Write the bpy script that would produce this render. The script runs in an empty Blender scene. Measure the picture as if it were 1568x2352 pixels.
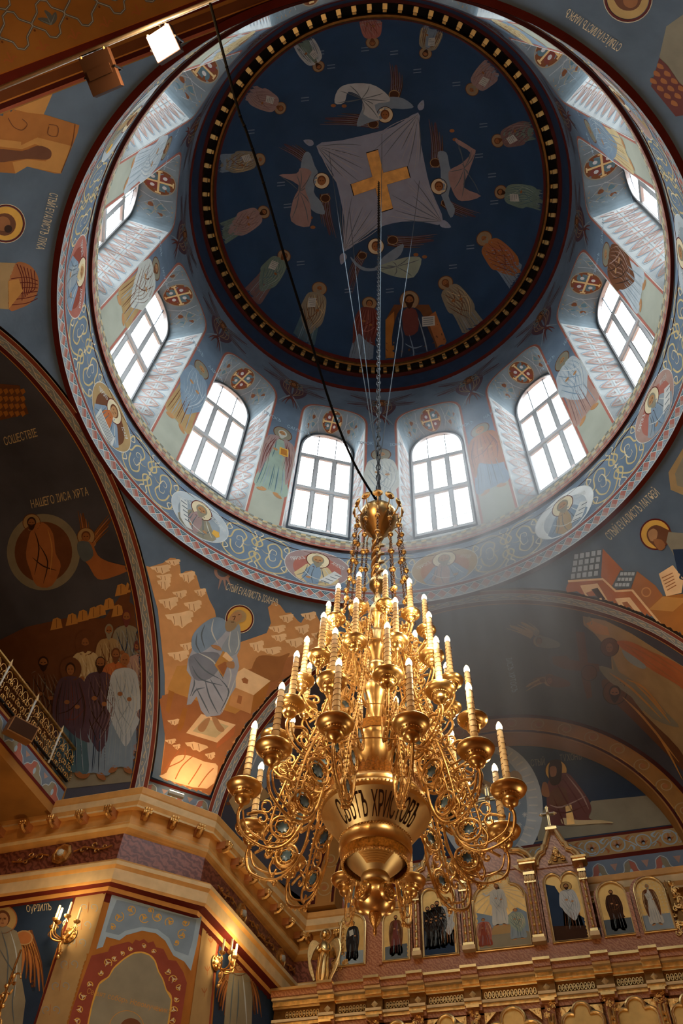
import bpy, math, random
from mathutils import Vector, Matrix
from mathutils.geometry import tessellate_polygon
random.seed(7)
sc = bpy.context.scene
COL = sc.collection
PI = math.pi
# ------------------------------------------------------------------ camera
CAM = Vector((1.58878, -5.16440, 1.6))
RX = Vector((0.9524103, 0.30187275, 0.04227841)).normalized()
UX = Vector((0.22364041, -0.78625855, 0.57600561)).normalized()
FX = Vector((-0.20712216, 0.53913851, 0.81635169)).normalized()
FPX = 1829.0
cd = bpy.data.cameras.new('camera')
cam = bpy.data.objects.new('camera', cd)
COL.objects.link(cam)
cd.sensor_fit = 'VERTICAL'
cd.sensor_height = 36.0
cd.sensor_width = 24.0
cd.lens = FPX / 2352 * 36
cd.clip_start = 0.02
cd.clip_end = 200
m = Matrix((RX, UX, -FX)).transposed().to_4x4()
m.translation = CAM
cam.matrix_world = m
sc.camera = cam
# ------------------------------------------------------------------ world, exposure
w = bpy.data.worlds.new('sky')
sc.world = w
w.use_nodes = True
SKY = 16.0               # bright overcast sky seen through the drum windows
nt = w.node_tree
bg = nt.nodes['Background']
geo = nt.nodes.new('ShaderNodeTexCoord')
sep = nt.nodes.new('ShaderNodeSeparateXYZ')
ramp = nt.nodes.new('ShaderNodeValToRGB')
ramp.color_ramp.elements[0].position = .0
ramp.color_ramp.elements[0].color = (.05, .055, .06, 1)
ramp.color_ramp.elements[1].position = .06
ramp.color_ramp.elements[1].color = (.90, .96, 1.0, 1)
nt.links.new(geo.outputs['Generated'], sep.inputs[0])
nt.links.new(sep.outputs['Z'], ramp.inputs['Fac'])
nt.links.new(ramp.outputs['Color'], bg.inputs['Color'])
bg.inputs['Strength'].default_value = SKY
vs = sc.view_settings
vs.view_transform = 'Standard'
vs.look = 'None'
vs.gamma = 1
vs.use_curve_mapping = False
vs.exposure = 0.0
BULB_LIGHT = 26.0
sc.cycles.use_denoising = True
sc.cycles.max_bounces = 6
sc.cycles.diffuse_bounces = 3
sc.cycles.glossy_bounces = 3
sc.cycles.transmission_bounces = 2
sc.cycles.volume_bounces = 0
sc.cycles.volume_step_rate = 3.0
sc.cycles.volume_max_steps = 96
sc.cycles.sample_clamp_indirect = 4.0
sc.cycles.caustics_reflective = False
sc.cycles.caustics_refractive = False


def lamp(name, kind, loc, energy, color, target=None, size=.1, spot=None, blend=.6, sizey=None):
    l = bpy.data.lights.new(name, kind)
    l.energy = energy
    l.color = color
    if kind == 'AREA':
        l.size = size
        if sizey:
            l.shape = 'RECTANGLE'
            l.size_y = sizey
    else:
        l.shadow_soft_size = size
    if kind == 'SPOT':
        l.spot_size = math.radians(spot)
        l.spot_blend = blend
    o = bpy.data.objects.new(name, l)
    COL.objects.link(o)
    o.location = loc
    if target is not None:
        d = Vector(target) - Vector(loc)
        o.rotation_euler = d.to_track_quat('-Z', 'Y').to_euler()
    return o


# light of the lamps the church has
WARM = (1.0, 0.60, 0.25)
lamp('cornice_lamp_light', 'SPOT', (-4.34, 4.40, 9.40), 42, (1.0, .56, .24), (-4.1, 4.3, 12.2), .15, 165, 1.0)
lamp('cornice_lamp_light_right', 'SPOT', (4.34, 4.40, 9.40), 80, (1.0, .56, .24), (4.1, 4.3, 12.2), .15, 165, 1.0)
# ------------------------------------------------------------------ materials
MATS = {}


def lin(h):
    out = []
    for i in (0, 2, 4):
        c = int(h[i:i + 2], 16) / 255
        out.append(c / 12.92 if c <= .04045 else ((c + .055) / 1.055) ** 2.4)
    return out


def mat(name, hexc, rough=.8, metal=0.0, vary=.16, scale=3.0, bump=0.0, emit=None, es=1.0, spec=None):
    if name in MATS:
        return MATS[name]
    mt = bpy.data.materials.new(name)
    mt.use_nodes = True
    nt = mt.node_tree
    b = nt.nodes['Principled BSDF']
    c = lin(hexc)
    b.inputs['Roughness'].default_value = rough
    b.inputs['Metallic'].default_value = metal
    if spec is not None:
        b.inputs['Specular IOR Level'].default_value = spec
    if vary:
        tc = nt.nodes.new('ShaderNodeTexCoord')
        nz = nt.nodes.new('ShaderNodeTexNoise')
        nz.inputs['Scale'].default_value = scale
        nz.inputs['Detail'].default_value = 5
        rp = nt.nodes.new('ShaderNodeValToRGB')
        rp.color_ramp.elements[0].position = .28
        rp.color_ramp.elements[1].position = .72
        rp.color_ramp.elements[0].color = [x * (1 - vary) for x in c] + [1]
        rp.color_ramp.elements[1].color = [min(1, x * (1 + vary) + vary * .01) for x in c] + [1]
        nt.links.new(tc.outputs['Object'], nz.inputs['Vector'])
        nt.links.new(nz.outputs['Fac'], rp.inputs['Fac'])
        nt.links.new(rp.outputs['Color'], b.inputs['Base Color'])
        if bump:
            bp = nt.nodes.new('ShaderNodeBump')
            bp.inputs['Strength'].default_value = bump
            bp.inputs['Distance'].default_value = .02
            n2 = nt.nodes.new('ShaderNodeTexNoise')
            n2.inputs['Scale'].default_value = scale * 9
            nt.links.new(tc.outputs['Object'], n2.inputs['Vector'])
            nt.links.new(n2.outputs['Fac'], bp.inputs['Height'])
            nt.links.new(bp.outputs['Normal'], b.inputs['Normal'])
    else:
        b.inputs['Base Color'].default_value = c + [1]
    if emit:
        b.inputs['Emission Color'].default_value = lin(emit) + [1]
        b.inputs['Emission Strength'].default_value = es
    MATS[name] = mt
    return mt


def marble(name, c1, c2, scale=2.0, rough=.35):
    if name in MATS:
        return MATS[name]
    mt = bpy.data.materials.new(name)
    mt.use_nodes = True
    nt = mt.node_tree
    b = nt.nodes['Principled BSDF']
    b.inputs['Roughness'].default_value = rough
    tc = nt.nodes.new('ShaderNodeTexCoord')
    mp = nt.nodes.new('ShaderNodeMapping')
    mp.inputs['Rotation'].default_value = (.4, .7, .5)
    wv = nt.nodes.new('ShaderNodeTexWave')
    wv.inputs['Scale'].default_value = scale
    wv.inputs['Distortion'].default_value = 9
    wv.inputs['Detail'].default_value = 4
    wv.inputs['Detail Scale'].default_value = 2.5
    rp = nt.nodes.new('ShaderNodeValToRGB')
    rp.color_ramp.elements[0].color = lin(c1) + [1]
    rp.color_ramp.elements[1].color = lin(c2) + [1]
    nt.links.new(tc.outputs['Object'], mp.inputs['Vector'])
    nt.links.new(mp.outputs['Vector'], wv.inputs['Vector'])
    nt.links.new(wv.outputs['Fac'], rp.inputs['Fac'])
    nt.links.new(rp.outputs['Color'], b.inputs['Base Color'])
    MATS[name] = mt
    return mt


P = {}
for n, h in dict(
        skyblue='5f7893', domeblue='2f5175', navy='26374f', paleblue='9db4c4', cream='d8caa6', goldleaf='b89a60',
        ochre='c08a45', ochre2='a86c2c', ochred='a5693c', orange='b5693a', rock='c99058', rocklt='ecc592', rockdk='9a6434', red='8c4432',
        redlt='a8685a', dkred='5c1c12', maroon='46140e', white='cdcfc9', offwhite='bfc1b8', grey='8f9aa0',
        greylt='b4bec2', greydk='5d686f', greyblue='7f93a4', stone='b3b4a6', green='6d8377', greenlt='94a596',
        brown='6b4227', dkbrown='3a2417', skin='b08358', skindk='96633a', pink='9c8480', pinkdk='7a605c',
        rose='a88a7e', black='1b1818', clothgrey='a3a6ad', clothdk='7b8089', teal='4f6c76', plum='56404a',
        taupe='98805f', wine='6c3a34', sand='c9b487', leaf='c6b280', tan='a88c60', steel='8a9aa4', pale='dfe3e0',
        khaki='8a8470', mid='6f7f92', wing='7a5a3a', wingdk='4b3023', cuff='d9a84a').items():
    P[n] = mat('paint_' + n, h, rough=.85, vary=.10, scale=4, spec=.2)
P['sill'] = mat('sill_plaster', '9a9e9c', .85, vary=.1)
P['cloth'] = mat('paint_cloth', '949fb4', .85, vary=.08, spec=.2)
P['wallblue'] = mat('plaster_blue', '687a8c', .85, vary=.2, scale=1.6, bump=.15, spec=.25)
P['pendblue'] = mat('plaster_pendentive_blue', '596978', .85, vary=.22, scale=1.2, bump=.15, spec=.25)
P['domebg'] = mat('plaster_dome_blue', '2c4766', .85, vary=.16, scale=1.0, bump=.1, spec=.25)
P['vaultbg'] = mat('plaster_vault_dark', '4a4c58', .85, vary=.3, scale=1.0, bump=.12, spec=.25)
P['plasterw'] = mat('plaster_white', 'cfd2cb', .8, vary=.12, scale=2, bump=.15)
P['groundgreen'] = mat('plaster_grey_green', 'a3a797', .85, vary=.12, scale=1.5)
P['goldm'] = mat('polished_gold', 'ecc987', .31, 1.0, vary=.12, scale=8)
P['goldd'] = mat('antique_gold', 'dcb26e', .38, 1.0, vary=.35, scale=14, bump=.25)
P['goldp'] = mat('gold_paint', 'd9a557', .5, .35, vary=.2, scale=6)
P['bronze'] = mat('dark_bronze', '6d4a22', .4, .9, vary=.25, scale=9)
P['moldcream'] = mat('moulding_cream', 'd8bd8c', .6, vary=.15, scale=5)
P['mold'] = mat('moulding_ochre', 'cf9a52', .6, vary=.15, scale=5)
P['iron'] = mat('black_iron', '1a1a1c', .5, .6, vary=.1)
P['blackcable'] = mat('black_cable', '060606', .9, 0, vary=0, spec=.1)
P['marble'] = marble('pink_marble', '96603c', 'bf8c62', 5.0)
P['marbleo'] = marble('orange_marble', '93532c', 'b87e50', 7.0, .4)
P['marbled'] = marble('dark_marble', '5c2c20', '8c5440', 4.0)
P['frame'] = mat('white_window_frame', 'd2d7d9', .55, vary=.08)
P['framedk'] = mat('grey_window_rebate', '4b5560', .6, vary=.1)
P['candle'] = mat('ivory_candle', 'e2cd9a', .5, vary=.08, emit='ffb060', es=.12)


def img(x, y):
    """direction of the view through a point of the photograph"""
    return (FX * FPX + RX * (x - 784) - UX * (y - 1176)).normalized()


def march(g, x, y, t0=1.0, t1=32.0, n=40):
    d = img(x, y)
    a = t0
    st = (t1 - t0) / n
    ga = g(CAM + d * a)
    while a < t1:
        b = a + st
        gb = g(CAM + d * b)
        if ga < 0 <= gb:
            for _ in range(18):
                mm = (a + b) / 2
                if g(CAM + d * mm) < 0:
                    a = mm
                else:
                    b = mm
            return CAM + d * ((a + b) / 2)
        a = b
        ga = gb
    return CAM + d * t1


def on_plane(x, y, n, dd):
    n = Vector(n)
    d = img(x, y)
    return CAM + d * ((dd - CAM.dot(n)) / d.dot(n))


# ------------------------------------------------------------------ measures
ZE, ZF, ZD0 = 13.22, 14.79, 22.60
RD, RE, RF, RG = 5.09, 5.0, 4.985, 4.93
RS, Z0, W0, RV = 6.6126, 9.0, 5.0, 4.27
DA, DC = 4.14, 3.15


def drum_r(z):
    return 4.93 - (z - 15.1) * .0462


def s_dome(x, y):
    p = march(lambda q: (q.x ** 2 + q.y ** 2) / DA ** 2 + ((q.z - ZD0) / DC) ** 2 - 1 if q.z > ZD0 - .3 else -1, x, y, 18, 27, 20)
    n = -Vector((p.x / DA ** 2, p.y / DA ** 2, (p.z - ZD0) / DC ** 2)).normalized()
    return p, n


def s_pend(x, y):
    d = img(x, y)
    o = CAM - Vector((0, 0, Z0))
    b = o.dot(d)
    c = o.dot(o) - RS * RS
    p = CAM + d * (-b + math.sqrt(b * b - c))
    return p, -(p - Vector((0, 0, Z0))).normalized()


def fv(Y):
    return RV - (Y - 5) * .215, Z0 + (Y - 5) * .11


def s_front(x, y):
    def g(q):
        if q.y < 4.6:
            return -1
        r, zc = fv(q.y)
        return math.hypot(q.x, q.z - zc) - r
    p = march(g, x, y, 8, 20, 30)
    r, zc = fv(p.y)
    return p, -Vector((p.x, .215 * r, p.z - zc)).normalized()


def s_left(x, y):
    p = march(lambda q: math.hypot(q.y, q.z - Z0) - RV if q.x < -4.6 else -1, x, y, 8, 22, 30)
    return p, -Vector((0, p.y, p.z - Z0)).normalized()


def s_back(x, y):
    p = march(lambda q: math.hypot(q.x, q.z - Z0) - RV if q.y < -4.6 else -1, x, y, 3, 22, 30)
    return p, -Vector((p.x, 0, p.z - Z0)).normalized()


def s_plane(n, dd):
    nn = Vector(n).normalized()

    def f(x, y):
        p = on_plane(x, y, nn, dd)
        return p, (-nn if nn.dot(p - CAM) > 0 else nn)
    return f


def s_drum(a0):
    """u metres to the right of azimuth a0 (degrees), v height"""
    def f(u, v):
        a = math.radians(a0) + u / 4.8
        r = drum_r(v)
        return Vector((r * math.sin(a), r * math.cos(a), v)), -Vector((math.sin(a), math.cos(a), .046)).normalized()
    return f


def s_cyl(a0, R):
    def f(u, v):
        a = math.radians(a0) + u / R
        return Vector((R * math.sin(a), R * math.cos(a), v)), -Vector((math.sin(a), math.cos(a), 0))
    return f


# ------------------------------------------------------------------ building meshes
def link(name, verts, faces, mats, mi=None, parent=None, smooth=False, **props):
    me = bpy.data.meshes.new(name)
    me.from_pydata([tuple(v) for v in verts], [], faces)
    for mt in mats:
        me.materials.append(mt)
    if mi:
        me.polygons.foreach_set('material_index', mi)
    if smooth:
        me.polygons.foreach_set('use_smooth', [True] * len(me.polygons))
    me.update()
    o = bpy.data.objects.new(name, me)
    COL.objects.link(o)
    if parent is not None:
        o.parent = parent
        o.matrix_parent_inverse = Matrix.Translation(parent.location).inverted()
    for k, v in props.items():
        o[k] = v
    return o


def structure(o):
    o['kind'] = 'structure'
    return o


def empty(name, loc, label=None, category=None, group=None, kind=None):
    o = bpy.data.objects.new(name, None)
    COL.objects.link(o)
    o.location = loc
    o.empty_display_size = .1
    if label:
        o['label'] = label
    if category:
        o['category'] = category
    if group:
        o['group'] = group
    if kind:
        o['kind'] = kind
    return o


def catmull(pts, closed, sub=4):
    n = len(pts)
    out = []
    rng = n if closed else n - 1
    for i in range(rng):
        p0 = pts[(i - 1) % n] if closed or i > 0 else pts[0]
        p1 = pts[i]
        p2 = pts[(i + 1) % n]
        p3 = pts[(i + 2) % n] if closed or i + 2 < n else pts[n - 1]
        for k in range(sub):
            t = k / sub
            out.append(tuple(.5 * (2 * b + (c - a) * t + (2 * a - 5 * b + 4 * c - d) * t * t + (3 * b - a - 3 * c + d) * t ** 3)
                             for a, b, c, d in zip(p0, p1, p2, p3)))
    if not closed:
        out.append(tuple(pts[-1]))
    return out


class Paint:
    """flat painted shapes laid on a curved wall"""

    def __init__(s, f, L, off=.004, step=.0011, clip=None):
        s.f, s.L, s.off, s.step, s.clip = f, L, off, step, clip
        s.V, s.F, s.MI, s.M, s.cache = [], [], [], [], {}
        s.T = (1, 0, 0, 1, 0, 0)
        s.base = 0

    def mi(s, m):
        if isinstance(m, str):
            m = P[m]
        if m not in s.M:
            s.M.append(m)
        return s.M.index(m)

    def tf(s, p):
        a, b, c, d, e, f = s.T
        return (a * p[0] + c * p[1] + e, b * p[0] + d * p[1] + f)

    def local(s, hx, hy, fx, fy, wk=1.0, flip=1):
        dx, dy = fx - hx, fy - hy
        s.T = (dy * wk * flip, -dx * wk * flip, dx, dy, hx, hy)

    def reset(s):
        s.T = (1, 0, 0, 1, 0, 0)

    def v(s, p, layer):
        k = (round(p[0], 4), round(p[1], 4), layer)
        i = s.cache.get(k)
        if i is None:
            q, n = s.f(p[0], p[1])
            s.V.append(q + n * (s.off + s.step * layer))
            i = len(s.V) - 1
            s.cache[k] = i
        return i

    def tri(s, a, b, c, m, layer, dep=0):
        L = s.L
        la = (b[0] - c[0]) ** 2 + (b[1] - c[1]) ** 2
        lb = (a[0] - c[0]) ** 2 + (a[1] - c[1]) ** 2
        lc = (b[0] - a[0]) ** 2 + (b[1] - a[1]) ** 2
        mx = max(la, lb, lc)
        if mx > L * L and dep < 14:
            if mx == la:
                a, b, c = b, c, a
            elif mx == lb:
                a, b, c = c, a, b
            mm = ((a[0] + b[0]) / 2, (a[1] + b[1]) / 2)
            s.tri(a, mm, c, m, layer, dep + 1)
            s.tri(mm, b, c, m, layer, dep + 1)
            return
        ids = (s.v(a, layer), s.v(b, layer), s.v(c, layer))
        if s.clip and not all(s.clip(s.V[i]) for i in ids):
            return
        s.F.append(ids)
        s.MI.append(m)

    def poly(s, pts, m, layer=0, smooth=False, holes=()):
        layer += s.base
        m = s.mi(m)
        loops = [list(pts)] + [list(h) for h in holes]
        if smooth:
            loops = [catmull(l, True, 3) for l in loops]
        loops = [[s.tf(p) for p in l] for l in loops]
        flat = [p for l in loops for p in l]
        for t in tessellate_polygon([[Vector((p[0], p[1], 0)) for p in l] for l in loops]):
            s.tri(flat[t[0]], flat[t[1]], flat[t[2]], m, layer)

    def stroke(s, pts, w, m, layer=1, closed=False, taper=0, smooth=True):
        """taper 0 none, 1 towards the end, 2 both ends"""
        layer += s.base
        m = s.mi(m)
        if smooth and len(pts) > 2:
            pts = catmull(pts, closed, 4)
        n = len(pts)
        if n < 2:
            return
        lf, rt = [], []
        for i in range(n):
            a = pts[i - 1] if (closed or i > 0) else pts[i]
            b = pts[(i + 1) % n] if (closed or i < n - 1) else pts[i]
            dx, dy = b[0] - a[0], b[1] - a[1]
            l = math.hypot(dx, dy) or 1
            k = w / 2
            t = i / (n - 1)
            if taper == 1:
                k *= 1 - .85 * t
            elif taper == 2:
                k *= max(.12, math.sin(PI * t)) ** .7
            lf.append(s.tf((pts[i][0] - dy / l * k, pts[i][1] + dx / l * k)))
            rt.append(s.tf((pts[i][0] + dy / l * k, pts[i][1] - dx / l * k)))
        for i in range(n if closed else n - 1):
            j = (i + 1) % n
            s.tri(lf[i], lf[j], rt[j], m, layer)
            s.tri(lf[i], rt[j], rt[i], m, layer)

    def circ(s, cx, cy, r, m, layer=0, ry=None, n=24, a0=0, a1=360, rot=0):
        ry = ry or r
        cr, sr = math.cos(rot), math.sin(rot)
        pts = []
        for i in range(n if a1 - a0 == 360 else n + 1):
            a = math.radians(a0 + (a1 - a0) * i / n)
            x, y = r * math.cos(a), ry * math.sin(a)
            pts.append((cx + x * cr - y * sr, cy + x * sr + y * cr))
        s.poly(pts, m, layer)

    def ring(s, cx, cy, r, w, m, layer=1, ry=None, n=28):
        ry = ry or r
        s.stroke([(cx + r * math.cos(2 * PI * i / n), cy + ry * math.sin(2 * PI * i / n)) for i in range(n)], w, m, layer, True, smooth=False)

    def text(s, body, cx, cy, h, m, layer=2, rot=0, cond=.6, mirror=1):
        layer += s.base
        m = s.mi(m)
        vs_, fs = glyphs(body)
        cr, sr = math.cos(rot), math.sin(rot)
        w_ = max(v[0] for v in vs_) if vs_ else 1
        q = []
        for v in vs_:
            x, y = (v[0] - w_ / 2) * h * cond * 1.35, (v[1] - .35) * h * 1.35 * mirror
            q.append(s.tf((cx + x * cr - y * sr, cy + x * sr + y * cr)))
        for f in fs:
            for k in range(1, len(f) - 1):
                s.tri(q[f[0]], q[f[k]], q[f[k + 1]], m, layer)

    def done(s, name, parent=None, **props):
        return link(name, s.V, s.F, s.M, s.MI, parent, **props)


GC = {}


def raw_glyphs(body):
    c = bpy.data.curves.new('t', 'FONT')
    c.body = body
    c.resolution_u = 2
    o = bpy.data.objects.new('t', c)
    COL.objects.link(o)
    dg = bpy.context.evaluated_depsgraph_get()
    me = bpy.data.meshes.new_from_object(o.evaluated_get(dg))
    me.calc_loop_triangles()
    r = ([tuple(v.co) for v in me.vertices], [tuple(p.vertices) for p in me.loop_triangles])
    bpy.data.objects.remove(o)
    bpy.data.curves.remove(c)
    bpy.data.meshes.remove(me)
    return r


def one_glyph(c):
    """outline of one letter moved to x = 0; the hard and soft signs are built from the letter Р turned over"""
    if c in 'ЬЪЫѢьъ':
        V, F = raw_glyphs('Р')
        x0 = min(v[0] for v in V)
        V = [(v[0] - x0, .73 - v[1], 0) for v in V]
        F = list(F)
        wd = max(v[0] for v in V)
        sh = 0

        def bar(xa, xb, ya, yb):
            b_ = len(V)
            V.extend([(xa, ya, 0), (xb, ya, 0), (xb, yb, 0), (xa, yb, 0)])
            F.extend([(b_, b_ + 1, b_ + 2), (b_, b_ + 2, b_ + 3)])
        if c in 'Ъъ':
            bar(-.16, .02, .65, .73)
            sh = .16
        elif c == 'Ѣ':
            bar(-.14, .28, .50, .57)
            sh = .14
        elif c == 'Ы':
            bar(wd + .08, wd + .17, 0, .73)
        k = .62 if c in 'ьъ' else 1
        V = [((v[0] + sh) * k, v[1] * k, 0) for v in V]
        return V, F
    V, F = raw_glyphs(c)
    if not V:
        return [], []
    x0 = min(v[0] for v in V)
    return [(v[0] - x0, v[1], 0) for v in V], F


def glyphs(body):
    if body in GC:
        return GC[body]
    V, F = [], []
    x = 0
    for c in body:
        if c == ' ':
            x += .32
            continue
        if c not in GC:
            GC[c] = one_glyph(c)
        v, f = GC[c]
        if not v:
            continue
        b_ = len(V)
        V += [(p[0] + x, p[1], 0) for p in v]
        F += [tuple(i + b_ for i in q) for q in f]
        x += max(p[0] for p in v) + .10
    GC[body] = (V, F)
    return GC[body]


class MB:
    """collects solid shapes into one mesh"""

    def __init__(s):
        s.V, s.F, s.MI, s.M = [], [], [], []

    def add(s, V, F, m):
        if isinstance(m, str):
            m = P[m]
        if m not in s.M:
            s.M.append(m)
        b = len(s.V)
        s.V += [Vector(v) for v in V]
        s.F += [tuple(i + b for i in f) for f in F]
        s.MI += [s.M.index(m)] * len(F)

    def box(s, c, d, m, ax=None):
        c = Vector(c)
        ax = ax or (Vector((1, 0, 0)), Vector((0, 1, 0)), Vector((0, 0, 1)))
        V = []
        for k in (-1, 1):
            for j in (-1, 1):
                for i in (-1, 1):
                    V.append(c + ax[0] * (i * d[0] / 2) + ax[1] * (j * d[1] / 2) + ax[2] * (k * d[2] / 2))
        s.add(V, [(0, 2, 3, 1), (4, 5, 7, 6), (0, 1, 5, 4), (2, 6, 7, 3), (0, 4, 6, 2), (1, 3, 7, 5)], m)

    def lathe(s, prof, c, m, n=32, ax=None, caps=True):
        c = Vector(c)
        ax = ax or (Vector((1, 0, 0)), Vector((0, 1, 0)), Vector((0, 0, 1)))
        V, F = [], []
        for r, z in prof:
            for i in range(n):
                a = 2 * PI * i / n
                V.append(c + ax[0] * (r * math.cos(a)) + ax[1] * (r * math.sin(a)) + ax[2] * z)
        for k in range(len(prof) - 1):
            for i in range(n):
                j = (i + 1) % n
                F.append((k * n + i, k * n + j, (k + 1) * n + j, (k + 1) * n + i))
        if caps:
            F.append(tuple(range(n - 1, -1, -1)))
            F.append(tuple((len(prof) - 1) * n + i for i in range(n)))
        s.add(V, F, m)

    def tube(s, pts, r, m, n=8, smooth=True, sub=4, closed=False, taper=None, flat=1.0):
        pts = [tuple(p) for p in pts]
        if smooth and len(pts) > 2:
            pts = catmull(pts, closed, sub)
        pts = [Vector(p) for p in pts]
        V, F = [], []
        N = len(pts)
        up = Vector((0, 0, 1))
        side = None
        for i, p in enumerate(pts):
            a = pts[i - 1] if (closed or i > 0) else p
            b = pts[(i + 1) % N] if (closed or i < N - 1) else p
            t = (b - a)
            t = t.normalized() if t.length else Vector((0, 0, 1))
            if side is None:
                side = t.cross(up)
                if side.length < .1:
                    side = t.cross(Vector((1, 0, 0)))
            side = (side - t * side.dot(t)).normalized()
            u2 = t.cross(side)
            rr = r
            if taper:
                rr = r * (taper[0] + (taper[1] - taper[0]) * i / max(1, N - 1))
            for k in range(n):
                an = 2 * PI * k / n
                V.append(p + side * (rr * flat * math.cos(an)) + u2 * (rr * math.sin(an)))
        for i in range(N if closed else N - 1):
            j = (i + 1) % N
            for k in range(n):
                l = (k + 1) % n
                F.append((i * n + k, i * n + l, j * n + l, j * n + k))
        if not closed:
            F.append(tuple(range(n - 1, -1, -1)))
            F.append(tuple((N - 1) * n + k for k in range(n)))
        s.add(V, F, m)

    def ball(s, c, r, m, n=12, sz=1.0):
        prof = [(max(1e-4, r * math.sin(PI * i / 8)), -r * sz * math.cos(PI * i / 8)) for i in range(9)]
        s.lathe(prof, c, m, n, caps=False)

    def prism(s, pts, y0, y1, m, f=None, holes=()):
        """outline in (x, z) run from y0 to y1; f maps (x, y, z) to a point"""
        f = f or (lambda x, y, z: Vector((x, y, z)))
        loops = [list(pts)] + [list(h) for h in holes]
        flat = [p for l in loops for p in l]
        tr = tessellate_polygon([[Vector((p[0], p[1], 0)) for p in l] for l in loops])
        n = len(flat)
        V = [f(p[0], y0, p[1]) for p in flat] + [f(p[0], y1, p[1]) for p in flat]
        F = [tuple(t) for t in tr] + [tuple(i + n for i in reversed(t)) for t in tr]
        b = 0
        for l in loops:
            k = len(l)
            for i in range(k):
                j = (i + 1) % k
                F.append((b + i, b + j, n + b + j, n + b + i))
            b += k
        s.add(V, F, m)

    def done(s, name, parent=None, smooth=False, **props):
        o = link(name, s.V, s.F, s.M, s.MI, parent, smooth, **props)
        if smooth:
            o.data.set_sharp_from_angle(angle=math.radians(50))
        return o


def band(f, u0, u1, n, v0, v1, m, name, parent=None, k=1, off=0.0):
    V, F = [], []
    for i in range(n + 1):
        for j in range(k + 1):
            p, nn = f(u0 + (u1 - u0) * i / n, v0 + (v1 - v0) * j / k)
            V.append(p + nn * off)
    for i in range(n):
        for j in range(k):
            a = i * (k + 1) + j
            F.append((a, a + 1, a + k + 2, a + k + 1))
    return link(name, V, F, [P[m] if isinstance(m, str) else m], None, parent, True)


def copy_obj(o, parent, rotz=None, loc=None):
    c = o.copy()
    COL.objects.link(c)
    c.parent = parent
    return c
# ================================================================== STRUCTURE
def revolve(prof, mats, name, n=288, parent=None):
    """prof: (r, z); mats: one per band between profile points"""
    V, F, MI, M = [], [], [], []
    for k in range(len(prof) - 1):
        mt = P[mats[k]] if isinstance(mats[k], str) else mats[k]
        if mt not in M:
            M.append(mt)
        b = len(V)
        for r, z in (prof[k], prof[k + 1]):
            for i in range(n):
                a = 2 * PI * i / n
                V.append((r * math.sin(a), r * math.cos(a), z))
        for i in range(n):
            j = (i + 1) % n
            F.append((b + i, b + j, b + n + j, b + n + i))
            MI.append(M.index(mt))
    return link(name, V, F, M, MI, parent, True)


# --- the dome itself
V, F = [], []
NA, NB = 192, 48
for j in range(NB + 1):
    t = PI / 2 * j / NB
    for i in range(NA):
        a = 2 * PI * i / NA
        V.append((DA * math.cos(t) * math.sin(a), DA * math.cos(t) * math.cos(a), ZD0 + DC * math.sin(t)))
for j in range(NB):
    for i in range(NA):
        k = (i + 1) % NA
        F.append((j * NA + i, j * NA + k, (j + 1) * NA + k, (j + 1) * NA + i))
dome = structure(link('ceiling', V, F, [P['domebg']], None, None, True))
dome['label'] = 'dark blue painted dome over the round drum'

# --- cornice ring under the dome, with gilt blocks
cor = structure(revolve(
    [(4.63, 21.60), (4.615, 21.72), (4.60, 21.76), (4.57, 22.02), (4.53, 22.30), (4.52, 22.36), (4.46, 22.40), (4.45, 22.56), (4.27, 22.57),
     (4.26, 22.44), (4.235, 22.40), (4.19, 22.41), (4.16, 22.46), (4.13, 22.63)],
    ['dkred', 'dkred', 'navy', 'navy', 'maroon', 'maroon', 'bronze', 'black', 'bronze', 'bronze', 'bronze', 'bronze', 'dkred'], 'trim_1'))
cor['label'] = 'dark moulded cornice ring with gilt blocks below the dome'
mb = MB()
mb.box((0, 4.385, 22.50), (.105, .105, .12), 'goldm')
mb.box((0, 4.425, 22.44), (.09, .04, .04), 'goldm')
mb.box((0, 4.30, 22.50), (.085, .045, .08), 'goldd')
den = mb.done('gilt_block', cor)
for i in range(1, 80):
    c = copy_obj(den, cor)
    c.rotation_euler.z = math.radians(4.5 * i)

# --- drum wall with twelve arched windows
HW, SP, TP = .83, 19.72, 20.45


def arch_pts(hw, sill, sp, top, n, k=20, zlow=None):
    pts = [(-hw, sill), (-hw, sill + (sp - sill) * .33), (-hw, sill + (sp - sill) * .66)]
    for i in range(k + 1):
        a = PI - PI * i / k
        c, s_ = math.cos(a), math.sin(a)
        pts.append((hw * math.copysign(abs(c) ** (2 / n), c), sp + (top - sp) * abs(s_) ** (2 / n)))
    pts += [(hw, sill + (sp - sill) * .66), (hw, sill + (sp - sill) * .33), (hw, sill)]
    return pts


INN = arch_pts(HW, 15.12, SP, TP, 2.7)
OUT = arch_pts(.74, 16.12, 19.72, 20.62, 2.25)
OD = 5.62
SEC = 4.8 * math.radians(15)
GZ = 16.7
pale_reveal = mat('reveal_plaster', 'a2a8a8', .8, vary=.12, scale=3, bump=.1)
revealblue = mat('reveal_top_blue', '65757d', .85, vary=.2, scale=3)
pane_mat = bpy.data.materials.new('clear_window_glass')
pane_mat.use_nodes = True
_nt = pane_mat.node_tree
_nt.nodes.remove(_nt.nodes['Principled BSDF'])
_tr = _nt.nodes.new('ShaderNodeBsdfTransparent')
_tr.inputs[0].default_value = (.95, .97, .98, 1)
_gl = _nt.nodes.new('ShaderNodeBsdfGlossy')
_gl.inputs['Roughness'].default_value = .05
_mx = _nt.nodes.new('ShaderNodeMixShader')
_mx.inputs[0].default_value = .05
_nt.links.new(_tr.outputs[0], _mx.inputs[1])
_nt.links.new(_gl.outputs[0], _mx.inputs[2])
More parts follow.
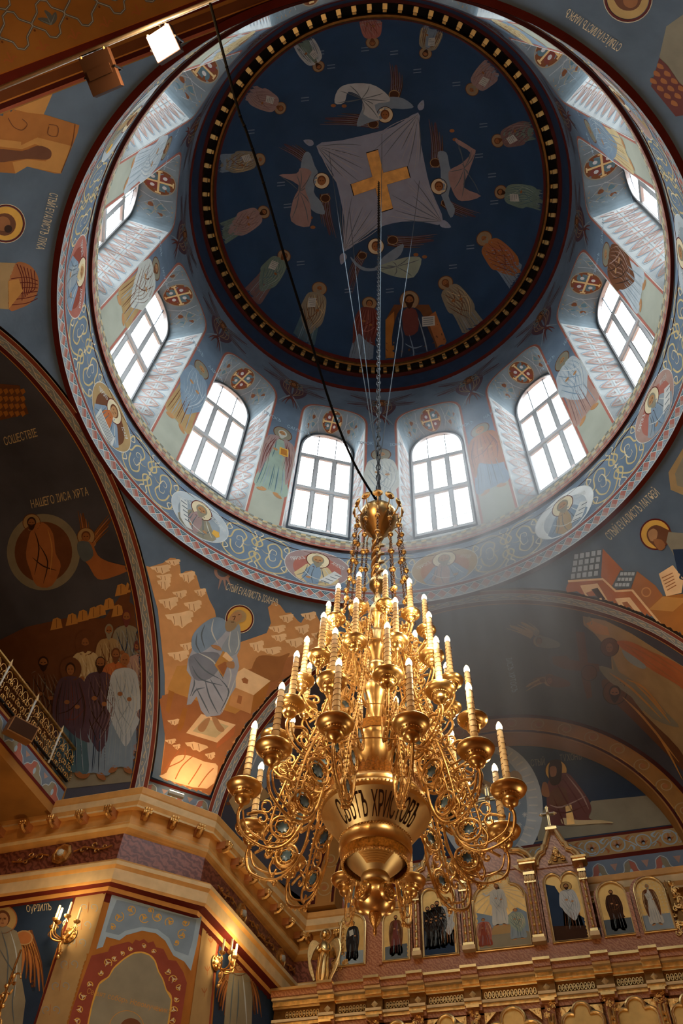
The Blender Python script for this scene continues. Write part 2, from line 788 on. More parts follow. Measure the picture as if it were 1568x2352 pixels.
_nt.links.new(_mx.outputs[0], _nt.nodes['Material Output'].inputs['Surface'])


def window_frame_pt(a0, x, z, d=0.0):
    a = math.radians(a0)
    return Vector((math.sin(a) * (OD + d) + math.cos(a) * x, math.cos(a) * (OD + d) - math.sin(a) * x, z))


wall = Paint(None, .16, off=0, step=0)
for k in range(12):
    wall.f = s_drum(30 * k)
    wall.cache = {}
    up = [(-SEC, GZ), (-HW, GZ)] + [p for p in INN if p[1] > GZ] + [(HW, GZ), (SEC, GZ), (SEC, 21.61), (-SEC, 21.61)]
    wall.poly(up, 'wallblue')
    wall.poly([(-SEC, 15.08), (-HW, 15.08), (-HW, GZ), (-SEC, GZ)], 'groundgreen')
    wall.poly([(HW, 15.08), (SEC, 15.08), (SEC, GZ), (HW, GZ)], 'groundgreen')
    wall.poly([(-HW, 15.08), (HW, 15.08), (HW, 15.12), (-HW, 15.12)], 'groundgreen')
drum = structure(wall.done('wall_drum'))
drum['label'] = 'round drum wall painted blue with standing figures between windows'

# window 1 with its reveal; the other eleven are turned copies
win = empty('window_1', (0, 0, 0), 'arched drum window', kind='structure')


def reveal_pt(i, t):
    u, v = INN[i]
    p, _ = s_drum(0)(u, v)
    q = window_frame_pt(0, OUT[i][0], OUT[i][1])
    return p.lerp(q, t)


V, F, MI = [], [], []
N = len(INN)
for i in range(N):
    for j in range(7):
        V.append(reveal_pt(i, j / 6))
for i in range(N):
    k = (i + 1) % N
    if i == N - 1:
        continue
    for j in range(6):
        F.append((i * 7 + j, i * 7 + j + 1, k * 7 + j + 1, k * 7 + j))
        MI.append(1 if 3 <= i <= N - 5 else 0)
b = len(V)
NSL = 12
for j in range(7):       # sloping sill, its lip following the curved wall
    for i in range(NSL + 1):
        u = -1 + 2 * i / NSL
        p, _ = s_drum(0)(u * HW, 15.12)
        q = window_frame_pt(0, u * .74, 16.12)
        V.append(p.lerp(q, j / 6))
for j in range(6):
    for i in range(NSL):
        a_ = b + j * (NSL + 1) + i
        F.append((a_, a_ + 1, a_ + NSL + 2, a_ + NSL + 1))
        MI.append(2)
link('reveal', V, F, [pale_reveal, revealblue, P['sill']], MI, win, False)

CL = [0]
for i in range(1, N):
    CL.append(CL[-1] + math.dist(INN[i], INN[i - 1]))


def s_reveal(s, t):
    s = min(max(s, 0), CL[-1] - 1e-6)
    i = 0
    while CL[i + 1] < s:
        i += 1
    w_ = (s - CL[i]) / (CL[i + 1] - CL[i])
    a = reveal_pt(i, t).lerp(reveal_pt(i + 1, t), w_)
    mid = Vector((0, 5.2, a.z if a.z < 19.6 else 19.0))
    n = (mid - a)
    n.y = 0
    return a, n.normalized()


rp = Paint(s_reveal, .14, off=.004)
mid = CL[-1] / 2
TL = .95


def leafpair(pt, s0, t0, w_, h_, m1, m2, lw):
    for sg in (-1, 1):
        for sg2 in (-1, 1):
            pt.stroke([(s0, t0), (s0 + sg * h_ * .45, t0 + sg2 * w_ * .42), (s0 + sg * h_ * .5, t0 + sg2 * w_ * .12), (s0 + sg * h_ * .22, t0 + sg2 * w_ * .1)],
                      lw, m1, 1, taper=1)
    pt.stroke([(s0 - h_ * .5, t0), (s0 + h_ * .5, t0)], lw * .7, m2, 1, taper=2)


for side in (0, 1):
    for k in range(11):
        s0 = .28 + k * .40
        if side:
            s0 = CL[-1] - s0
        leafpair(rp, s0, .5, .9, .44, 'rose', 'greydk', .045)
        for sg in (-1, 1):
            for q in (-1, 1):
                rp.stroke([(s0 + sg * .03, .5 + q * .12), (s0 + sg * .10, .5 + q * .34), (s0 + sg * .17, .5 + q * .42), (s0 + sg * .19, .5 + q * .3), (s0 + sg * .13, .5 + q * .24)], .026, 'greyblue' if k % 2 else 'grey', 0, taper=1)
                rp.stroke([(s0 + sg * .2, .5 + q * .06), (s0 + sg * .16, .5 + q * .16)], .05, 'pinkdk', 1, taper=2)
# the painted crown of the reveal: a cross in a ring between two rosettes
rp.poly([(mid - .95, .03), (mid + .95, .03), (mid + .95, .97), (mid - .95, .97)], revealblue, 0)
cyx = .47
RY = .42
rp.circ(mid, cyx, .30, 'brown', 1, ry=RY)
for q in range(4):
    a = PI / 4 + q * PI / 2
    rp.circ(mid + .16 * math.cos(a), cyx + .22 * math.sin(a), .11, 'teal' if q % 2 else 'wine', 2, ry=.15, n=14)
    rp.circ(mid + .16 * math.cos(a), cyx + .22 * math.sin(a), .045, 'greylt', 3, ry=.06, n=8)
rp.ring(mid, cyx, .31, .022, 'khaki', 3, ry=RY + .01)
for dx, dy in ((1, 0), (0, 1)):
    rp.stroke([(mid - .27 * dx, cyx - .37 * dy), (mid + .27 * dx, cyx + .37 * dy)], .055 if dx else .045, 'leaf', 4, smooth=False)
    for s_ in (-1, 1):
        ex, ey = mid + s_ * .27 * dx, cyx + s_ * .37 * dy
        rp.stroke([(ex - .055 * dy, ey - .075 * dx), (ex + .055 * dy, ey + .075 * dx)], .035, 'leaf', 4, smooth=False)
for sg in (-1, 1):
    c = mid + sg * .66
    for q in range(4):
        a = q * PI / 2 + PI / 4
        for s2 in (-1, 1):
            rp.stroke([(c, .48), (c + .10 * math.cos(a + s2 * .5), .48 + .16 * math.sin(a + s2 * .5)), (c + .19 * math.cos(a + s2 * .35), .48 + .30 * math.sin(a + s2 * .35)), (c + .18 * math.cos(a), .48 + .27 * math.sin(a)), (c + .14 * math.cos(a + s2 * .12), .48 + .2 * math.sin(a + s2 * .12))], .026, 'khaki', 2, taper=1)
        rp.circ(c + .12 * math.cos(a), .48 + .18 * math.sin(a), .05, 'brown' if q % 2 else 'teal', 1, ry=.08, n=10)
    for k2 in (-1, 1):
        rp.stroke([(c - .2, .48 + k2 * .36), (c - .08, .48 + k2 * .43), (c, .48 + k2 * .34), (c + .08, .48 + k2 * .43), (c + .2, .48 + k2 * .36)], .03, 'taupe', 1, taper=2)
    for q in (-1, 1):
        rp.stroke([(c - .24, .48), (c, .48 + q * .42), (c + .24, .48)], .014, 'grey', 2, smooth=False)
    rp.stroke([(mid + sg * .36, .08), (mid + sg * .44, .5), (mid + sg * .36, .92)], .016, 'grey', 2)
rp.stroke([(.02, .03), (CL[-1] - .02, .03)], .0, 'white', 1) if False else None
rp.done('painted_ornament', win)
# red and white outline painted round the opening
bd = Paint(s_drum(0), .2, off=.004)
off = [(p[0] * 1.045, p[1] + (.035 if p[1] > SP else 0)) for p in INN]
bd.stroke(off, .075, 'redlt', 0, smooth=False)
bd.stroke([(p[0] * 1.012, p[1] + (.01 if p[1] > SP else 0)) for p in INN], .022, 'white', 1, smooth=False)
bd.done('painted_border', win)

# joinery
mb = MB()


def wf(x, y, z):
    return window_frame_pt(0, x, z, y)


def inset(pts, d, cx=0, cz=18.4):
    return [(p[0] * (1 - d / .74), cz + (p[1] - cz) * (1 - d / 2.2)) for p in pts]


mb.prism(OUT, -.02, .06, 'framedk', wf, [inset(OUT, .045)])
mb.prism(inset(OUT, .04), -.05, .03, 'frame', wf, [inset(OUT, .085)])
for x in (-.235, .235):
    mb.box(wf(x, 0, 17.86), (.125, .06, 3.1), 'frame')
mb.box(wf(0, -.02, 17.83), (1.34, .11, .11), 'frame')
mb.box(wf(0, 0, 19.38), (1.34, .08, .10), 'frame')
for x in (-.24, .24):
    mb.box(wf(x, .01, 20.0), (.022, .03, 1.2), 'framedk')
for x in (-.47, 0, .47):
    for z0_, z1_ in ((16.24, 17.78), (17.88, 19.33)):
        for s_ in (-1, 1):
            mb.box(wf(x + s_ * .185, -.01, (z0_ + z1_) / 2), (.02, .04, z1_ - z0_), 'frame')
        mb.box(wf(x, -.01, z1_ - .02), (.38, .04, .04), 'frame')
        mb.box(wf(x, -.01, z0_ + .02), (.38, .04, .04), 'frame')
mb.done('window_frame', win)
mb = MB()
for x in (-.47, 0, .47):
    for z0_, z1_ in ((16.24, 17.78), (17.88, 19.33)):
        for q in (1, 2):
            mb.box(wf(x, .045, z0_ + (z1_ - z0_) * q / 3), (.36, .01, .014), 'greylt')
mb.done('glazing_bar', win)
V = [wf(p[0], .07, p[1]) for p in inset(OUT, .02)]
link('pane', V, [tuple(range(len(V)))], [pane_mat], None, win)
for k in range(1, 12):
    e = win.copy()
    COL.objects.link(e)
    e.name = 'window_%d' % (k + 1)
    e.rotation_euler.z = math.radians(-30 * k)
    for ch in list(win.children):
        copy_obj(ch, e)
for k in range(12):
    pl_ = bpy.data.lights.new('window_portal', 'AREA')
    pl_.shape = 'RECTANGLE'
    pl_.size, pl_.size_y = 1.5, 4.7
    pl_.cycles.is_portal = True
    po = bpy.data.objects.new('window_portal', pl_)
    COL.objects.link(po)
    po.location = window_frame_pt(30 * k, 0, 18.4, .12)
    po.rotation_euler = Vector((-math.sin(math.radians(30 * k)), -math.cos(math.radians(30 * k)), 0)).to_track_quat('-Z', 'Z').to_euler()
for o in COL.objects:
    if o.name.startswith('window_') and o.type == 'EMPTY':
        kk = int(o.name.split('_')[1])
        o['label'] = 'arched drum window number %d clockwise from the altar side' % kk

# --- ring between drum and pendentives
ring = structure(revolve([(RD, ZE), (RE, ZE), (RE, ZF), (RF, ZF), (RG, ZF), (RG, 15.12), (drum_r(15.12) + .02, 15.12)],
                         ['dkred', 'wallblue', 'wallblue', 'maroon', 'stone', 'stone'], 'wall_frieze'))
ring['label'] = 'blue frieze ring with medallions and gold scrolls under the windows'
rb = Paint(None, .3, off=.003)
for k in range(24):
    rb.f = s_cyl(15 * k, RG)
    rb.cache = {}
    Wd = RG * math.radians(7.5)
    rb.poly([(-Wd, 14.79), (Wd, 14.79), (Wd, 14.84), (-Wd, 14.84)], 'redlt', 0)
    n = 6
    for i in range(n):
        u0 = -Wd + 2 * Wd * i / n
        hw_ = Wd / n
        for q, (za, colA, colB) in enumerate(((14.86, 'redlt', 'rose'), (14.915, 'rose', 'sand'), (14.97, 'khaki', 'stone'), (15.025, 'sand', 'khaki'))):
            rb.poly([(u0, za), (u0 + hw_, za + .02), (u0 + hw_, za + .068), (u0, za + .048)], colA, 1)
            rb.poly([(u0 + hw_, za + .02), (u0 + 2 * hw_, za), (u0 + 2 * hw_, za + .048), (u0 + hw_, za + .068)], colB, 1)
        rb.poly([(u0, 14.85), (u0 + hw_, 14.85), (u0 + hw_, 14.875)], 'teal', 2)
        rb.poly([(u0 + hw_, 15.1), (u0 + 2 * hw_, 15.1), (u0 + 2 * hw_, 15.075)], 'teal', 2)
rb.done('painted_ribbon_band', ring)

fr = Paint(None, .3, off=.003)
sc_ = Paint(None, .12, off=.003)


def spiral(cx, cy, r0, r1, a0, a1, n=12):
    out = []
    for i in range(n + 1):
        t = i / n
        a = math.radians(a0 + (a1 - a0) * t)
        r = r0 + (r1 - r0) * t
        out.append((cx + r * math.cos(a), cy + r * math.sin(a)))
    return out


def scroll_motif(pt, m='leaf', m2='cream', w_=.034):
    """the gold scrollwork between two medallions, about 1.1 wide and 1.0 high"""
    S = 1
    for fx in (-1, 1):
        def q(l):
            return [(x * fx, 14.17 + y) for x, y in l]
        # heart with inner curls
        pt.stroke(q([(.30, .03), (.24, .24), (.38, .38), (.52, .26), (.56, .05), (.62, -.02)]), w_, m, 1)
        pt.stroke(q([(.30, -.03), (.24, -.24), (.38, -.38), (.52, -.26), (.56, -.05)]), w_, m, 1)
        pt.stroke(q([(.28, 0), (.33, .17), (.43, .14), (.43, .04), (.36, .05)]), w_ * .8, m2, 2, taper=1)
        pt.stroke(q([(.28, 0), (.33, -.17), (.43, -.14), (.43, -.04)]), w_ * .8, m2, 2, taper=1)
        pt.stroke(q([(.26, 0), (.20, 0), (.12, .06)]), w_ * .8, m, 1, taper=1)
        # outer loops
        pt.stroke(q([(.02, .40), (.12, .22), (.05, .10), (-.02, .14), (.04, .28), (.22, .50), (.44, .52), (.66, .40), (.70, .22)]), w_, m, 1, taper=0)
        pt.stroke(q([(.02, -.40), (.12, -.22), (.05, -.10), (-.02, -.14), (.04, -.28), (.22, -.50), (.44, -.52), (.66, -.40), (.70, -.22)]), w_, m, 1)
        for sg in (-1, 1):
            def q2(l):
                return [(x * fx, 14.17 + y * sg) for x, y in l]
            pt.stroke(q2([(.66, .40), (.58, .30), (.66, .22), (.74, .30), (.70, .38)]), w_ * .8, m2, 2, taper=1)
            pt.stroke(q2([(.70, .22), (.80, .30), (.92, .44), (1.02, .50)]), w_ * .9, m2, 1, taper=1)
            pt.stroke(q2([(.44, .52), (.56, .56), (.70, .52)]), w_ * .9, m2, 2, taper=1)
            pt.stroke(q2([(.02, .40), (.10, .52), (.03, .58)]), w_, m2, 2, taper=1)
            pt.stroke(q2([(.62, .0), (.70, .07), (.68, .14)]), w_ * .9, m2, 2, taper=1)
    for a in range(4):
        t = a * PI / 2
        pt.stroke([(0, 14.17), (.075 * math.cos(t), 14.17 + .075 * math.sin(t))], .05, m2, 3, taper=1)


for k in range(12):
    fr.f = s_cyl(30 * k, RE)
    fr.cache = {}
    Wd = RE * math.radians(15)
    for z0_, z1_, mm in ((13.225, 13.245, 'white'), (13.50, 13.515, 'white'), (13.53, 13.59, 'red'), (13.605, 13.617, 'white'), (14.75, 14.762, 'paleblue')):
        fr.poly([(-Wd, z0_), (Wd, z0_), (Wd, z1_), (-Wd, z1_)], mm, 0)
    fr.poly([(-Wd, 13.245), (Wd, 13.245), (Wd, 13.50), (-Wd, 13.50)], 'stone', 0)
    n = 12
    for i in range(n):
        c = -Wd + 2 * Wd * (i + .5) / n
        h = Wd / n
        fr.poly([(c - h * .92, 13.372), (c, 13.25), (c + h * .92, 13.372), (c, 13.495)], 'redlt', 1)
        fr.poly([(c - h * .92, 13.372), (c, 13.25), (c + h * .3, 13.31), (c - h * .5, 13.44)], 'rose', 2)
        for sg, zz in ((1, 13.25), (-1, 13.495)):
            fr.poly([(c + h, 13.372), (c + h * .12, zz), (c + h * 1.88, zz)], 'steel' if sg > 0 else 'teal', 1)
            for dx in (-.22, .0, .22):
                fr.circ(c + h + dx * h, zz + sg * (.035 + .015 * (dx == 0)), .009, 'white', 2, n=5)
        for sg in (-1, 1):
            fr.stroke([(c - h, 13.372), (c, 13.372 + sg * .122), (c + h, 13.372)], .014, 'white', 3, smooth=False)
    sc_.f = s_cyl(30 * k + 15, RE)
    sc_.cache = {}
    scroll_motif(sc_)
fr.done('painted_diamond_band', ring)
sc_.done('painted_gold_scrolls', ring)

roof = structure(revolve([(4.99, 14.6), (13.0, 14.6), (15.0, 13.0), (15.0, -.2)], ['brown', 'brown', 'brown'], 'ceiling_roof', 64))  # unseen outer shell, added to stop sky light leaking in
# --- pendentives
names = {(-1, 1): 'altar left', (1, 1): 'altar right', (1, -1): 'rear right', (-1, -1): 'rear left'}
PEND = {}
for (sx, sy), nm in names.items():
    V, F = [], []
    NZ, NU = 44, 40
    for j in range(NZ + 1):
        z = 9.57 + (ZE - 9.57) * j / NZ
        rho = math.sqrt(RS ** 2 - (z - Z0) ** 2)
        lo = math.acos(min(1, W0 / rho))
        hi = math.asin(min(1, W0 / rho))
        if hi < lo:
            lo = hi = PI / 4
        for i in range(NU + 1):
            a = lo + (hi - lo) * i / NU
            V.append((sx * rho * math.sin(a), sy * rho * math.cos(a), z))
    for j in range(NZ):
        for i in range(NU):
            a = j * (NU + 1) + i
            F.append((a, a + 1, a + NU + 2, a + NU + 1))
    o = structure(link('wall_pendentive_' + nm.replace(' ', '_'), V, F, [P['pendblue']], None, None, True))
    o['label'] = 'curved blue pendentive with a painted evangelist, ' + nm
    PEND[(sx, sy)] = o

# --- barrel vaults of the four arms
pat_brown = mat('vault_gold_brown', '9a6a2a', .8, vary=.2, scale=2)


def f_front(th, Y):
    r, zc = fv(Y)
    return Vector((r * math.sin(th), Y, zc + r * math.cos(th))), Vector((-math.sin(th), 0, -math.cos(th)))


def f_back(th, Y):
    return Vector((RV * math.sin(th), -Y, Z0 + RV * math.cos(th))), Vector((-math.sin(th), 0, -math.cos(th)))


def f_left(th, X):
    return Vector((-X, RV * math.sin(th), Z0 + RV * math.cos(th))), Vector((0, -math.sin(th), -math.cos(th)))


def f_right(th, X):
    return Vector((X, RV * math.sin(th), Z0 + RV * math.cos(th))), Vector((0, -math.sin(th), -math.cos(th)))


VAULT = {}
for nm, f, end, m_ in (('front', f_front, 8.2, 'vaultbg'), ('left', f_left, 9.8, 'vaultbg'), ('right', f_right, 9.8, 'vaultbg'), ('back', f_back, 9.8, pat_brown)):
    o = structure(band(f, -PI / 2, PI / 2, 120, 5.0, end, m_, 'ceiling_vault_' + nm, k=12))
    o['label'] = 'barrel vault of the %s arm of the church' % nm
    VAULT[nm] = o
    if nm != 'back':
        bp = Paint(lambda s, t, f=f: f(s / RV, t), .18, off=.003)
        a = RV * PI / 2
        rows = ((5.0, 5.012, 'cream'), (5.012, 5.085, 'red'), (5.085, 5.10, 'white'), (5.10, 5.225, 'grey'), (5.225, 5.24, 'white'), (5.24, 5.32, 'dkred'), (5.32, 5.335, 'ochre'))
    else:
        bp = Paint(lambda s, t, f=f: f(s / RV, t), .18, off=.003)
        a = RV * PI / 2
        rows = ((5.0, 5.012, 'tan'), (5.012, 5.045, 'redlt'), (5.045, 5.10, 'maroon'), (5.10, 5.115, 'ochre'), (5.115, 5.22, 'brown'), (5.26, 5.37, 'dkred'), (5.37, 5.38, 'ochre2'))
    for y0, y1, mm in rows:
        bp.poly([(-a, y0), (a, y0), (a, y1), (-a, y1)], mm, 0)
    if nm in ('front', 'left'):
        n = 46
        for i in range(n):
            s0, s1 = -a + 2 * a * i / n, -a + 2 * a * (i + 1) / n
            sg = 1 if i % 2 else -1
            mmid = 5.1625
            bp.stroke([(s0, mmid - sg * .045), ((s0 + s1) / 2, mmid + sg * .0), (s1, mmid + sg * .045)], .014, 'white', 1)
            bp.stroke([((s0 + s1) / 2, mmid), (s1 - .05, mmid - sg * .03), (s1 - .02, mmid - sg * .0), (s0 + (s1 - s0) * .62, mmid - sg * .015)], .020, 'cream', 2, taper=1)
            bp.stroke([(s0 + .1, mmid + sg * .03), (s0 + .03, mmid + sg * .035), (s0 + .06, mmid + sg * .005)], .018, 'cream', 2, taper=1)
    bp.done('painted_arch_border', o)

# the interlaced ornament of the rear vault
bp = Paint(lambda s, t: f_back(s / RV, t), .2, off=.003)
for i in range(-8, 9):
    for j in range(3):
        s0, t0 = i * .42, 5.72 + j * .42
        for (a, b_) in ((1, 1), (1, -1), (-1, 1), (-1, -1)):
            bp.stroke([(s0, t0 + .20 * b_), (s0 + .07 * a, t0 + .17 * b_), (s0 + .09 * a, t0 + .10 * b_), (s0 + .10 * a, t0 + .09 * b_), (s0 + .20 * a, t0 + .02 * b_), (s0 + .21 * a, t0)],
                      .026, 'greydk', 1, smooth=False)
            bp.stroke([(s0, t0 + .20 * b_), (s0 + .07 * a, t0 + .17 * b_), (s0 + .09 * a, t0 + .10 * b_), (s0 + .10 * a, t0 + .09 * b_), (s0 + .20 * a, t0 + .02 * b_), (s0 + .21 * a, t0)],
                      .007, 'greylt', 2, smooth=False)
        if (i + j) % 2 == 0:
            for a in (-50, 0, 50):
                t = math.radians(a - 90)
                c_, s_ = math.cos(t), math.sin(t)
                bp.stroke([(s0, t0 - .06), (s0 + .06 * c_ - .03 * s_, t0 - .06 - .07 * s_), (s0 + .15 * c_, t0 - .06 - .15 * s_)], .06, 'greydk', 1, taper=2)
                bp.stroke([(s0, t0 - .06), (s0 + .12 * c_, t0 - .06 - .12 * s_)], .014, 'greyblue', 2, taper=1)
    s0 = i * .42 + .21
    for a in (-1, 0, 1):
        bp.stroke([(s0, 5.44), (s0 + a * .05, 5.49 + .03 * (a == 0)), (s0 + a * .09, 5.47 + .09 * (a == 0))], .022, 'ochred', 1, taper=2)
    bp.circ(s0, 5.66, .014, 'brown', 1, n=8)
bp.done('painted_interlace', VAULT['back'])

# --- end of the front arm: arch step, lunette wall
LC, LR = 9.35, 3.12


def arcpts(r, zc, n=64, a0=0, a1=180):
    return [(r * math.cos(math.radians(a0 + (a1 - a0) * i / n)), zc + r * math.sin(math.radians(a0 + (a1 - a0) * i / n))) for i in range(n + 1)]


mb = MB()
ro, zo = fv(8.2)
outer = [(ro + .1, 9.3)] + arcpts(ro + .1, zo) + [(-ro - .1, 9.3)]
inner = [(LR, 9.3)] + arcpts(LR, LC) + [(-LR, 9.3)]
mb.prism(outer + inner[::-1], 8.2, 8.62, pat_brown)
step = structure(mb.done('wall_arch_step'))
step['label'] = 'brown scroll painted arch step around the altar lunette'
pl = Paint(lambda x, z: (Vector((x, 8.2, z)), Vector((0, -1, 0))), .5, off=.003)
for r_, zc_, wd, mm in ((ro - .03, zo, .10, 'maroon'), (ro - .10, zo, .02, 'ochre2'), (LR + .05, LC, .05, 'maroon'), (LR + .09, LC, .015, 'ochre')):
    pl.stroke([p for p in arcpts(r_, zc_, 72)], wd, mm, 1, smooth=False)
for i in range(19):
    a = 5 + i * 9.45
    r_ = (ro + LR) / 2
    cx, cz = r_ * math.cos(math.radians(a)), (zo + LC) / 2 + r_ * math.sin(math.radians(a))
    pl.stroke(spiral(cx, cz, .03, .17, a, a + 560, 20), .02, 'tan', 1)
    pl.circ(cx, cz, .05, 'ochred', 2, n=10)
pl.done('painted_scrolls', step)
mb = MB()
mb.box((0, 8.68, 10.9), (8.2, .12, 4.2), 'navy')
lun = structure(mb.done('wall_front'))
lun['label'] = 'altar lunette wall with a kneeling saint and a round glory'

# --- plan of the room
def mirrored(q):
    """q: points of the left-front pier from the left arm's end to the front wall"""
    a = list(q)
    b_ = [(-x, y) for x, y in reversed(q)]
    c_ = [(-x, -y) for x, y in q]
    d_ = [(x, -y) for x, y in reversed(q)]
    return a + b_ + c_ + d_


WALL = mirrored([(-9.8, 4.32), (-5.20, 4.26), (-4.24, 5.17), (-3.98, 8.62)])
EU = mirrored([(-9.4, 4.05), (-4.98, 4.10), (-4.11, 5.08), (-3.66, 8.28)])
EL = mirrored([(-9.4, 4.07), (-5.07, 4.11), (-3.98, 5.06), (-3.74, 8.28)])


def sweep(prof, edge, mats, name, wallp=WALL, closed=True):
    V, F, MI, M = [], [], [], []
    n = len(wallp)
    for k in range(len(prof) - 1):
        mt = P[mats[k]]
        if mt not in M:
            M.append(mt)
        b_ = len(V)
        for t, z in (prof[k], prof[k + 1]):
            for i in range(n):
                V.append((wallp[i][0] * (1 - t) + edge[i][0] * t, wallp[i][1] * (1 - t) + edge[i][1] * t, z))
        for i in range(n):
            j = (i + 1) % n
            F.append((b_ + i, b_ + j, b_ + n + j, b_ + n + i))
            MI.append(M.index(mt))
    return link(name, V, F, M, MI, None, False)


walls = structure(sweep([(0, 0), (0, 7.5), (0, 7.66), (0, 8.02), (0, 8.62), (0, 9.25), (0, 9.75)], EU,
                        ['ochre2', 'dkred', 'dkred', 'marbled', 'mold', 'navy'], 'wall_lower'))
walls['label'] = 'lower walls and piers with painted panels and marble frieze'
c1 = structure(sweep([(0, 9.36), (.9, 9.27), (1, 9.25), (1, 9.15), (.95, 9.13), (.93, 9.02), (.86, 8.95), (.84, 8.92), (.35, 8.93), (.33, 8.74), (.45, 8.72), (.45, 8.68), (.3, 8.64), (.15, 8.60), (0, 8.57)], EU,
                     ['mold', 'moldcream', 'mold', 'mold', 'moldcream', 'mold', 'moldcream', 'mold', 'mold', 'moldcream', 'mold', 'moldcream', 'mold', 'mold'], 'trim_2'))
c1['label'] = 'upper cornice with gilt scroll brackets running round the walls'
c2 = structure(sweep([(0, 8.14), (.85, 8.07), (1, 8.03), (1, 7.97), (.86, 7.92), (.84, 7.76), (.76, 7.72), (.3, 7.70), (.25, 7.64), (0, 7.62)], EL,
                     ['mold', 'mold', 'moldcream', 'mold', 'moldcream', 'mold', 'dkred', 'mold', 'dkred'], 'trim_3'))
c2['label'] = 'lower cream cornice below the marble frieze'
# floor and ends of the arms
mb = MB()
mb.box((0, 0, -.05), (20, 20, .1), 'brown')
structure(mb.done('floor'))
for nm, c, d in (('left', (-9.86, 0, 7), (.1, 8.9, 14.2)), ('right', (9.86, 0, 7), (.1, 8.9, 14.2)), ('back', (0, -9.86, 7), (9.0, .1, 14.2))):
    mb = MB()
    mb.box(c, d, 'brown')
    structure(mb.done('wall_end_' + nm))

# gilt brackets under the upper cornice
def modillion():
    mb = MB()
    mb.box((0, .10, 8.87), (.115, .20, .12), 'ochred')
    mb.box((0, .235, 8.88), (.13, .05, .09), 'goldd')
    for x in (-.04, 0, .04):
        mb.ball((x, .265, 8.90), .024, 'goldm', 6)
        mb.ball((x, .26, 8.86), .018, 'goldm', 6)
    mb.tube([(0, .26, 8.84), (0, .22, 8.80), (0, .14, 8.79)], .035, 'goldd', 6)
    return mb.done('scroll_bracket', c1)


mod = None
segs = [(0, 9, 2), (1, 3, 0), (2, 7, 1), (3, 14, 0)]
for si, cnt, _ in segs:
    a, b_ = Vector((*WALL[si], 0)), Vector((*WALL[si + 1], 0))
    ea, eb = Vector((*EU[si], 0)), Vector((*EU[si + 1], 0))
    a, b_ = a.lerp(ea, .1), b_.lerp(eb, .1)
    d = (b_ - a)
    L = d.length
    d.normalize()
    ang = math.atan2(d.y, d.x)
    nrm = Vector((d.y, -d.x, 0))
    for i in range(cnt):
        t = (i + .5) / cnt
        p = a + d * (L * t)
        if mod is None:
            mod = modillion()
            o = mod
        else:
            o = copy_obj(mod, c1)
        o.location = p
        o.rotation_euler.z = ang + PI
# ================================================================== PAINTED FIGURES


def head(pt, x, y, r, hair='brown', beard=True, skin='skin', halo=None, ring_='brown', ly=3, turn=0.0, bald=False, hr=2.0):
    """a painted head of radius r; y grows downwards"""
    if halo:
        pt.circ(x, y, r * hr, halo, ly - 3, n=28)
        pt.ring(x, y, r * hr, r * .16, ring_, ly - 2)
    pt.circ(x, y - r * .12, r * 1.06, hair, ly, ry=r * 1.18, n=18)
    pt.circ(x + turn * r * .3, y + r * .1, r * .80, skin, ly + 1, ry=r * 1.02, n=18)
    if bald:
        pt.circ(x, y - r * .35, r * .85, skin, ly + 1, ry=r * .75, n=16)
    if beard:
        c = x + turn * r * .3
        pt.poly([(c - r * .78, y + r * .25), (c - r * .3, y + r * .42), (c + r * .3, y + r * .42), (c + r * .78, y + r * .25), (c + r * .62, y + r * 1.15), (c + r * .15, y + r * 1.75), (c - r * .2, y + r * 1.7), (c - r * .62, y + r * 1.1)], hair, ly + 2, smooth=True)
    c = x + turn * r * .45
    for s_ in (-1, 1):
        pt.stroke([(c + s_ * r * .16, y - r * .04), (c + s_ * r * .5, y - r * .02)], r * .13, 'dkbrown', ly + 3, smooth=False)
        pt.stroke([(c + s_ * r * .12, y - r * .26), (c + s_ * r * .55, y - r * .22)], r * .08, 'skindk', ly + 3, smooth=False)
    pt.stroke([(c, y - r * .1), (c + r * .05, y + r * .35)], r * .12, 'skindk', ly + 3, smooth=False)
    pt.stroke([(c - r * .2, y + r * .58), (c + r * .2, y + r * .58)], r * .1, 'wine', ly + 3, smooth=False)


def folds(pt, lines, w_, dark, light, ly):
    for i, l in enumerate(lines):
        pt.stroke(l, w_, dark if i % 3 != 1 else light, ly, taper=2)


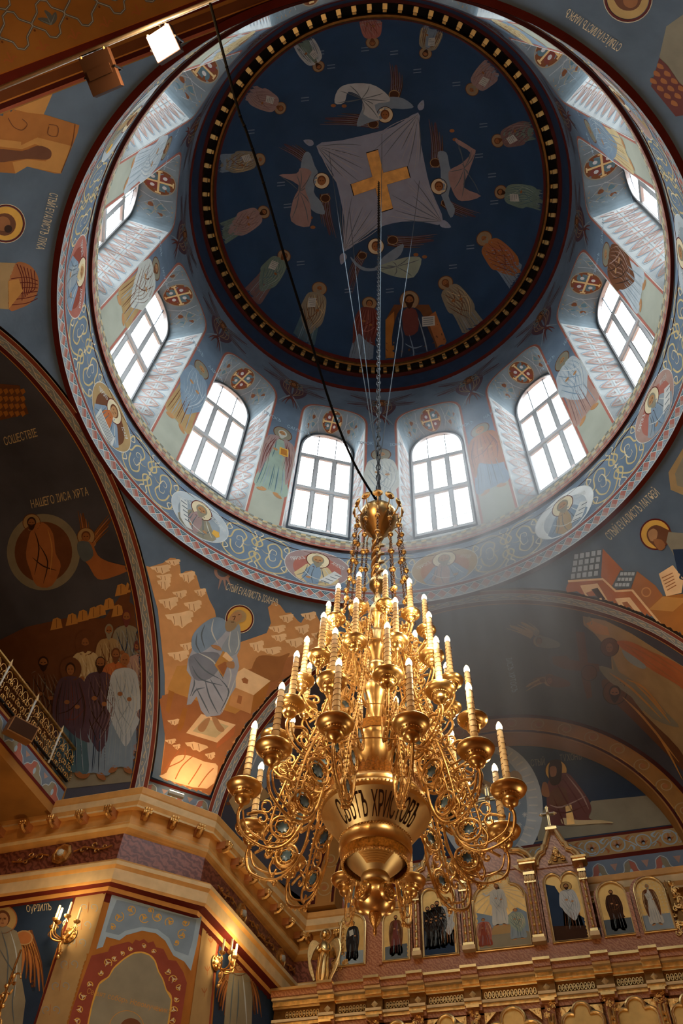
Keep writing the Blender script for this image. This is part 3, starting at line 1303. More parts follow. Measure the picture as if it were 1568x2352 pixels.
def saint(pt, robe='pink', robed='pinkdk', robel='rose', under='greyblue', underd='steel', hair='brown', beard=True, halo='taupe', item=None, kind=0, bald=False, skin='skin', turn=0, underl='steel'):
    """standing figure: local frame, y from 0 (crown) to 1 (feet), x lateral"""
    if halo:
        pt.circ(0, .085, .098, halo, 0, n=28)
        pt.ring(0, .085, .096, .010, 'brown', 1)
    for s_ in (-1, 1):
        pt.poly([(s_ * .03, .95), (s_ * .075, .94), (s_ * .12, .985), (s_ * .10, 1.0), (s_ * .05, .985)], skin, 0, smooth=True)
    pt.poly([(-.06, .155), (.06, .155), (.12, .2), (.15, .36), (.135, .55), (.15, .75), (.16, .94), (.08, .96), (0, .945), (-.08, .965), (-.155, .94), (-.145, .75), (-.13, .55), (-.15, .38), (-.12, .2)], under, 0, smooth=True)
    folds(pt, [[(x, .58), (x * 1.15, .78), (x * 1.3, .94)] for x in (-.10, -.055, -.01, .035, .085)], .009, underd, underl, 2)
    if kind == 0:       # mantle wrapped across
        pt.poly([(-.12, .19), (-.03, .15), (.07, .155), (.13, .21), (.165, .38), (.17, .56), (.12, .66), (.05, .78), (-.02, .72), (-.10, .60), (-.13, .52), (-.165, .46), (-.15, .30)], robe, 1, smooth=True)
        folds(pt, [[(-.10, .2), (-.02, .35), (.10, .5)], [(-.05, .18), (.05, .33), (.15, .42)], [(-.12, .32), (-.03, .5), (.08, .62)], [(.10, .22), (.05, .45), (-.06, .6)],
                   [(.14, .3), (.12, .5), (.03, .70)], [(-.13, .4), (-.06, .55), (.02, .70)], [(0, .17), (.01, .3), (-.05, .42)]], .010, robed, robel, 3)
    elif kind == 1:     # cloak hanging on both sides
        for s_ in (-1, 1):
            pt.poly([(s_ * .02, .155), (s_ * .08, .16), (s_ * .14, .22), (s_ * .175, .42), (s_ * .165, .62), (s_ * .13, .80), (s_ * .10, .62), (s_ * .07, .42), (s_ * .045, .25)], robe, 1, smooth=True)
            folds(pt, [[(s_ * .06, .19), (s_ * .12, .4), (s_ * .13, .72)], [(s_ * .10, .2), (s_ * .15, .4), (s_ * .145, .6)], [(s_ * .05, .2), (s_ * .08, .35), (s_ * .11, .55)]], .010, robed, robel, 3)
        folds(pt, [[(-.05, .2), (-.04, .35), (-.05, .5)], [(.04, .22), (.03, .36), (.04, .52)]], .009, underd, underl, 2)
    else:               # one broad cloak closed in front
        pt.poly([(-.07, .15), (.07, .15), (.14, .22), (.175, .42), (.15, .62), (.17, .70), (.06, .66), (-.02, .60), (-.08, .56), (-.13, .74), (-.15, .60), (-.17, .4), (-.13, .22)], robe, 1, smooth=True)
        folds(pt, [[(-.08, .2), (-.13, .4), (-.13, .66)], [(0, .18), (.02, .4), (-.04, .56)], [(.08, .2), (.13, .4), (.10, .6)], [(.12, .3), (0, .42), (-.12, .46)], [(.14, .4), (.04, .5), (-.06, .5)]], .010, robed, robel, 3)
    # fine drapery lines
    for k in range(13):
        x = -.12 + .02 * k
        if kind == 0:
            l = [(x * .7, .19), (x + .03, .34), (x * .8 + .05, .50), (x * .5 + .01, .60 + .006 * k)]
        elif kind == 1:
            sg = -1 if x < 0 else 1
            xx = sg * (.06 + abs(x) * .7)
            l = [(xx * .9, .2), (xx * 1.08, .42), (xx * 1.02, .62)]
        else:
            l = [(x * .7, .18), (x * 1.15, .38), (x * 1.1, .56)]
        pt.stroke(l, .0045, robed if k % 2 else robel, 3, taper=2)
        if k % 2 == 0 and abs(x) < .115:
            pt.stroke([(x * .95, .60), (x * 1.1 + .006, .76), (x * 1.25, .93)], .0045, underd if k % 4 else underl, 2, taper=2)
    # hands
    pt.circ(-.035, .36, .026, skin, 4, ry=.018, n=10)
    pt.circ(.06, .40, .024, skin, 4, ry=.018, n=10)
    if item == 'scroll':
        pt.poly([(-.10, .26), (0.0, .23), (.02, .36), (-.075, .40)], 'offwhite', 5)
        for k in range(4):
            pt.stroke([(-.088 + k * .006, .275 + k * .028), (-.008 + k * .006, .252 + k * .028)], .006, 'greydk', 6, smooth=False)
    elif item == 'book':
        pt.poly([(.0, .30), (.09, .29), (.10, .40), (.01, .41)], 'cuff', 5)
        pt.poly([(.015, .315), (.078, .307), (.086, .388), (.024, .396)], 'ochre2', 6)
    head(pt, 0, .085, .044, hair, beard, skin, None, ly=4, bald=bald, turn=turn)


def wing(pt, x0, y0, x1, y1, w_, m1='wing', m2='wingdk', m3='greylt', n=5, bend=.2):
    dx, dy = x1 - x0, y1 - y0
    L = math.hypot(dx, dy)
    nx, ny = -dy / L, dx / L
    pt.stroke([(x0, y0), ((x0 + x1) / 2 + nx * w_ * bend, (y0 + y1) / 2 + ny * w_ * bend), (x0 + dx * .92 + nx * w_ * bend, y0 + dy * .92 + ny * w_ * bend)], w_ * .95, m2, 0, taper=1)
    for i in range(n):
        t = (i / (n - 1) - .5)
        sx, sy = x0 + nx * w_ * t * .6, y0 + ny * w_ * t * .6
        l = 1 - .35 * (t + .5)
        ex, ey = x0 + dx * l + nx * w_ * (t * 1.1 + bend), y0 + dy * l + ny * w_ * (t * 1.1 + bend)
        mx, my = (sx + ex) / 2 + nx * w_ * bend, (sy + ey) / 2 + ny * w_ * bend
        pt.stroke([(sx, sy), (mx, my), (ex, ey)], w_ * .34, m1 if i % 2 else m2, 1, taper=1)
        pt.stroke([(sx, sy), (mx, my), (ex, ey)], w_ * .04, m3, 2, taper=1)
    pt.circ(x0 + dx * .1, y0 + dy * .1, w_ * .5, m1, 3, ry=w_ * .42, n=14)
    pt.ring(x0 + dx * .1, y0 + dy * .1, w_ * .45, w_ * .06, 'tan', 4, ry=w_ * .38, n=14)


# --- dome: apostles round the edge, four angels holding the white cloth
dp = Paint(s_dome, 16, off=.006, step=.0014, clip=lambda q: q.z > ZD0 + .01)
D = [((855, 97), (846, -30), 'redlt', 'wine', 'rose', 'pink', 0, None), ((977, 122), (1012, 5), 'khaki', 'brown', 'sand', 'greyblue', 1, 'scroll'),
     ((1084, 205), (1178, 112), 'pink', 'pinkdk', 'rose', 'greyblue', 0, 'scroll'), ((1143, 323), (1268, 285), 'pinkdk', 'plum', 'pink', 'green', 0, 'scroll'),
     ((1150, 441), (1282, 468), 'green', 'teal', 'greenlt', 'green', 0, 'scroll'), ((1112, 548), (1212, 668), 'ochred', 'wine', 'redlt', 'greyblue', 0, None),
     ((1023, 650), (1100, 775), 'khaki', 'brown', 'sand', 'khaki', 0, None), ((848, 697), (826, 836), 'wine', 'dkred', 'redlt', 'greyblue', 2, None),
     ((733, 663), (690, 800), 'khaki', 'brown', 'sand', 'teal', 0, 'scroll'), ((652, 588), (572, 690), 'green', 'teal', 'greenlt', 'pinkdk', 0, 'scroll'),
     ((605, 487), (492, 545), 'pink', 'pinkdk', 'rose', 'green', 0, None), ((596, 366), (475, 378), 'khaki', 'brown', 'sand', 'greyblue', 0, 'scroll'),
     ((643, 248), (535, 190), 'pink', 'pinkdk', 'rose', 'pink', 0, 'scroll'), ((731, 152), (668, 52), 'greylt', 'greydk', 'offwhite', 'green', 1, 'scroll')]
for i, (h_, f_, r1, r2, r3, un, kd, it) in enumerate(D):
    dx, dy = f_[0] - h_[0], f_[1] - h_[1]
    s_ = .085
    hx, hy = h_[0] - dx * s_ / (1 - s_), h_[1] - dy * s_ / (1 - s_)
    dp.local(hx, hy, f_[0], f_[1], 1.12 if math.hypot(dx, dy) > 115 else 1.25)
    saint(dp, r1, r2, r3, un, 'greydk', hair=('brown', 'dkbrown', 'khaki')[i % 3], beard=i != 7, item=it, kind=kd, halo='taupe', skin='skindk')
dp.reset()
# Christ on the throne
dp.poly([(905, 700), (985, 700), (1030, 800), (1042, 838), (885, 838), (888, 730)], 'brown', 0)
dp.poly([(885, 735), (905, 715), (905, 838), (885, 838)], 'ochre2', 1)
dp.poly([(1000, 715), (1045, 838), (1020, 838), (980, 730)], 'ochred', 1)
dp.poly([(918, 712), (940, 706), (965, 715), (985, 760), (1000, 800), (985, 838), (915, 838), (900, 790), (905, 745)], 'navy', 2, smooth=True)
dp.poly([(925, 715), (955, 712), (960, 760), (930, 770)], 'wine', 3, smooth=True)
folds(dp, [[(915, 730), (925, 780), (920, 830)], [(960, 730), (975, 780), (985, 830)], [(930, 790), (950, 800), (970, 795)], [(940, 770), (950, 810), (945, 835)]], 3, 'greyblue', 'steel', 4)
dp.poly([(969, 728), (998, 726), (999, 748), (970, 751)], 'offwhite', 5)
for k in range(4):
    dp.stroke([(972, 732 + k * 4.6), (995, 730.5 + k * 4.6)], 1.4, 'greydk', 6, smooth=False)
head(dp, 940, 690, 11, 'dkbrown', True, 'skindk', 'taupe', ly=4)
# the white cloth
cloth = [(726, 335), (785, 322), (845, 308), (905, 290), (960, 258), (962, 300), (972, 360), (988, 430), (1018, 512), (960, 508), (905, 512), (850, 532), (790, 578), (792, 520), (782, 460), (765, 400)]
dp.poly(cloth, 'cloth', 1, smooth=True)
for cx, cy, dx, dy in ((966, 245, 6, -16), (1018, 514, 18, 8), (788, 590, -5, 18), (712, 328, -16, -6)):
    px, py = -dy * .45, dx * .45
    dp.poly([(cx - dx * .5, cy - dy * .5), (cx + px, cy + py), (cx + dx, cy + dy), (cx - px, cy - py)], 'cloth', 1, smooth=True)
    dp.circ(cx + dx * .4, cy + dy * .4, 3, 'grey', 2, n=8)
rg = random.Random(3)
for cx, cy in ((728, 336), (960, 262), (1014, 508), (792, 572)):
    for k in range(15):
        tx, ty = 872 + rg.uniform(-1, 1) * 8, 418 + rg.uniform(-1, 1) * 8
        an = math.atan2(ty - cy, tx - cx) + math.radians(-36 + 72 * k / 14)
        L_ = rg.uniform(80, 128)
        dp.stroke([(cx, cy), (cx + L_ * .55 * math.cos(an) , cy + L_ * .55 * math.sin(an)), (872 + (cx + L_ * math.cos(an) - 872) * .93, 418 + (cy + L_ * math.sin(an) - 418) * .93)], 1.8, 'clothgrey' if k % 3 else 'greydk', 2, taper=2)
CR = [(841, 352), (868, 344), (880, 397), (934, 382), (941, 408), (888, 424), (902, 478), (876, 486), (862, 432), (813, 449), (806, 423), (855, 406)]
dp.poly([((x - 873) * 1.03 + 873, (y - 415) * 1.03 + 415) for x, y in CR], 'black', 3)
dp.poly(CR, 'goldp', 4)
# four angels
for (hx, hy, body, bm, robe_, rm, wings, legs) in (
        (884, 263, [(845, 232), (890, 222), (925, 225), (950, 245), (925, 250), (895, 250), (880, 272), (850, 280), (820, 290), (826, 262)], 'greyblue',
         [(775, 206), (800, 192), (850, 192), (885, 212), (895, 232), (860, 240), (872, 275), (835, 262), (830, 225), (800, 210), (790, 235), (768, 236)], 'greylt',
         ((870, 285, 735, 275, 26), (905, 225, 905, 142, 26)), ((765, 242), (790, 243))),
        (738, 415, [(700, 350), (712, 352), (722, 380), (730, 400), (720, 440), (738, 465), (745, 492), (715, 482), (700, 440), (690, 400), (692, 370)], 'greyblue',
         [(690, 385), (715, 395), (700, 430), (712, 470), (710, 520), (668, 508), (672, 460), (685, 425), (640, 402), (680, 398)], 'pink',
         ((712, 375, 645, 330, 24), (745, 445, 762, 548, 24)), ((712, 500), (718, 522))),
        (863, 566, [(805, 590), (830, 612), (860, 615), (880, 590), (925, 560), (920, 585), (895, 605), (870, 620), (835, 622), (812, 605)], 'greyblue',
         [(862, 615), (900, 600), (940, 590), (968, 595), (950, 637), (905, 635), (870, 620), (885, 610)], 'greenlt',
         ((835, 578, 800, 672, 22), (890, 552, 1005, 548, 26)), ((955, 585), (975, 590))),
        (1008, 428, [(1005, 350), (1025, 350), (1032, 380), (1040, 410), (1030, 450), (1045, 480), (1035, 500), (1020, 465), (1012, 440), (1012, 390)], 'greyblue',
         [(1030, 395), (1060, 375), (1080, 350), (1050, 330), (1048, 318), (1085, 340), (1092, 350), (1075, 400), (1065, 430), (1105, 450), (1060, 462), (1040, 440)], 'pink',
         ((1000, 385, 995, 272, 26), (1015, 462, 1100, 498, 22)), ((1038, 300), (1045, 320)))):
    for wx0, wy0, wx1, wy1, ww in wings:
        wing(dp, wx0, wy0, wx1, wy1, ww, 'wingdk', 'plum', 'grey', 6, .15)
    for lx, ly_ in legs:
        dp.circ(lx, ly_, 6, 'skindk', 4, ry=4, n=10)
    dp.poly(body, bm, 5, smooth=True)
    dp.poly(robe_, rm, 6, smooth=True)
    cx = sum(p[0] for p in robe_) / len(robe_)
    cy = sum(p[1] for p in robe_) / len(robe_)
    for k in range(0, len(robe_), 1):
        q = robe_[k]
        dp.stroke([(q[0] * .9 + cx * .1, q[1] * .9 + cy * .1), ((q[0] + cx) / 2 + 3, (q[1] + cy) / 2), (cx, cy)], 2, 'greydk', 7, taper=2)
    head(dp, hx, hy, 9.5, 'brown', False, 'skindk', 'cream', 'dkbrown', ly=8, hr=1.95)
for (x, y) in ((735, 118), (760, 150), (905, 118), (838, 110), (958, 160), (1048, 190), (1110, 285), (1100, 355), (1130, 400), (1135, 462), (1080, 565), (1040, 610), (800, 665), (690, 602), (645, 420), (660, 470), (700, 225), (575, 300), (895, 665)):
    for k in range(2):
        dp.stroke([(x - 9, y + k * 7), (x + 9, y + k * 7 - 2)], 2.4, 'mid', 0, smooth=False)
pd = dp.done('painted_apostles_and_angels', dome)
pd['label'] = 'painted white cloth with gold cross, four angels and ring of apostles'

# --- drum: a standing prophet between every two windows, a seraph above
DS = {0: ('ochred', 'wine', 'orange', 'greyblue', 'greydk', 'skin', False, 2, None, False), 11: ('offwhite', 'grey', 'white', 'greylt', 'grey', 'khaki', True, 0, None, False),
      10: ('pink', 'wine', 'rose', 'greenlt', 'teal', 'offwhite', True, 1, 'book', False), 1: ('greylt', 'greyblue', 'white', 'rose', 'pinkdk', 'khaki', True, 0, None, False),
      9: ('greyblue', 'steel', 'greylt', 'tan', 'brown', 'khaki', True, 0, None, True), 2: ('brown', 'dkbrown', 'rose', 'greylt', 'grey', 'khaki', True, 0, None, True),
      8: ('offwhite', 'brown', 'white', 'tan', 'brown', 'brown', True, 0, None, False), 3: ('greyblue', 'steel', 'greylt', 'sand', 'tan', 'khaki', True, 0, None, False),
      7: ('greylt', 'grey', 'white', 'greylt', 'grey', 'brown', True, 0, None, False), 4: ('sand', 'tan', 'cream', 'greyblue', 'steel', 'brown', True, 0, None, False),
      5: ('rose', 'pinkdk', 'cream', 'sand', 'tan', 'brown', True, 0, None, False), 6: ('sand', 'tan', 'cream', 'greylt', 'grey', 'brown', True, 0, None, False)}
for k in range(12):
    wp = Paint(s_drum(15 + 30 * k), .16, off=.004, step=.0008)
    r1, r2, r3, un, und, hr_, bd_, kd, it, bald = DS[k]
    wp.local(0, 18.72, 0, 16.0, .92, flip=-1)
    saint(wp, r1, r2, r3, un, und, hair=hr_, beard=bd_, kind=kd, item=it, halo='khaki', bald=bald, turn=.4 if k % 2 else -.3)
    wp.reset()
    wp.text('ПРРОКЪ', -.36, 19.0, .13, 'paleblue', 1, cond=.7)
    wp.text(('НАУМЪ', 'ИЛІЯ', 'ДАВИДЪ', 'НОЙ', 'АВРААМЪ', 'АДАМЪ', 'ЕНОХЪ', 'ІОВЪ', 'МОѴСЕЙ', 'ААРОНЪ', 'САМУИЛЪ', 'ІОНА')[k], .38, 18.92, .13, 'paleblue', 1, cond=.7)
    # seraph: six dark wings round a face
    for x, z, x1, z1, ww in ((-.08, 21.0, -.95, 21.35, .18), (.08, 21.0, .95, 21.35, .18), (-.1, 20.9, -1.02, 20.85, .2), (.1, 20.9, 1.02, 20.85, .2)):
        wing(wp, x, z, x1, z1, ww, 'greydk', 'plum', 'steel', 5, -.1 if x < 0 else .1)
    for s_ in (-1, 1):
        wp.poly([(s_ * .05, 20.95), (s_ * .35, 20.95), (s_ * .40, 20.7), (s_ * .2, 20.35), (s_ * -.12, 20.15), (s_ * .02, 20.5)], 'plum', 2, smooth=True)
        for q in range(3):
            wp.stroke([(-s_ * .02 * q, 20.35), (-s_ * (.08 + .06 * q), 20.1), (-s_ * (.12 + .1 * q), 19.85)], .06, 'wine' if q < 2 else 'steel', 3, taper=1)
            wp.stroke([(s_ * (.1 + .09 * q), 20.9), (s_ * (.12 + .08 * q), 20.65), (s_ * .03, 20.4)], .02, 'taupe', 3, taper=2)
    wp.local(0, 21.12, 0, 20.12, 1, flip=-1)
    head(wp, 0, .13, .085, 'dkbrown', False, 'skindk', 'brown', 'dkbrown', ly=6, hr=2.1)
    wp.reset()
    wp.stroke([(-SEC, GZ), (-HW - .06, GZ)], .02, 'paleblue', 0, smooth=False)
    o = wp.done('painted_prophet', drum)

# --- medallions of the frieze
MED = {0: ('tan', 'ochred', 'rose', 'greyblue', 'khaki', 'АГГЕЙ', None), 11: ('pink', 'redlt', 'greyblue', 'sand', 'khaki', 'АМОСЪ', 'R'), 10: ('greylt', 'grey', 'pink', 'khaki', 'khaki', 'ІЕЗЕКІИЛЬ', 'L'),
       9: ('tan', 'brown', 'orange', 'greyblue', 'brown', 'ІСАІЯ', 'B'), 8: ('redlt', 'red', 'grey', 'greyblue', 'sand', 'ІЕРЕМІЯ', None), 7: ('greylt', 'grey', 'tan', 'khaki', 'brown', 'ОСІЯ', 'L'),
       1: ('pale', 'greylt', 'tan', 'greyblue', 'khaki', 'ІОИЛЬ', 'R'), 2: ('rose', 'redlt', 'greyblue', 'grey', 'khaki', 'МИХЕЙ', 'R'), 3: ('greylt', 'grey', 'tan', 'rose', 'khaki', 'НАУМЪ', None),
       4: ('rose', 'pink', 'greyblue', 'tan', 'brown', 'ИЛІЯ', 'R'), 5: ('greylt', 'grey', 'pink', 'grey', 'brown', 'МАЛАХІЯ', None), 6: ('tan', 'ochred', 'grey', 'rose', 'brown', 'ЗАХАРІЯ', 'R')}
for k in range(12):
    bgc, bgi, r1, r2, hr_, nm, it = MED[k]
    mp = Paint(s_cyl(30 * k, RE), .14, off=.0065, step=.0009)
    mp.circ(0, 14.16, .69, 'white', 0, ry=.555, n=48)
    mp.circ(0, 14.16, .675, bgc, 1, ry=.54, n=48)
    mp.circ(0, 14.10, .50, bgi, 2, ry=.44, n=36)

    def el(pts):
        out = []
        for x, y in pts:
            d = math.hypot(x / .665, (y - 14.16) / .53)
            if d > 1:
                x, y = x / d, 14.16 + (y - 14.16) / d
            out.append((x, y))
        return out
    body = [(-.12, 14.28), (.12, 14.28), (.24, 14.2), (.36, 14.02), (.47, 13.86), (.42, 13.72), (.2, 13.62), (0, 13.6), (-.2, 13.62), (-.40, 13.72), (-.46, 13.86), (-.34, 14.04), (-.24, 14.2)]
    mp.poly(el(body), r2, 3)
    mp.poly(el([(-.10, 14.28), (.04, 14.28), (.10, 14.0), (.05, 13.65), (-.18, 13.63), (-.3, 13.8), (-.2, 14.1)]), r1, 4)
    folds(mp, [el(l) for l in ([(-.2, 14.2), (-.25, 13.95), (-.4, 13.8)], [(.15, 14.2), (.25, 14.0), (.38, 13.82)], [(-.05, 14.2), (-.1, 13.9), (-.05, 13.65)], [(.08, 14.2), (.15, 13.9), (.2, 13.68)],
                               [(-.3, 14.05), (-.1, 13.85), (.2, 13.8)], [(.3, 14.0), (.2, 13.8), (0, 13.7)], [(-.15, 14.15), (-.2, 13.9), (-.3, 13.7)])], .022, 'greydk', 'offwhite', 5)
    mp.circ(-.16, 13.82, .055, 'skin', 6, ry=.035, n=10)
    mp.circ(.2, 13.86, .055, 'skin', 6, ry=.035, n=10)
    if it == 'R':
        mp.poly([(.05, 13.78), (.3, 13.72), (.52, 14.02), (.36, 14.14)], 'white', 7)
        for q in range(4):
            mp.stroke([(.1 + q * .09, 13.8 + q * .075), (.27 + q * .075, 13.745 + q * .08)], .02, 'greydk', 8, smooth=False)
    elif it == 'L':
        mp.poly([(-.52, 14.3), (-.34, 14.32), (-.2, 13.85), (-.05, 13.7), (-.2, 13.66), (-.38, 13.8)], 'white', 7)
        for q in range(5):
            mp.stroke([(-.48 + q * .05, 14.24 - q * .1), (-.34 + q * .05, 14.25 - q * .1)], .025, 'greydk', 8, smooth=False)
        mp.poly([(.36, 14.08), (.48, 14.1), (.52, 13.98), (.46, 13.9), (.34, 13.95)], 'cuff', 7)
    elif it == 'B':
        mp.poly([(-.3, 13.98), (.3, 13.9), (.34, 13.68), (0, 13.62), (-.3, 13.68)], 'white', 7, smooth=False)
        for q in range(5):
            mp.stroke([(-.25, 13.93 - q * .05), (.27, 13.86 - q * .045)], .018, 'greydk', 8, smooth=False)
    mp.local(0, 15.4, 0, 14.4, 1, flip=-1)
    head(mp, 0, 1.0, .125, hr_, k != 9, 'skin', 'cream', 'dkred', ly=6, hr=1.95, bald=k in (0, 11))
    mp.reset()
    mp.text('ПРРОКЪ', -.42, 14.33, .1, 'white', 5, rot=.5, cond=.6)
    mp.text(nm, .43, 14.33, .1, 'white', 5, rot=-.5, cond=.6)
    mp.done('painted_medallion', ring)
# ================================================================== MURALS OF THE LOWER ZONE


def inlim(q):
    return abs(q.x) <= W0 + .01 and abs(q.y) <= W0 + .01 and 9.58 < q.z < ZE - .01


# --- altar-left pendentive: the seated evangelist with rocks
jp = Paint(s_pend, 11, off=.004, step=.0011, clip=inlim)
jp.poly([(335, 1300), (344, 1302), (374, 1293), (391, 1281), (403, 1282), (413, 1299), (415, 1319), (426, 1312), (441, 1310), (451, 1322), (459, 1351), (472, 1354), (480, 1377), (493, 1402), (500, 1440), (500, 1490),
         (546, 1477), (590, 1462), (612, 1454), (622, 1431), (615, 1395), (630, 1382), (643, 1390), (656, 1408), (668, 1407), (684, 1426), (691, 1431), (702, 1413), (722, 1405), (732, 1423), (745, 1450), (770, 1440), (770, 1520), (490, 1850), (360, 1850), (378, 1700), (378, 1550), (362, 1400)], 'rock', 0)
jp.poly([(365, 1600), (760, 1480), (490, 1850), (360, 1850), (380, 1700)], 'ochred', 1)
for i, (x, y, w_, h_, sl) in enumerate(((378, 1288, 36, 14, .3), (344, 1302, 48, 20, .35), (358, 1322, 36, 16, .3), (360, 1334, 32, 26, .5), (410, 1318, 38, 24, .6), (395, 1360, 34, 18, .4), (363, 1378, 46, 26, .55), (421, 1385, 42, 24, .5),
                                        (445, 1356, 28, 18, .4), (378, 1412, 66, 34, .6), (384, 1500, 50, 24, .35), (412, 1480, 30, 18, .4), (616, 1440, 40, 18, .2), (640, 1415, 34, 20, .3), (676, 1440, 34, 22, .3), (690, 1410, 36, 20, .2), (654, 1470, 42, 22, .3),
                                        (572, 1478, 34, 26, .3), (596, 1490, 50, 18, .2), (622, 1460, 36, 18, .3), (714, 1455, 30, 18, .3), (690, 1470, 30, 18, .3), (384, 1655, 28, 14, .3), (378, 1700, 26, 12, .4), (396, 1712, 18, 12, .5), (424, 1706, 56, 26, .3), (470, 1732, 24, 16, .3))):
    jp.poly([(x, y), (x + w_ * .5, y - h_ * .12), (x + w_ * .84, y - h_ * .28), (x + w_ * .98, y - h_ * .2), (x + w_, y + h_ * .15), (x + w_ * .9, y + h_ * .2), (x + w_ * .96, y + h_ * .45), (x + w_ * .8, y + h_ * .6), (x + w_ * .6, y + h_ * (.75 + sl * .3)), (x + w_ * .48, y + h_ * (.6 + sl * .2)), (x + w_ * .34, y + h_ * (.62 + sl * .2)), (x + w_ * .22, y + h_ * .35), (x + w_ * .1, y + h_ * .3)], 'rocklt', 2)
    for q in (.3, .55):
        jp.stroke([(x + w_ * q, y + h_ * .1), (x + w_ * (q + .05), y + h_ * (.5 + sl * q))], 1.3, 'rockdk', 3, smooth=False)
jp.poly([(588, 1512), (610, 1505), (640, 1508), (665, 1500), (655, 1520), (640, 1560), (600, 1570), (575, 1555)], 'rockdk', 2, smooth=True)
jp.poly([(382, 1775), (400, 1740), (430, 1735), (470, 1750), (500, 1760), (475, 1812), (370, 1786)], 'rocklt', 2, smooth=True)
for l in ([(372, 1775), (395, 1745), (410, 1725)], [(402, 1790), (418, 1760), (445, 1735)], [(432, 1802), (450, 1775), (462, 1755)], [(455, 1808), (475, 1780), (490, 1765)], [(380, 1765), (420, 1745), (425, 1720)]):
    jp.stroke(l, 2.5, 'orange', 3)
# bench, desk, footstool
jp.poly([(406, 1530), (430, 1528), (450, 1560), (560, 1600), (560, 1625), (540, 1640), (395, 1590), (383, 1585)], 'ochre', 3)
jp.poly([(560, 1534), (621, 1564), (582, 1597), (536, 1578), (543, 1545)], 'rocklt', 4)
jp.poly([(536, 1578), (582, 1597), (575, 1640), (525, 1620)], 'rock', 4)
jp.poly([(582, 1597), (621, 1564), (606, 1610), (575, 1640)], 'ochre2', 4)
jp.poly([(554, 1560), (562, 1556), (570, 1562), (568, 1571), (558, 1569)], 'ochred', 5)
jp.poly([(547, 1597), (556, 1600), (553, 1618), (543, 1614)], 'ochred', 5)
jp.poly([(387, 1585), (400, 1590), (388, 1640), (380, 1632)], 'ochre2', 4)
jp.poly([(420, 1625), (430, 1628), (422, 1665), (414, 1680), (405, 1676), (412, 1650)], 'ochre2', 4)
jp.poly([(462, 1640), (541, 1665), (498, 1706), (427, 1684)], 'rocklt', 4)
jp.poly([(470, 1650), (525, 1668), (495, 1695), (442, 1680)], 'sand', 5)
jp.poly([(427, 1684), (498, 1706), (496, 1720), (423, 1697)], 'ochred', 4)
jp.poly([(498, 1706), (541, 1665), (537, 1688), (496, 1720)], 'orange', 4)
for pts in ([(474, 1650), (482, 1652), (472, 1675), (464, 1682), (455, 1678), (455, 1668)], [(486, 1650), (496, 1648), (506, 1664), (515, 1675), (510, 1682), (498, 1676)]):
    jp.poly(pts, 'skin', 6, smooth=True)
# robe
robe = [(515, 1424), (500, 1418), (484, 1421), (459, 1438), (441, 1462), (440, 1494), (431, 1515), (428, 1540), (439, 1557), (434, 1582), (428, 1620), (438, 1618), (451, 1600), (461, 1632), (474, 1647), (505, 1643), (516, 1618), (541, 1578), (541, 1558), (549, 1531), (544, 1505), (551, 1490), (552, 1450), (545, 1432), (530, 1440)]
jp.poly(robe, 'clothgrey', 7)
jp.poly([(515, 1424), (500, 1418), (484, 1421), (459, 1438), (441, 1462), (441, 1490), (460, 1500), (500, 1470), (520, 1445)], 'greyblue', 8, smooth=True)
jp.poly([(545, 1432), (552, 1450), (548, 1495), (520, 1510), (508, 1490), (525, 1460)], 'grey', 8, smooth=True)
jp.poly([(432, 1515), (455, 1500), (500, 1500), (505, 1530), (480, 1560), (445, 1560)], 'clothdk', 8, smooth=True)
for i, l in enumerate(([(490, 1422), (486, 1450), (500, 1480)], [(470, 1435), (462, 1460), (470, 1490)], [(452, 1455), (450, 1480), (460, 1500)], [(530, 1445), (525, 1480), (530, 1500)], [(445, 1510), (470, 1540), (505, 1560)], [(440, 1530), (460, 1560), (510, 1575)],
                       [(455, 1500), (490, 1520), (510, 1560)], [(470, 1560), (480, 1600), (500, 1640)], [(450, 1580), (465, 1610), (480, 1640)], [(520, 1520), (530, 1550), (520, 1590)], [(505, 1560), (525, 1590), (505, 1635)], [(440, 1600), (450, 1585), (470, 1580)],
                       [(545, 1450), (548, 1480), (540, 1500)], [(510, 1500), (500, 1530), (512, 1560)], [(482, 1560), (500, 1590), (512, 1612)], [(540, 1560), (525, 1600), (508, 1640)], [(436, 1600), (445, 1575), (445, 1560)])):
    jp.stroke(l, 3.2, 'greydk' if i % 3 else 'offwhite', 9, taper=2)
jp.poly([(512, 1495), (528, 1512), (512, 1556), (492, 1528)], 'ochre', 10)
jp.poly([(516, 1520), (524, 1525), (512, 1552), (498, 1530)], 'ochred', 11)
jp.poly([(518, 1497), (535, 1515), (528, 1522), (510, 1508)], 'rocklt', 11)
jp.poly([(520, 1522), (536, 1520), (537, 1535), (522, 1533)], 'skin', 12, smooth=True)
jp.poly([(484, 1482), (502, 1484), (508, 1494), (492, 1490)], 'skin', 12, smooth=True)
jp.circ(550, 1422, 29, 'cuff', 4, n=36)
jp.ring(550, 1422, 30, 3.4, 'dkred', 5)
jp.ring(550, 1422, 32.5, 1.4, 'cream', 6)
jp.poly([(525, 1420), (540, 1403), (555, 1402), (565, 1412), (562, 1426), (548, 1432), (538, 1445), (525, 1450), (516, 1440)], 'tan', 10, smooth=True)
jp.poly([(530, 1412), (548, 1405), (556, 1418), (540, 1430), (528, 1428)], 'skin', 11, smooth=True)
jp.poly([(518, 1428), (536, 1426), (542, 1436), (530, 1450), (518, 1446)], 'taupe', 12, smooth=True)
for a, b_ in (((533, 1417), (540, 1415)), ((546, 1413), (551, 1412)), ((540, 1416), (536, 1425)), ((530, 1429), (537, 1429))):
    jp.stroke([a, b_], 1.6, 'dkbrown', 13, smooth=False)
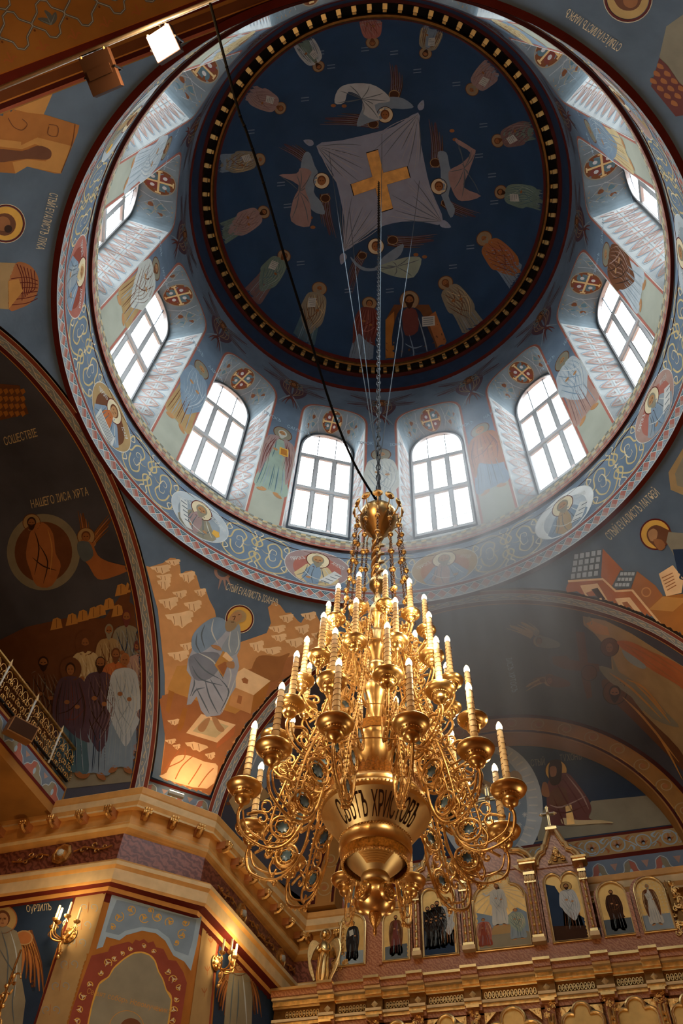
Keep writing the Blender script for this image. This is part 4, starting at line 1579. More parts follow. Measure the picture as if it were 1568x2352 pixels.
# glory in the corner, title
jp.ring(512, 1312, 17, 7, 'rose', 1, n=30)
for a in (62, 82, 105):
    c_, s_ = math.cos(math.radians(a)), math.sin(math.radians(a))
    jp.poly([(512 + 20 * c_ - 3 * s_, 1312 + 20 * s_ + 3 * c_), (512 + 46 * c_, 1312 + 46 * s_), (512 + 20 * c_ + 3 * s_, 1312 + 20 * s_ - 3 * c_)], 'rose', 1)
jp.text('СТЫЙ ЕѴАЛИСТЪ ІОАННЪ', 579, 1366, 17, 'cream', 2, rot=math.radians(18), cond=.42, mirror=-1)
o = jp.done('painted_evangelist', PEND[(-1, 1)])
o['label'] = 'painted seated evangelist in grey robe with open book among orange rocks'

# --- altar-right pendentive
mp = Paint(s_pend, 11, off=.004, step=.0011, clip=inlim)
mp.text('СТЫЙ ЕѴАЛИСТЪ МАТѲЕЙ', 1452, 1181, 21, 'cream', 2, rot=math.radians(-43), cond=.42, mirror=-1)
mp.circ(1505, 1227, 33, 'cuff', 0, n=36)
mp.ring(1505, 1227, 34.5, 3.5, 'dkred', 1)
mp.poly([(1485, 1225), (1492, 1212), (1508, 1206), (1530, 1215), (1545, 1225), (1535, 1245), (1515, 1262), (1500, 1252), (1488, 1240)], 'brown', 2, smooth=True)
mp.poly([(1488, 1224), (1500, 1214), (1510, 1222), (1506, 1240), (1494, 1242)], 'skin', 3, smooth=True)
mp.poly([(1500, 1240), (1520, 1240), (1528, 1256), (1514, 1264)], 'skindk', 4, smooth=True)
mp.poly([(1535, 1222), (1580, 1225), (1600, 1300), (1570, 1330), (1545, 1270), (1530, 1245)], 'khaki', 3)
mp.poly([(1545, 1262), (1600, 1260), (1600, 1340), (1560, 1330)], 'navy', 4)
mp.poly([(1318, 1272), (1384, 1260), (1373, 1325), (1308, 1332)], 'greydk', 2)
for i in range(5):
    for j in range(4):
        t, u = (i + .5) / 5, (j + .5) / 4
        x = 1318 + 66 * t - 10 * u
        y = 1272 - 12 * t + u * (60 + 4 * t)
        mp.poly([(x - 4.5, y - 5), (x + 4.5, y - 6), (x + 4, y + 5), (x - 5, y + 6)], 'greylt', 3)
mp.poly([(1384, 1260), (1422, 1300), (1450, 1330), (1412, 1355), (1380, 1325)], 'orange', 2)
mp.poly([(1425, 1310), (1463, 1312), (1448, 1352), (1402, 1352)], 'greydk', 3)
for i in range(4):
    for j in range(3):
        x = 1426 + 8.6 * i - 6 * j + 2
        y = 1316 + 12.5 * j + 2
        mp.poly([(x - 3, y - 3.5), (x + 4, y - 3.5), (x + 2.5, y + 4), (x - 4.5, y + 4)], 'greylt', 4)
mp.poly([(1463, 1312), (1505, 1345), (1522, 1368), (1488, 1400), (1448, 1355)], 'ochred', 2)
mp.ring(1484, 1360, 10, 3, 'rock', 3)
mp.poly([(1290, 1372), (1308, 1332), (1380, 1328), (1412, 1355), (1450, 1352), (1560, 1470), (1600, 1560), (1400, 1450)], 'orange', 1)
mp.poly([(1332, 1345), (1372, 1340), (1410, 1402), (1395, 1400), (1362, 1356), (1345, 1362), (1372, 1395), (1355, 1390)], 'rocklt', 2)
mp.poly([(1358, 1354), (1372, 1350), (1408, 1402), (1390, 1396)], 'dkbrown', 3)
mp.poly([(1412, 1375), (1446, 1372), (1500, 1440), (1485, 1436), (1440, 1382), (1428, 1384), (1450, 1420), (1436, 1414)], 'rocklt', 2)
mp.poly([(1428, 1384), (1440, 1382), (1484, 1436), (1450, 1420)], 'ochred', 3)
mp.stroke([(1304, 1335), (1384, 1330), (1414, 1358), (1452, 1356), (1530, 1450)], 5, 'rocklt', 4, smooth=False)
mp.poly([(1485, 1402), (1520, 1370), (1600, 1360), (1600, 1480), (1545, 1470), (1500, 1410)], 'ochre2', 3)
mp.poly([(1490, 1400), (1522, 1370), (1580, 1375), (1545, 1405)], 'ochre', 4)
mp.poly([(1513, 1318), (1545, 1298), (1570, 1330), (1565, 1362), (1530, 1370)], 'rocklt', 4)
for k in range(5):
    mp.stroke([(1520 + 3 * k, 1328 + 7 * k), (1545 + 2 * k, 1316 + 7 * k)], 2.2, 'ochred', 5, smooth=False)
mp.poly([(1568, 1030), (1535, 1085), (1540, 1125), (1600, 1150), (1600, 1020)], 'tan', 1)
mp.poly([(1568, 1050), (1550, 1088), (1555, 1115), (1600, 1130), (1600, 1040)], 'khaki', 2)
o = mp.done('painted_evangelist', PEND[(1, 1)])
o['label'] = 'painted evangelist head in a gold halo above orange buildings'

# --- rear-right pendentive
rp_ = Paint(s_pend, 11, off=.004, step=.0011, clip=inlim)
rp_.text('СТЫЙ ЕѴАЛИСТЪ МАРКЪ', 1363, 68, 21, 'cream', 2, rot=math.radians(-146), cond=.42, mirror=-1)
rp_.circ(1442, -5, 48, 'goldleaf', 0, n=36)
rp_.ring(1442, -5, 52, 5, 'dkred', 1)
rp_.ring(1442, -5, 56, 1.6, 'cream', 1)
rp_.poly([(1410, -20), (1415, 8), (1432, 22), (1455, 22), (1470, 8), (1472, -20)], 'brown', 2, smooth=True)
rp_.circ(1448, 0, 17, 'skindk', 3)
rp_.poly([(1514, 130), (1530, 60), (1600, 10), (1600, 260), (1560, 262), (1545, 200)], 'khaki', 0)
rp_.poly([(1514, 132), (1533, 150), (1560, 190), (1590, 210), (1590, 260), (1552, 267), (1495, 197)], 'wine', 2)
for i in range(4):
    for j in range(3):
        x, y = 1517 + i * 16 - j * 8, 152 + i * 17 + j * 17
        rp_.poly([(x - 6, y - 8), (x + 5, y - 3), (x + 7, y + 6), (x - 7, y + 2)], 'ochred', 3, smooth=True)
o = rp_.done('painted_evangelist', PEND[(1, -1)])
o['label'] = 'painted gold halo and red tiled roof'

# --- rear-left pendentive
lp = Paint(s_pend, 11, off=.004, step=.0011, clip=inlim)
lp.text('СТЫЙ ЕѴАЛИСТЪ ЛУКА', 107, 508, 20, 'cream', 2, rot=math.radians(104), cond=.42, mirror=-1)
lp.circ(13, 513, 39, 'cuff', 0, n=36)
lp.ring(13, 513, 42, 3.5, 'dkred', 1)
lp.ring(13, 513, 44.5, 1.4, 'cream', 1)
lp.circ(10, 515, 26, 'brown', 2, n=20)
lp.circ(6, 513, 17, 'skindk', 3)
lp.circ(18, 525, 9, 'dkbrown', 4)
lp.poly([(-10, 255), (60, 240), (100, 262), (182, 287), (178, 305), (140, 398), (125, 398), (62, 382), (35, 398), (-10, 395)], 'ochre2', 0)
lp.poly([(30, 250), (120, 215), (100, 262), (62, 258)], 'ochre', 1)
lp.poly([(48, 333), (85, 315), (165, 335), (140, 398), (125, 395), (62, 382), (35, 398), (28, 372), (62, 365), (105, 370), (112, 350), (100, 338), (80, 330), (50, 342), (-10, 335), (-10, 318), (48, 325)], 'ochre', 1)
lp.poly([(-10, 342), (50, 346), (85, 334), (110, 340), (118, 352), (108, 366), (60, 364), (-10, 372)], 'brown', 2, smooth=True)
for l in ([(18, 270), (30, 290), (50, 298), (62, 285), (50, 272)], [(112, 285), (132, 290), (130, 312), (110, 308), (112, 290)], [(172, 285), (165, 330), (140, 396)]):
    lp.stroke(l, 1.6, 'brown', 3)
lp.poly([(35, 605), (55, 603), (75, 615), (88, 640), (86, 670), (70, 695), (45, 708), (20, 710), (20, 645)], 'ochred', 1, smooth=True)
for k in range(6):
    lp.stroke([(38 + k * 8, 606 + k * 3), (50 + k * 6, 640 + k * 4), (50 + k * 4, 690 - k * 4)], 2, 'dkred', 2)
    lp.stroke([(25, 640 + k * 12), (60, 636 + k * 12), (86, 645 + k * 8)], 1.8, 'dkred', 2)
lp.poly([(-10, 602), (35, 604), (20, 645), (20, 710), (-10, 708)], 'tan', 1)
lp.poly([(18, 645), (42, 640), (52, 668), (20, 708)], 'ochre', 3)
o = lp.done('painted_evangelist', PEND[(-1, -1)])
o['label'] = 'painted gold halo and ochre buildings'

# --- left arm vault: the company below the glory
vp = Paint(s_left, 13, off=.004, step=.0012, clip=lambda q: q.x < -5.33)
vp.poly([(130, 1810), (335, 1790), (350, 1650), (345, 1500), (330, 1380), (306, 1340), (290, 1350), (240, 1420), (150, 1420), (60, 1440), (-20, 1480), (-20, 1700)], 'brown', 0)
vp.poly([(120, 1815), (335, 1792), (346, 1700), (300, 1690), (180, 1740), (120, 1760)], 'khaki', 1, smooth=False)
for (x, y) in ((278, 1352), (300, 1345), (250, 1385), (215, 1405), (270, 1400), (230, 1400), (190, 1412), (165, 1420), (130, 1430)):
    vp.poly([(x - 14, y + 18), (x - 8, y - 8), (x + 2, y - 12), (x + 10, y - 8), (x + 14, y + 12)], 'ochre', 2)
    vp.stroke([(x, y - 8), (x, y + 12)], 1.2, 'brown', 3, smooth=False)
for h_, f_, a_, kw in (((100, 1500), (105, 1760), 1.0, dict(robe='brown', robed='dkbrown', robel='khaki', under='khaki', underd='brown', halo='brown', hair='dkbrown')),
                       ((60, 1560), (70, 1760), 1.0, dict(robe='brown', robed='dkbrown', robel='khaki', under='brown', underd='dkbrown', halo=None, hair='dkbrown')),
                       ((292, 1392), (286, 1690), .75, dict(robe='khaki', robed='navy', robel='grey', under='navy', underd='greydk', halo=None, hair='wine')),
                       ((252, 1425), (246, 1700), .75, dict(robe='tan', robed='brown', robel='sand', under='tan', underd='brown', halo=None, hair='khaki')),
                       ((197, 1452), (200, 1748), .8, dict(robe='sand', robed='tan', robel='cream', under='tan', underd='brown', halo='brown', hair='brown')),
                       ((318, 1462), (322, 1742), .72, dict(robe='rose', robed='pinkdk', robel='sand', under='pink', underd='pinkdk', halo=None, hair='wine')),
                       ((268, 1480), (262, 1760), .8, dict(robe='orange', robed='brown', robel='ochre', under='tan', underd='brown', halo=None, hair='brown')),
                       ((234, 1500), (215, 1792), .85, dict(robe='plum', robed='dkbrown', robel='pinkdk', under='greyblue', underd='navy', halo=None, hair='dkbrown', bald=True)),
                       ((290, 1492), (278, 1778), .8, dict(robe='greylt', robed='grey', robel='offwhite', under='greyblue', underd='steel', halo=None, hair='ochred', beard=False)),
                       ((164, 1514), (166, 1790), .9, dict(robe='plum', robed='dkbrown', robel='wine', under='teal', underd='navy', halo='brown', hair='dkbrown', beard=False, kind=2))):
    vp.local(h_[0], h_[1], f_[0], f_[1], a_)
    vp.base += 2
    saint(vp, **dict(dict(skin='skindk'), **kw))
vp.base = 0
vp.reset()
vp.circ(100, 1268, 84, 'khaki', 1, ry=88, n=48)
vp.circ(100, 1268, 66, 'brown', 2, ry=70, n=40)
vp.poly([(75, 1210), (100, 1200), (122, 1225), (128, 1270), (140, 1300), (120, 1345), (85, 1345), (70, 1310), (60, 1270)], 'ochred', 3, smooth=True)
folds(vp, [[(80, 1220), (90, 1260), (80, 1320)], [(110, 1215), (120, 1260), (115, 1320)], [(75, 1280), (100, 1300), (130, 1310)], [(90, 1250), (110, 1290), (100, 1340)]], 3, 'dkbrown', 'ochre', 4)
head(vp, 73, 1200, 10, 'dkbrown', True, 'skindk', 'tan', ly=5)
wing(vp, 195, 1250, 188, 1172, 20, 'ochred', 'brown', 'ochre', 5, .1)
wing(vp, 205, 1255, 262, 1188, 20, 'ochred', 'brown', 'ochre', 5, -.1)
vp.poly([(180, 1245), (210, 1245), (225, 1275), (250, 1290), (300, 1305), (260, 1325), (225, 1330), (205, 1300), (190, 1280)], 'ochred', 5, smooth=True)
vp.poly([(180, 1245), (205, 1245), (215, 1275), (195, 1290), (180, 1270)], 'greydk', 6, smooth=True)
head(vp, 198, 1232, 10, 'brown', False, 'skindk', 'tan', ly=6)
vp.text('СОШЕСТВІЕ', 47, 1003, 20, 'sand', 2, rot=math.radians(-16), cond=.5, mirror=-1)
vp.text('НАШЕГО ІИСА ХРТА', 137, 1143, 20, 'sand', 2, rot=math.radians(-13), cond=.5, mirror=-1)
vp.poly([(-10, 880), (45, 885), (66, 950), (0, 965), (-10, 960)], 'brown', 1)
for i in range(5):
    for j in range(4):
        vp.poly([(i * 13 - 6, 895 + j * 17), (i * 13 + 3, 891 + j * 17), (i * 13 + 7, 900 + j * 17), (i * 13, 906 + j * 17)], 'ochre2', 2)
o = vp.done('painted_company', VAULT['left'])
o['label'] = 'painted company of robed figures looking up at a round glory'
o = vp

# --- altar arm vault: the cross and mourners
fp = Paint(s_front, 13, off=.004, step=.0012, clip=lambda q: 5.33 < q.y < 8.2)
fp.poly([(1338, 1415), (1390, 1425), (1450, 1455), (1568, 1530), (1600, 1560), (1600, 1800), (1500, 1700), (1430, 1620), (1405, 1540), (1403, 1500), (1365, 1455), (1340, 1435)], 'tan', 0)
fp.poly([(1338, 1418), (1355, 1416), (1362, 1432), (1348, 1440)], 'khaki', 1)
fp.poly([(1345, 1432), (1360, 1425), (1395, 1440), (1400, 1460), (1368, 1455)], 'ochre', 1)
fp.poly([(1403, 1500), (1420, 1540), (1440, 1560), (1500, 1600), (1470, 1640), (1415, 1570)], 'khaki', 1)
fp.poly([(1322, 1450), (1342, 1452), (1360, 1600), (1348, 1605), (1336, 1560)], 'brown', 2)
fp.poly([(1268, 1508), (1300, 1505), (1310, 1515), (1375, 1525), (1376, 1542), (1300, 1538), (1270, 1525)], 'brown', 3)
fp.circ(1353, 1545, 18, 'brown', 4, ry=15)
fp.ring(1353, 1545, 18, 2, 'dkbrown', 5)
fp.poly([(1375, 1530), (1410, 1538), (1450, 1560), (1500, 1600), (1530, 1635), (1560, 1670), (1500, 1650), (1450, 1600), (1400, 1565)], 'khaki', 4, smooth=True)
fp.poly([(1385, 1560), (1430, 1575), (1480, 1640), (1560, 1720), (1600, 1800), (1540, 1740), (1450, 1650), (1390, 1590)], 'brown', 3, smooth=True)
fp.poly([(1418, 1472), (1450, 1474), (1500, 1498), (1550, 1520), (1600, 1560), (1600, 1610), (1560, 1575), (1500, 1540), (1450, 1505), (1425, 1485)], 'orange', 4, smooth=True)
for l in ([(1425, 1476), (1480, 1500), (1560, 1550)], [(1430, 1482), (1490, 1520), (1570, 1575)], [(1460, 1480), (1500, 1500), (1590, 1560)], [(1440, 1480), (1470, 1510), (1500, 1535)]):
    fp.stroke(l, 3, 'ochred', 5, taper=2)
fp.poly([(1428, 1492), (1445, 1500), (1480, 1525), (1482, 1535), (1465, 1532), (1440, 1515)], 'grey', 5, smooth=True)
head(fp, 1400, 1486, 10, 'brown', False, 'skindk', 'brown', 'dkbrown', ly=5, hr=2.1)
head(fp, 1412, 1590, 13, 'dkbrown', True, 'skindk', 'brown', 'dkbrown', ly=6, hr=2.1)
for l in ([(1400, 1545), (1450, 1580), (1520, 1650)], [(1430, 1600), (1480, 1650), (1560, 1750)], [(1460, 1570), (1500, 1610), (1540, 1660)], [(1470, 1640), (1520, 1700), (1568, 1790)], [(1440, 1560), (1480, 1580), (1530, 1640)]):
    fp.stroke(l, 5, 'ochre', 6, taper=2)
for x, y, x1, y1, hx, hy, c1_ in ((1222, 1460, 1165, 1436, 1238, 1470, 'tan'), (1235, 1455, 1192, 1428, 1238, 1470, 'khaki'), (1250, 1560, 1205, 1580, 1262, 1560, 'brown')):
    wing(fp, x, y, x1, y1, 16, c1_, 'tan', 'sand', 4, .1)
    fp.poly([(hx - 8, hy - 10), (hx + 20, hy - 6), (hx + 46, hy + 6), (hx + 44, hy + 16), (hx + 10, hy + 18), (hx - 6, hy + 8)], c1_, 3, smooth=True)
    head(fp, hx, hy + 2, 7, 'brown', False, 'skindk', 'tan', ly=5)
fp.text('ІИСЪ ХРТОСЪ', 1175, 1550, 14, 'paleblue', 1, rot=math.radians(80), cond=.6, mirror=-1)
# left haunch of the same vault, behind the chandelier
fp.poly([(510, 1790), (560, 1700), (640, 1600), (700, 1550), (720, 1640), (640, 1760), (580, 1840), (520, 1850)], 'brown', 0)
fp.poly([(560, 1780), (600, 1680), (640, 1660), (650, 1730), (600, 1820)], 'greyblue', 1, smooth=True)
fp.poly([(520, 1830), (600, 1800), (620, 1830), (540, 1870)], 'tan', 1)
for l in ([(575, 1770), (600, 1710), (630, 1670)], [(590, 1790), (615, 1740), (640, 1700)]):
    fp.stroke(l, 4, 'greylt', 2, taper=2)
o = fp.done('painted_mourners', VAULT['front'])
o['label'] = 'painted cross with mourners in orange and brown robes'

# --- lunette wall
yw = 8.62
lp = Paint(s_plane((0, 1, 0), yw), 40, off=.004, step=.002)
lp.poly([(1050, 1960), (1100, 1948), (1262, 1930), (1330, 1922), (1600, 1886), (1600, 1820), (1500, 1826), (1358, 1840), (1350, 1850), (1250, 1855), (1232, 1900), (1235, 1930)], 'khaki', 0)
lp.circ(1128, 1850, 118, 'greylt', 1, ry=146, n=56, rot=-.1)
lp.circ(1122, 1850, 88, 'greyblue', 2, ry=122, n=48, rot=-.1)
for k in range(46):
    a = 2 * PI * k / 46
    lp.stroke([(1124 + 90 * math.cos(a), 1850 + 124 * math.sin(a)), (1127 + 108 * math.cos(a), 1850 + 137 * math.sin(a))], 3.5, 'white', 3, smooth=False)
for x, y in ((1205, 1872), (1192, 1895), (1207, 1903), (1088, 1910), (1178, 1860), (1062, 1890), (1190, 1846), (1080, 1875), (1150, 1930), (1100, 1935)):
    for a in range(4):
        c_, s_ = math.cos(a * PI / 4), math.sin(a * PI / 4)
        lp.stroke([(x - 6 * c_, y - 6 * s_), (x + 6 * c_, y + 6 * s_)], 1.4, 'white', 4, smooth=False)
lp.poly([(1085, 1770), (1130, 1800), (1180, 1770), (1200, 1790), (1185, 1812), (1150, 1830), (1110, 1825), (1080, 1800)], 'tan', 4, smooth=True)
folds(lp, [[(1090, 1780), (1130, 1815), (1185, 1785)], [(1090, 1795), (1130, 1825), (1180, 1805)]], 4, 'brown', 'sand', 5)
# kneeling saint
lp.circ(1277, 1771, 24, 'cuff', 5, n=32)
lp.ring(1277, 1771, 25, 2, 'dkbrown', 6)
lp.poly([(1262, 1790), (1300, 1776), (1325, 1800), (1350, 1835), (1358, 1860), (1352, 1880), (1380, 1888), (1408, 1895), (1380, 1892), (1330, 1895), (1300, 1897), (1262, 1893), (1258, 1870), (1255, 1830)], 'wine', 6, smooth=True)
lp.poly([(1290, 1880), (1330, 1885), (1380, 1885), (1409, 1891), (1370, 1893), (1300, 1897)], 'sand', 7, smooth=True)
lp.poly([(1298, 1850), (1312, 1850), (1320, 1894), (1302, 1896)], 'goldp', 8)
lp.poly([(1268, 1815), (1298, 1812), (1305, 1850), (1285, 1860), (1262, 1845)], 'brown', 7, smooth=True)
lp.poly([(1246, 1800), (1256, 1800), (1262, 1825), (1258, 1832), (1244, 1826)], 'skindk', 7, smooth=True)
folds(lp, [[(1290, 1785), (1320, 1830), (1345, 1870)], [(1300, 1780), (1335, 1825), (1352, 1860)], [(1275, 1795), (1300, 1840), (1325, 1885)], [(1265, 1860), (1300, 1868), (1350, 1850)], [(1262, 1850), (1290, 1855), (1345, 1830)], [(1270, 1830), (1290, 1880), (1295, 1895)]], 3.5, 'dkred', 'rose', 8)
lp.poly([(1263, 1752), (1288, 1750), (1290, 1780), (1285, 1800), (1268, 1805), (1260, 1785)], 'dkbrown', 9, smooth=True)
lp.poly([(1263, 1764), (1277, 1763), (1277, 1782), (1265, 1785)], 'skindk', 10, smooth=True)
lp.text('СТЫЙ', 1235, 1752, 16, 'khaki', 4, rot=-.1, cond=.55, mirror=-1)
lp.text('ТѴХОНЪ', 1310, 1740, 16, 'khaki', 4, rot=-.1, cond=.55, mirror=-1)
lp.reset()
lp.done('painted_saint', lun)

# scroll band and palmette band round the walls
def seg_map(i, z=0, off_=0.0):
    a, b_ = Vector((*WALL[i % 16], 0)), Vector((*WALL[(i + 1) % 16], 0))
    d = (b_ - a)
    L = d.length
    d.normalize()
    n = Vector((d.y, -d.x, 0))

    def f(u, v):
        return a + d * u + Vector((0, 0, v)), n
    return f, L


def palmettes(pt, L, z0, z1, per):
    n = max(1, round(L / per))
    h = z1 - z0
    pt.poly([(0, z0), (L, z0), (L, z1), (0, z1)], 'mid', 0)
    pt.poly([(0, z1), (L, z1), (L, z1 + .05), (0, z1 + .05)], 'dkred', 0)
    for i in range(n):
        c = L * (i + .5) / n
        w_ = L / n
        for s_, m1 in ((-1, 'khaki' if i % 2 else 'redlt'), (1, 'redlt' if i % 2 else 'khaki')):
            pt.poly([(c, z0), (c, z0 + h * .85), (c + s_ * w_ * .16, z0 + h * .72), (c + s_ * w_ * .22, z0 + h * .42), (c + s_ * w_ * .36, z0 + h * .3), (c + s_ * w_ * .46, z0)], m1, 1)
            pt.stroke([(c, z0 + h * .88), (c + s_ * w_ * .17, z0 + h * .74), (c + s_ * w_ * .23, z0 + h * .43), (c + s_ * w_ * .37, z0 + h * .31), (c + s_ * w_ * .48, z0 + .01)], .014, 'greylt', 2)
        pt.circ(c, z0 + h * .3, w_ * .06, 'paleblue', 3, ry=h * .2, n=10)
        pt.poly([(c + w_ / 2 - w_ * .12, z0 + h * .78), (c + w_ / 2 + w_ * .12, z0 + h * .78), (c + w_ / 2, z0 + h * .48)], 'rose', 1)


def vine(pt, x0, x1, z0, z1, per, m1='paleblue', m2='ochred', bg='tan', w_=.022):
    if bg:
        pt.poly([(x0, z0), (x1, z0), (x1, z1), (x0, z1)], bg, 0)
    n = max(1, round((x1 - x0) / per))
    h = (z1 - z0) / 2
    zc = (z0 + z1) / 2
    for i in range(n):
        c = x0 + (x1 - x0) * (i + .5) / n
        st = (x1 - x0) / n
        s_ = 1 if i % 2 else -1
        R_ = min(h * .86, st * .42)
        pt.stroke(spiral(c, zc, R_ * .72, R_, 60 * s_, 60 * s_ + 420 * s_, 22), w_, m1, 1)
        pt.stroke([(c + R_ * .8, zc + s_ * R_ * .5), (c + st / 2, zc + s_ * h * .15), (c + st - R_ * .8, zc - s_ * R_ * .5)], w_, m1, 1)
        for a in (-70, -35, 0, 35, 70):
            t = math.radians(90 + a)
            pt.stroke([(c, zc - R_ * .3), (c + R_ * .3 * math.cos(t), zc - R_ * .3 + R_ * .45 * math.sin(t)), (c + R_ * .62 * math.cos(t), zc - R_ * .25 + R_ * .8 * math.sin(t))], w_ * 2.6, m2 if a % 70 == 0 else 'rose', 2, taper=1)
        pt.circ(c, zc - R_ * .3, R_ * .16, m1, 3, n=10)
        for q in (-1, 1):
            pt.stroke([(c + st / 2, zc + q * h * .2), (c + st / 2 - .05 * q, zc + q * h * .55), (c + st / 2 + .03, zc + q * h * .85)], w_ * 1.8, m2 if q * s_ > 0 else m1, 2, taper=2)
            pt.stroke([(c + st / 2, zc + q * h * .3), (c + st / 2 + .07 * q, zc + q * h * .7), (c + st / 2 + .10 * q, zc + q * h * .5)], w_ * .8, m1, 2, taper=1)


for i, zt in ((0, 9.54), (1, 9.56), (2, 9.56), (3, 9.72)):
    f, L = seg_map(i)
    pb = Paint(f, .5, off=.006)
    palmettes(pb, L, 9.27, zt, .46 if i != 3 else .52)
    pb.done('painted_palmettes', walls)
pb = Paint(lambda u, v: (Vector((u, yw, v)), Vector((0, -1, 0))), .5, off=.008, step=.002)
vine(pb, -4, 4, 9.80, 10.14, .44)
pb.poly([(-4, 10.14), (4, 10.14), (4, 10.19), (-4, 10.19)], 'dkred', 0)
pb.poly([(-4, 9.76), (4, 9.76), (4, 9.80), (-4, 9.80)], 'dkred', 0)
pb.done('painted_vine_band', lun)

# marble frieze ornaments: gilt scrolls and octagon bosses between the two cornices
for i, L0 in ((0, 0), (2, 0)):
    f, L = seg_map(i)
    mb = MB()
    a, n = f(0, 0)[0], f(0, 0)[1]
    d = (f(1, 0)[0] - a)
    cs = [L - 1.0, L - 3.2] if i == 0 else [1.35, 2.9]
    for c in cs:
        for sx in (-1, 1):
            for k, (u, v, r_) in enumerate(((.38, 0, .07), (.55, .05, .05), (.62, -.05, .045), (.74, 0, .035))):
                p = a + d * (c + sx * u) + Vector((0, 0, 8.37 + v)) + n * .03
                mb.tube([p + d * (r_ * math.cos(t * .9)) * sx * (1 - t * .12) + Vector((0, 0, r_ * math.sin(t * .9) * (1 - t * .12))) for t in range(7)], .012, 'goldd', 6)
            p0 = a + d * (c + sx * .22) + Vector((0, 0, 8.37)) + n * .03
            mb.tube([p0, p0 + d * sx * .2 + Vector((0, 0, .04)), p0 + d * sx * .45 - Vector((0, 0, .03)), p0 + d * sx * .66], .014, 'goldd', 6)
    mb.done('gilt_frieze_scroll', walls)
    for c in cs:
        mb = MB()
        p = a + d * c + Vector((0, 0, 8.37))
        mb.lathe([(.17, 0), (.17, .03), (.13, .045), (.12, .03), (.07, .03), (.06, .06), (.0, .08)], p, 'goldd', 8, (d, Vector((0, 0, 1)), n))
        mb.lathe([(.06, .05), (.05, .085), (.0, .1)], p, 'offwhite', 12, (d, Vector((0, 0, 1)), n))
        mb.done('gilt_boss', walls)

# --- pier face below the lower cornice
nn = Vector((-(WALL[2][1] - WALL[1][1]), WALL[2][0] - WALL[1][0], 0)).normalized()
ddp = nn.dot(Vector((*WALL[1], 0)))
pp = Paint(s_plane(nn, ddp), 60, off=.004, step=.002)
pp.poly([(257, 2054), (463, 2106), (452, 2169), (438, 2230), (423, 2209), (398, 2195), (379, 2161), (358, 2144), (326, 2138), (290, 2148), (274, 2160), (244, 2152), (236, 2175), (221, 2180), (240, 2115)], 'paleblue', 0)
pp.poly([(268, 2067), (451, 2112), (441, 2165), (432, 2195), (400, 2183), (388, 2155), (362, 2135), (326, 2129), (288, 2138), (272, 2148), (242, 2141), (252, 2108)], 'greyblue', 1)
for k, (x, y, r_) in enumerate(((272, 2107, 13), (300, 2090, 13), (330, 2108, 13), (362, 2106, 13), (390, 2118, 12), (418, 2148, 13), (258, 2130, 8), (345, 2092, 8), (425, 2120, 9), (405, 2165, 7))):
    pp.stroke(spiral(x, y, r_ * .2, r_, k * 50, k * 50 + 420 * (1 if k % 2 else -1), 16), 1.8, 'cuff', 2)
    for a in range(3):
        t = a * 2.1 + k
        pp.stroke([(x, y), (x + r_ * .7 * math.cos(t), y + r_ * .7 * math.sin(t))], 4, 'cuff', 3, taper=1)
pp.poly([(210, 2195), (248, 2186), (253, 2174), (295, 2163), (304, 2168), (311, 2158), (320, 2162), (330, 2157), (340, 2166), (352, 2162), (358, 2176), (375, 2180), (387, 2205), (404, 2207), (421, 2234), (429, 2258), (410, 2380), (150, 2380), (165, 2320)], 'red', 0)
NI = [(198, 2380), (212, 2310), (228, 2262), (250, 2245), (262, 2225), (284, 2205), (305, 2192), (324, 2189), (342, 2195), (354, 2208), (362, 2232), (372, 2250), (380, 2275), (392, 2297), (380, 2380)]
pp.stroke(NI, 6, 'cuff', 1)
pp.poly(NI, 'khaki', 2)
for k, (x, y, r_, s_) in enumerate(((246, 2212, 11, 1), (262, 2202, 7, -1), (232, 2235, 7, 1), (190, 2290, 10, 1), (182, 2320, 9, -1), (205, 2262, 8, 1), (176, 2345, 9, 1), (386, 2232, 8, 1), (398, 2250, 11, -1), (410, 2270, 8, 1), (398, 2320, 9, 1), (404, 2296, 7, -1), (396, 2344, 8, 1), (300, 2180, 6, 1), (330, 2174, 6, -1), (352, 2186, 6, 1), (280, 2190, 6, 1))):
    pp.stroke(spiral(x, y, r_ * .2, r_, k * 70, k * 70 + 400 * s_, 14), 2.0, 'cuff', 3)
    for a in range(3):
        t = a * 2.1 + k * 1.3
        pp.stroke([(x, y), (x + r_ * .9 * math.cos(t), y + r_ * .9 * math.sin(t))], 3.6, 'cream', 4, taper=1)
pp.text('Св вят соборъ Новомученикъ', 296, 2300, 13, 'ochre', 3, rot=math.radians(14), cond=.8, mirror=-1)
pp.circ(300, 2365, 26, 'brown', 3, n=20)
pp.ring(290, 2362, 40, 1.5, 'ochre', 3)
pp.done('painted_niche', walls)
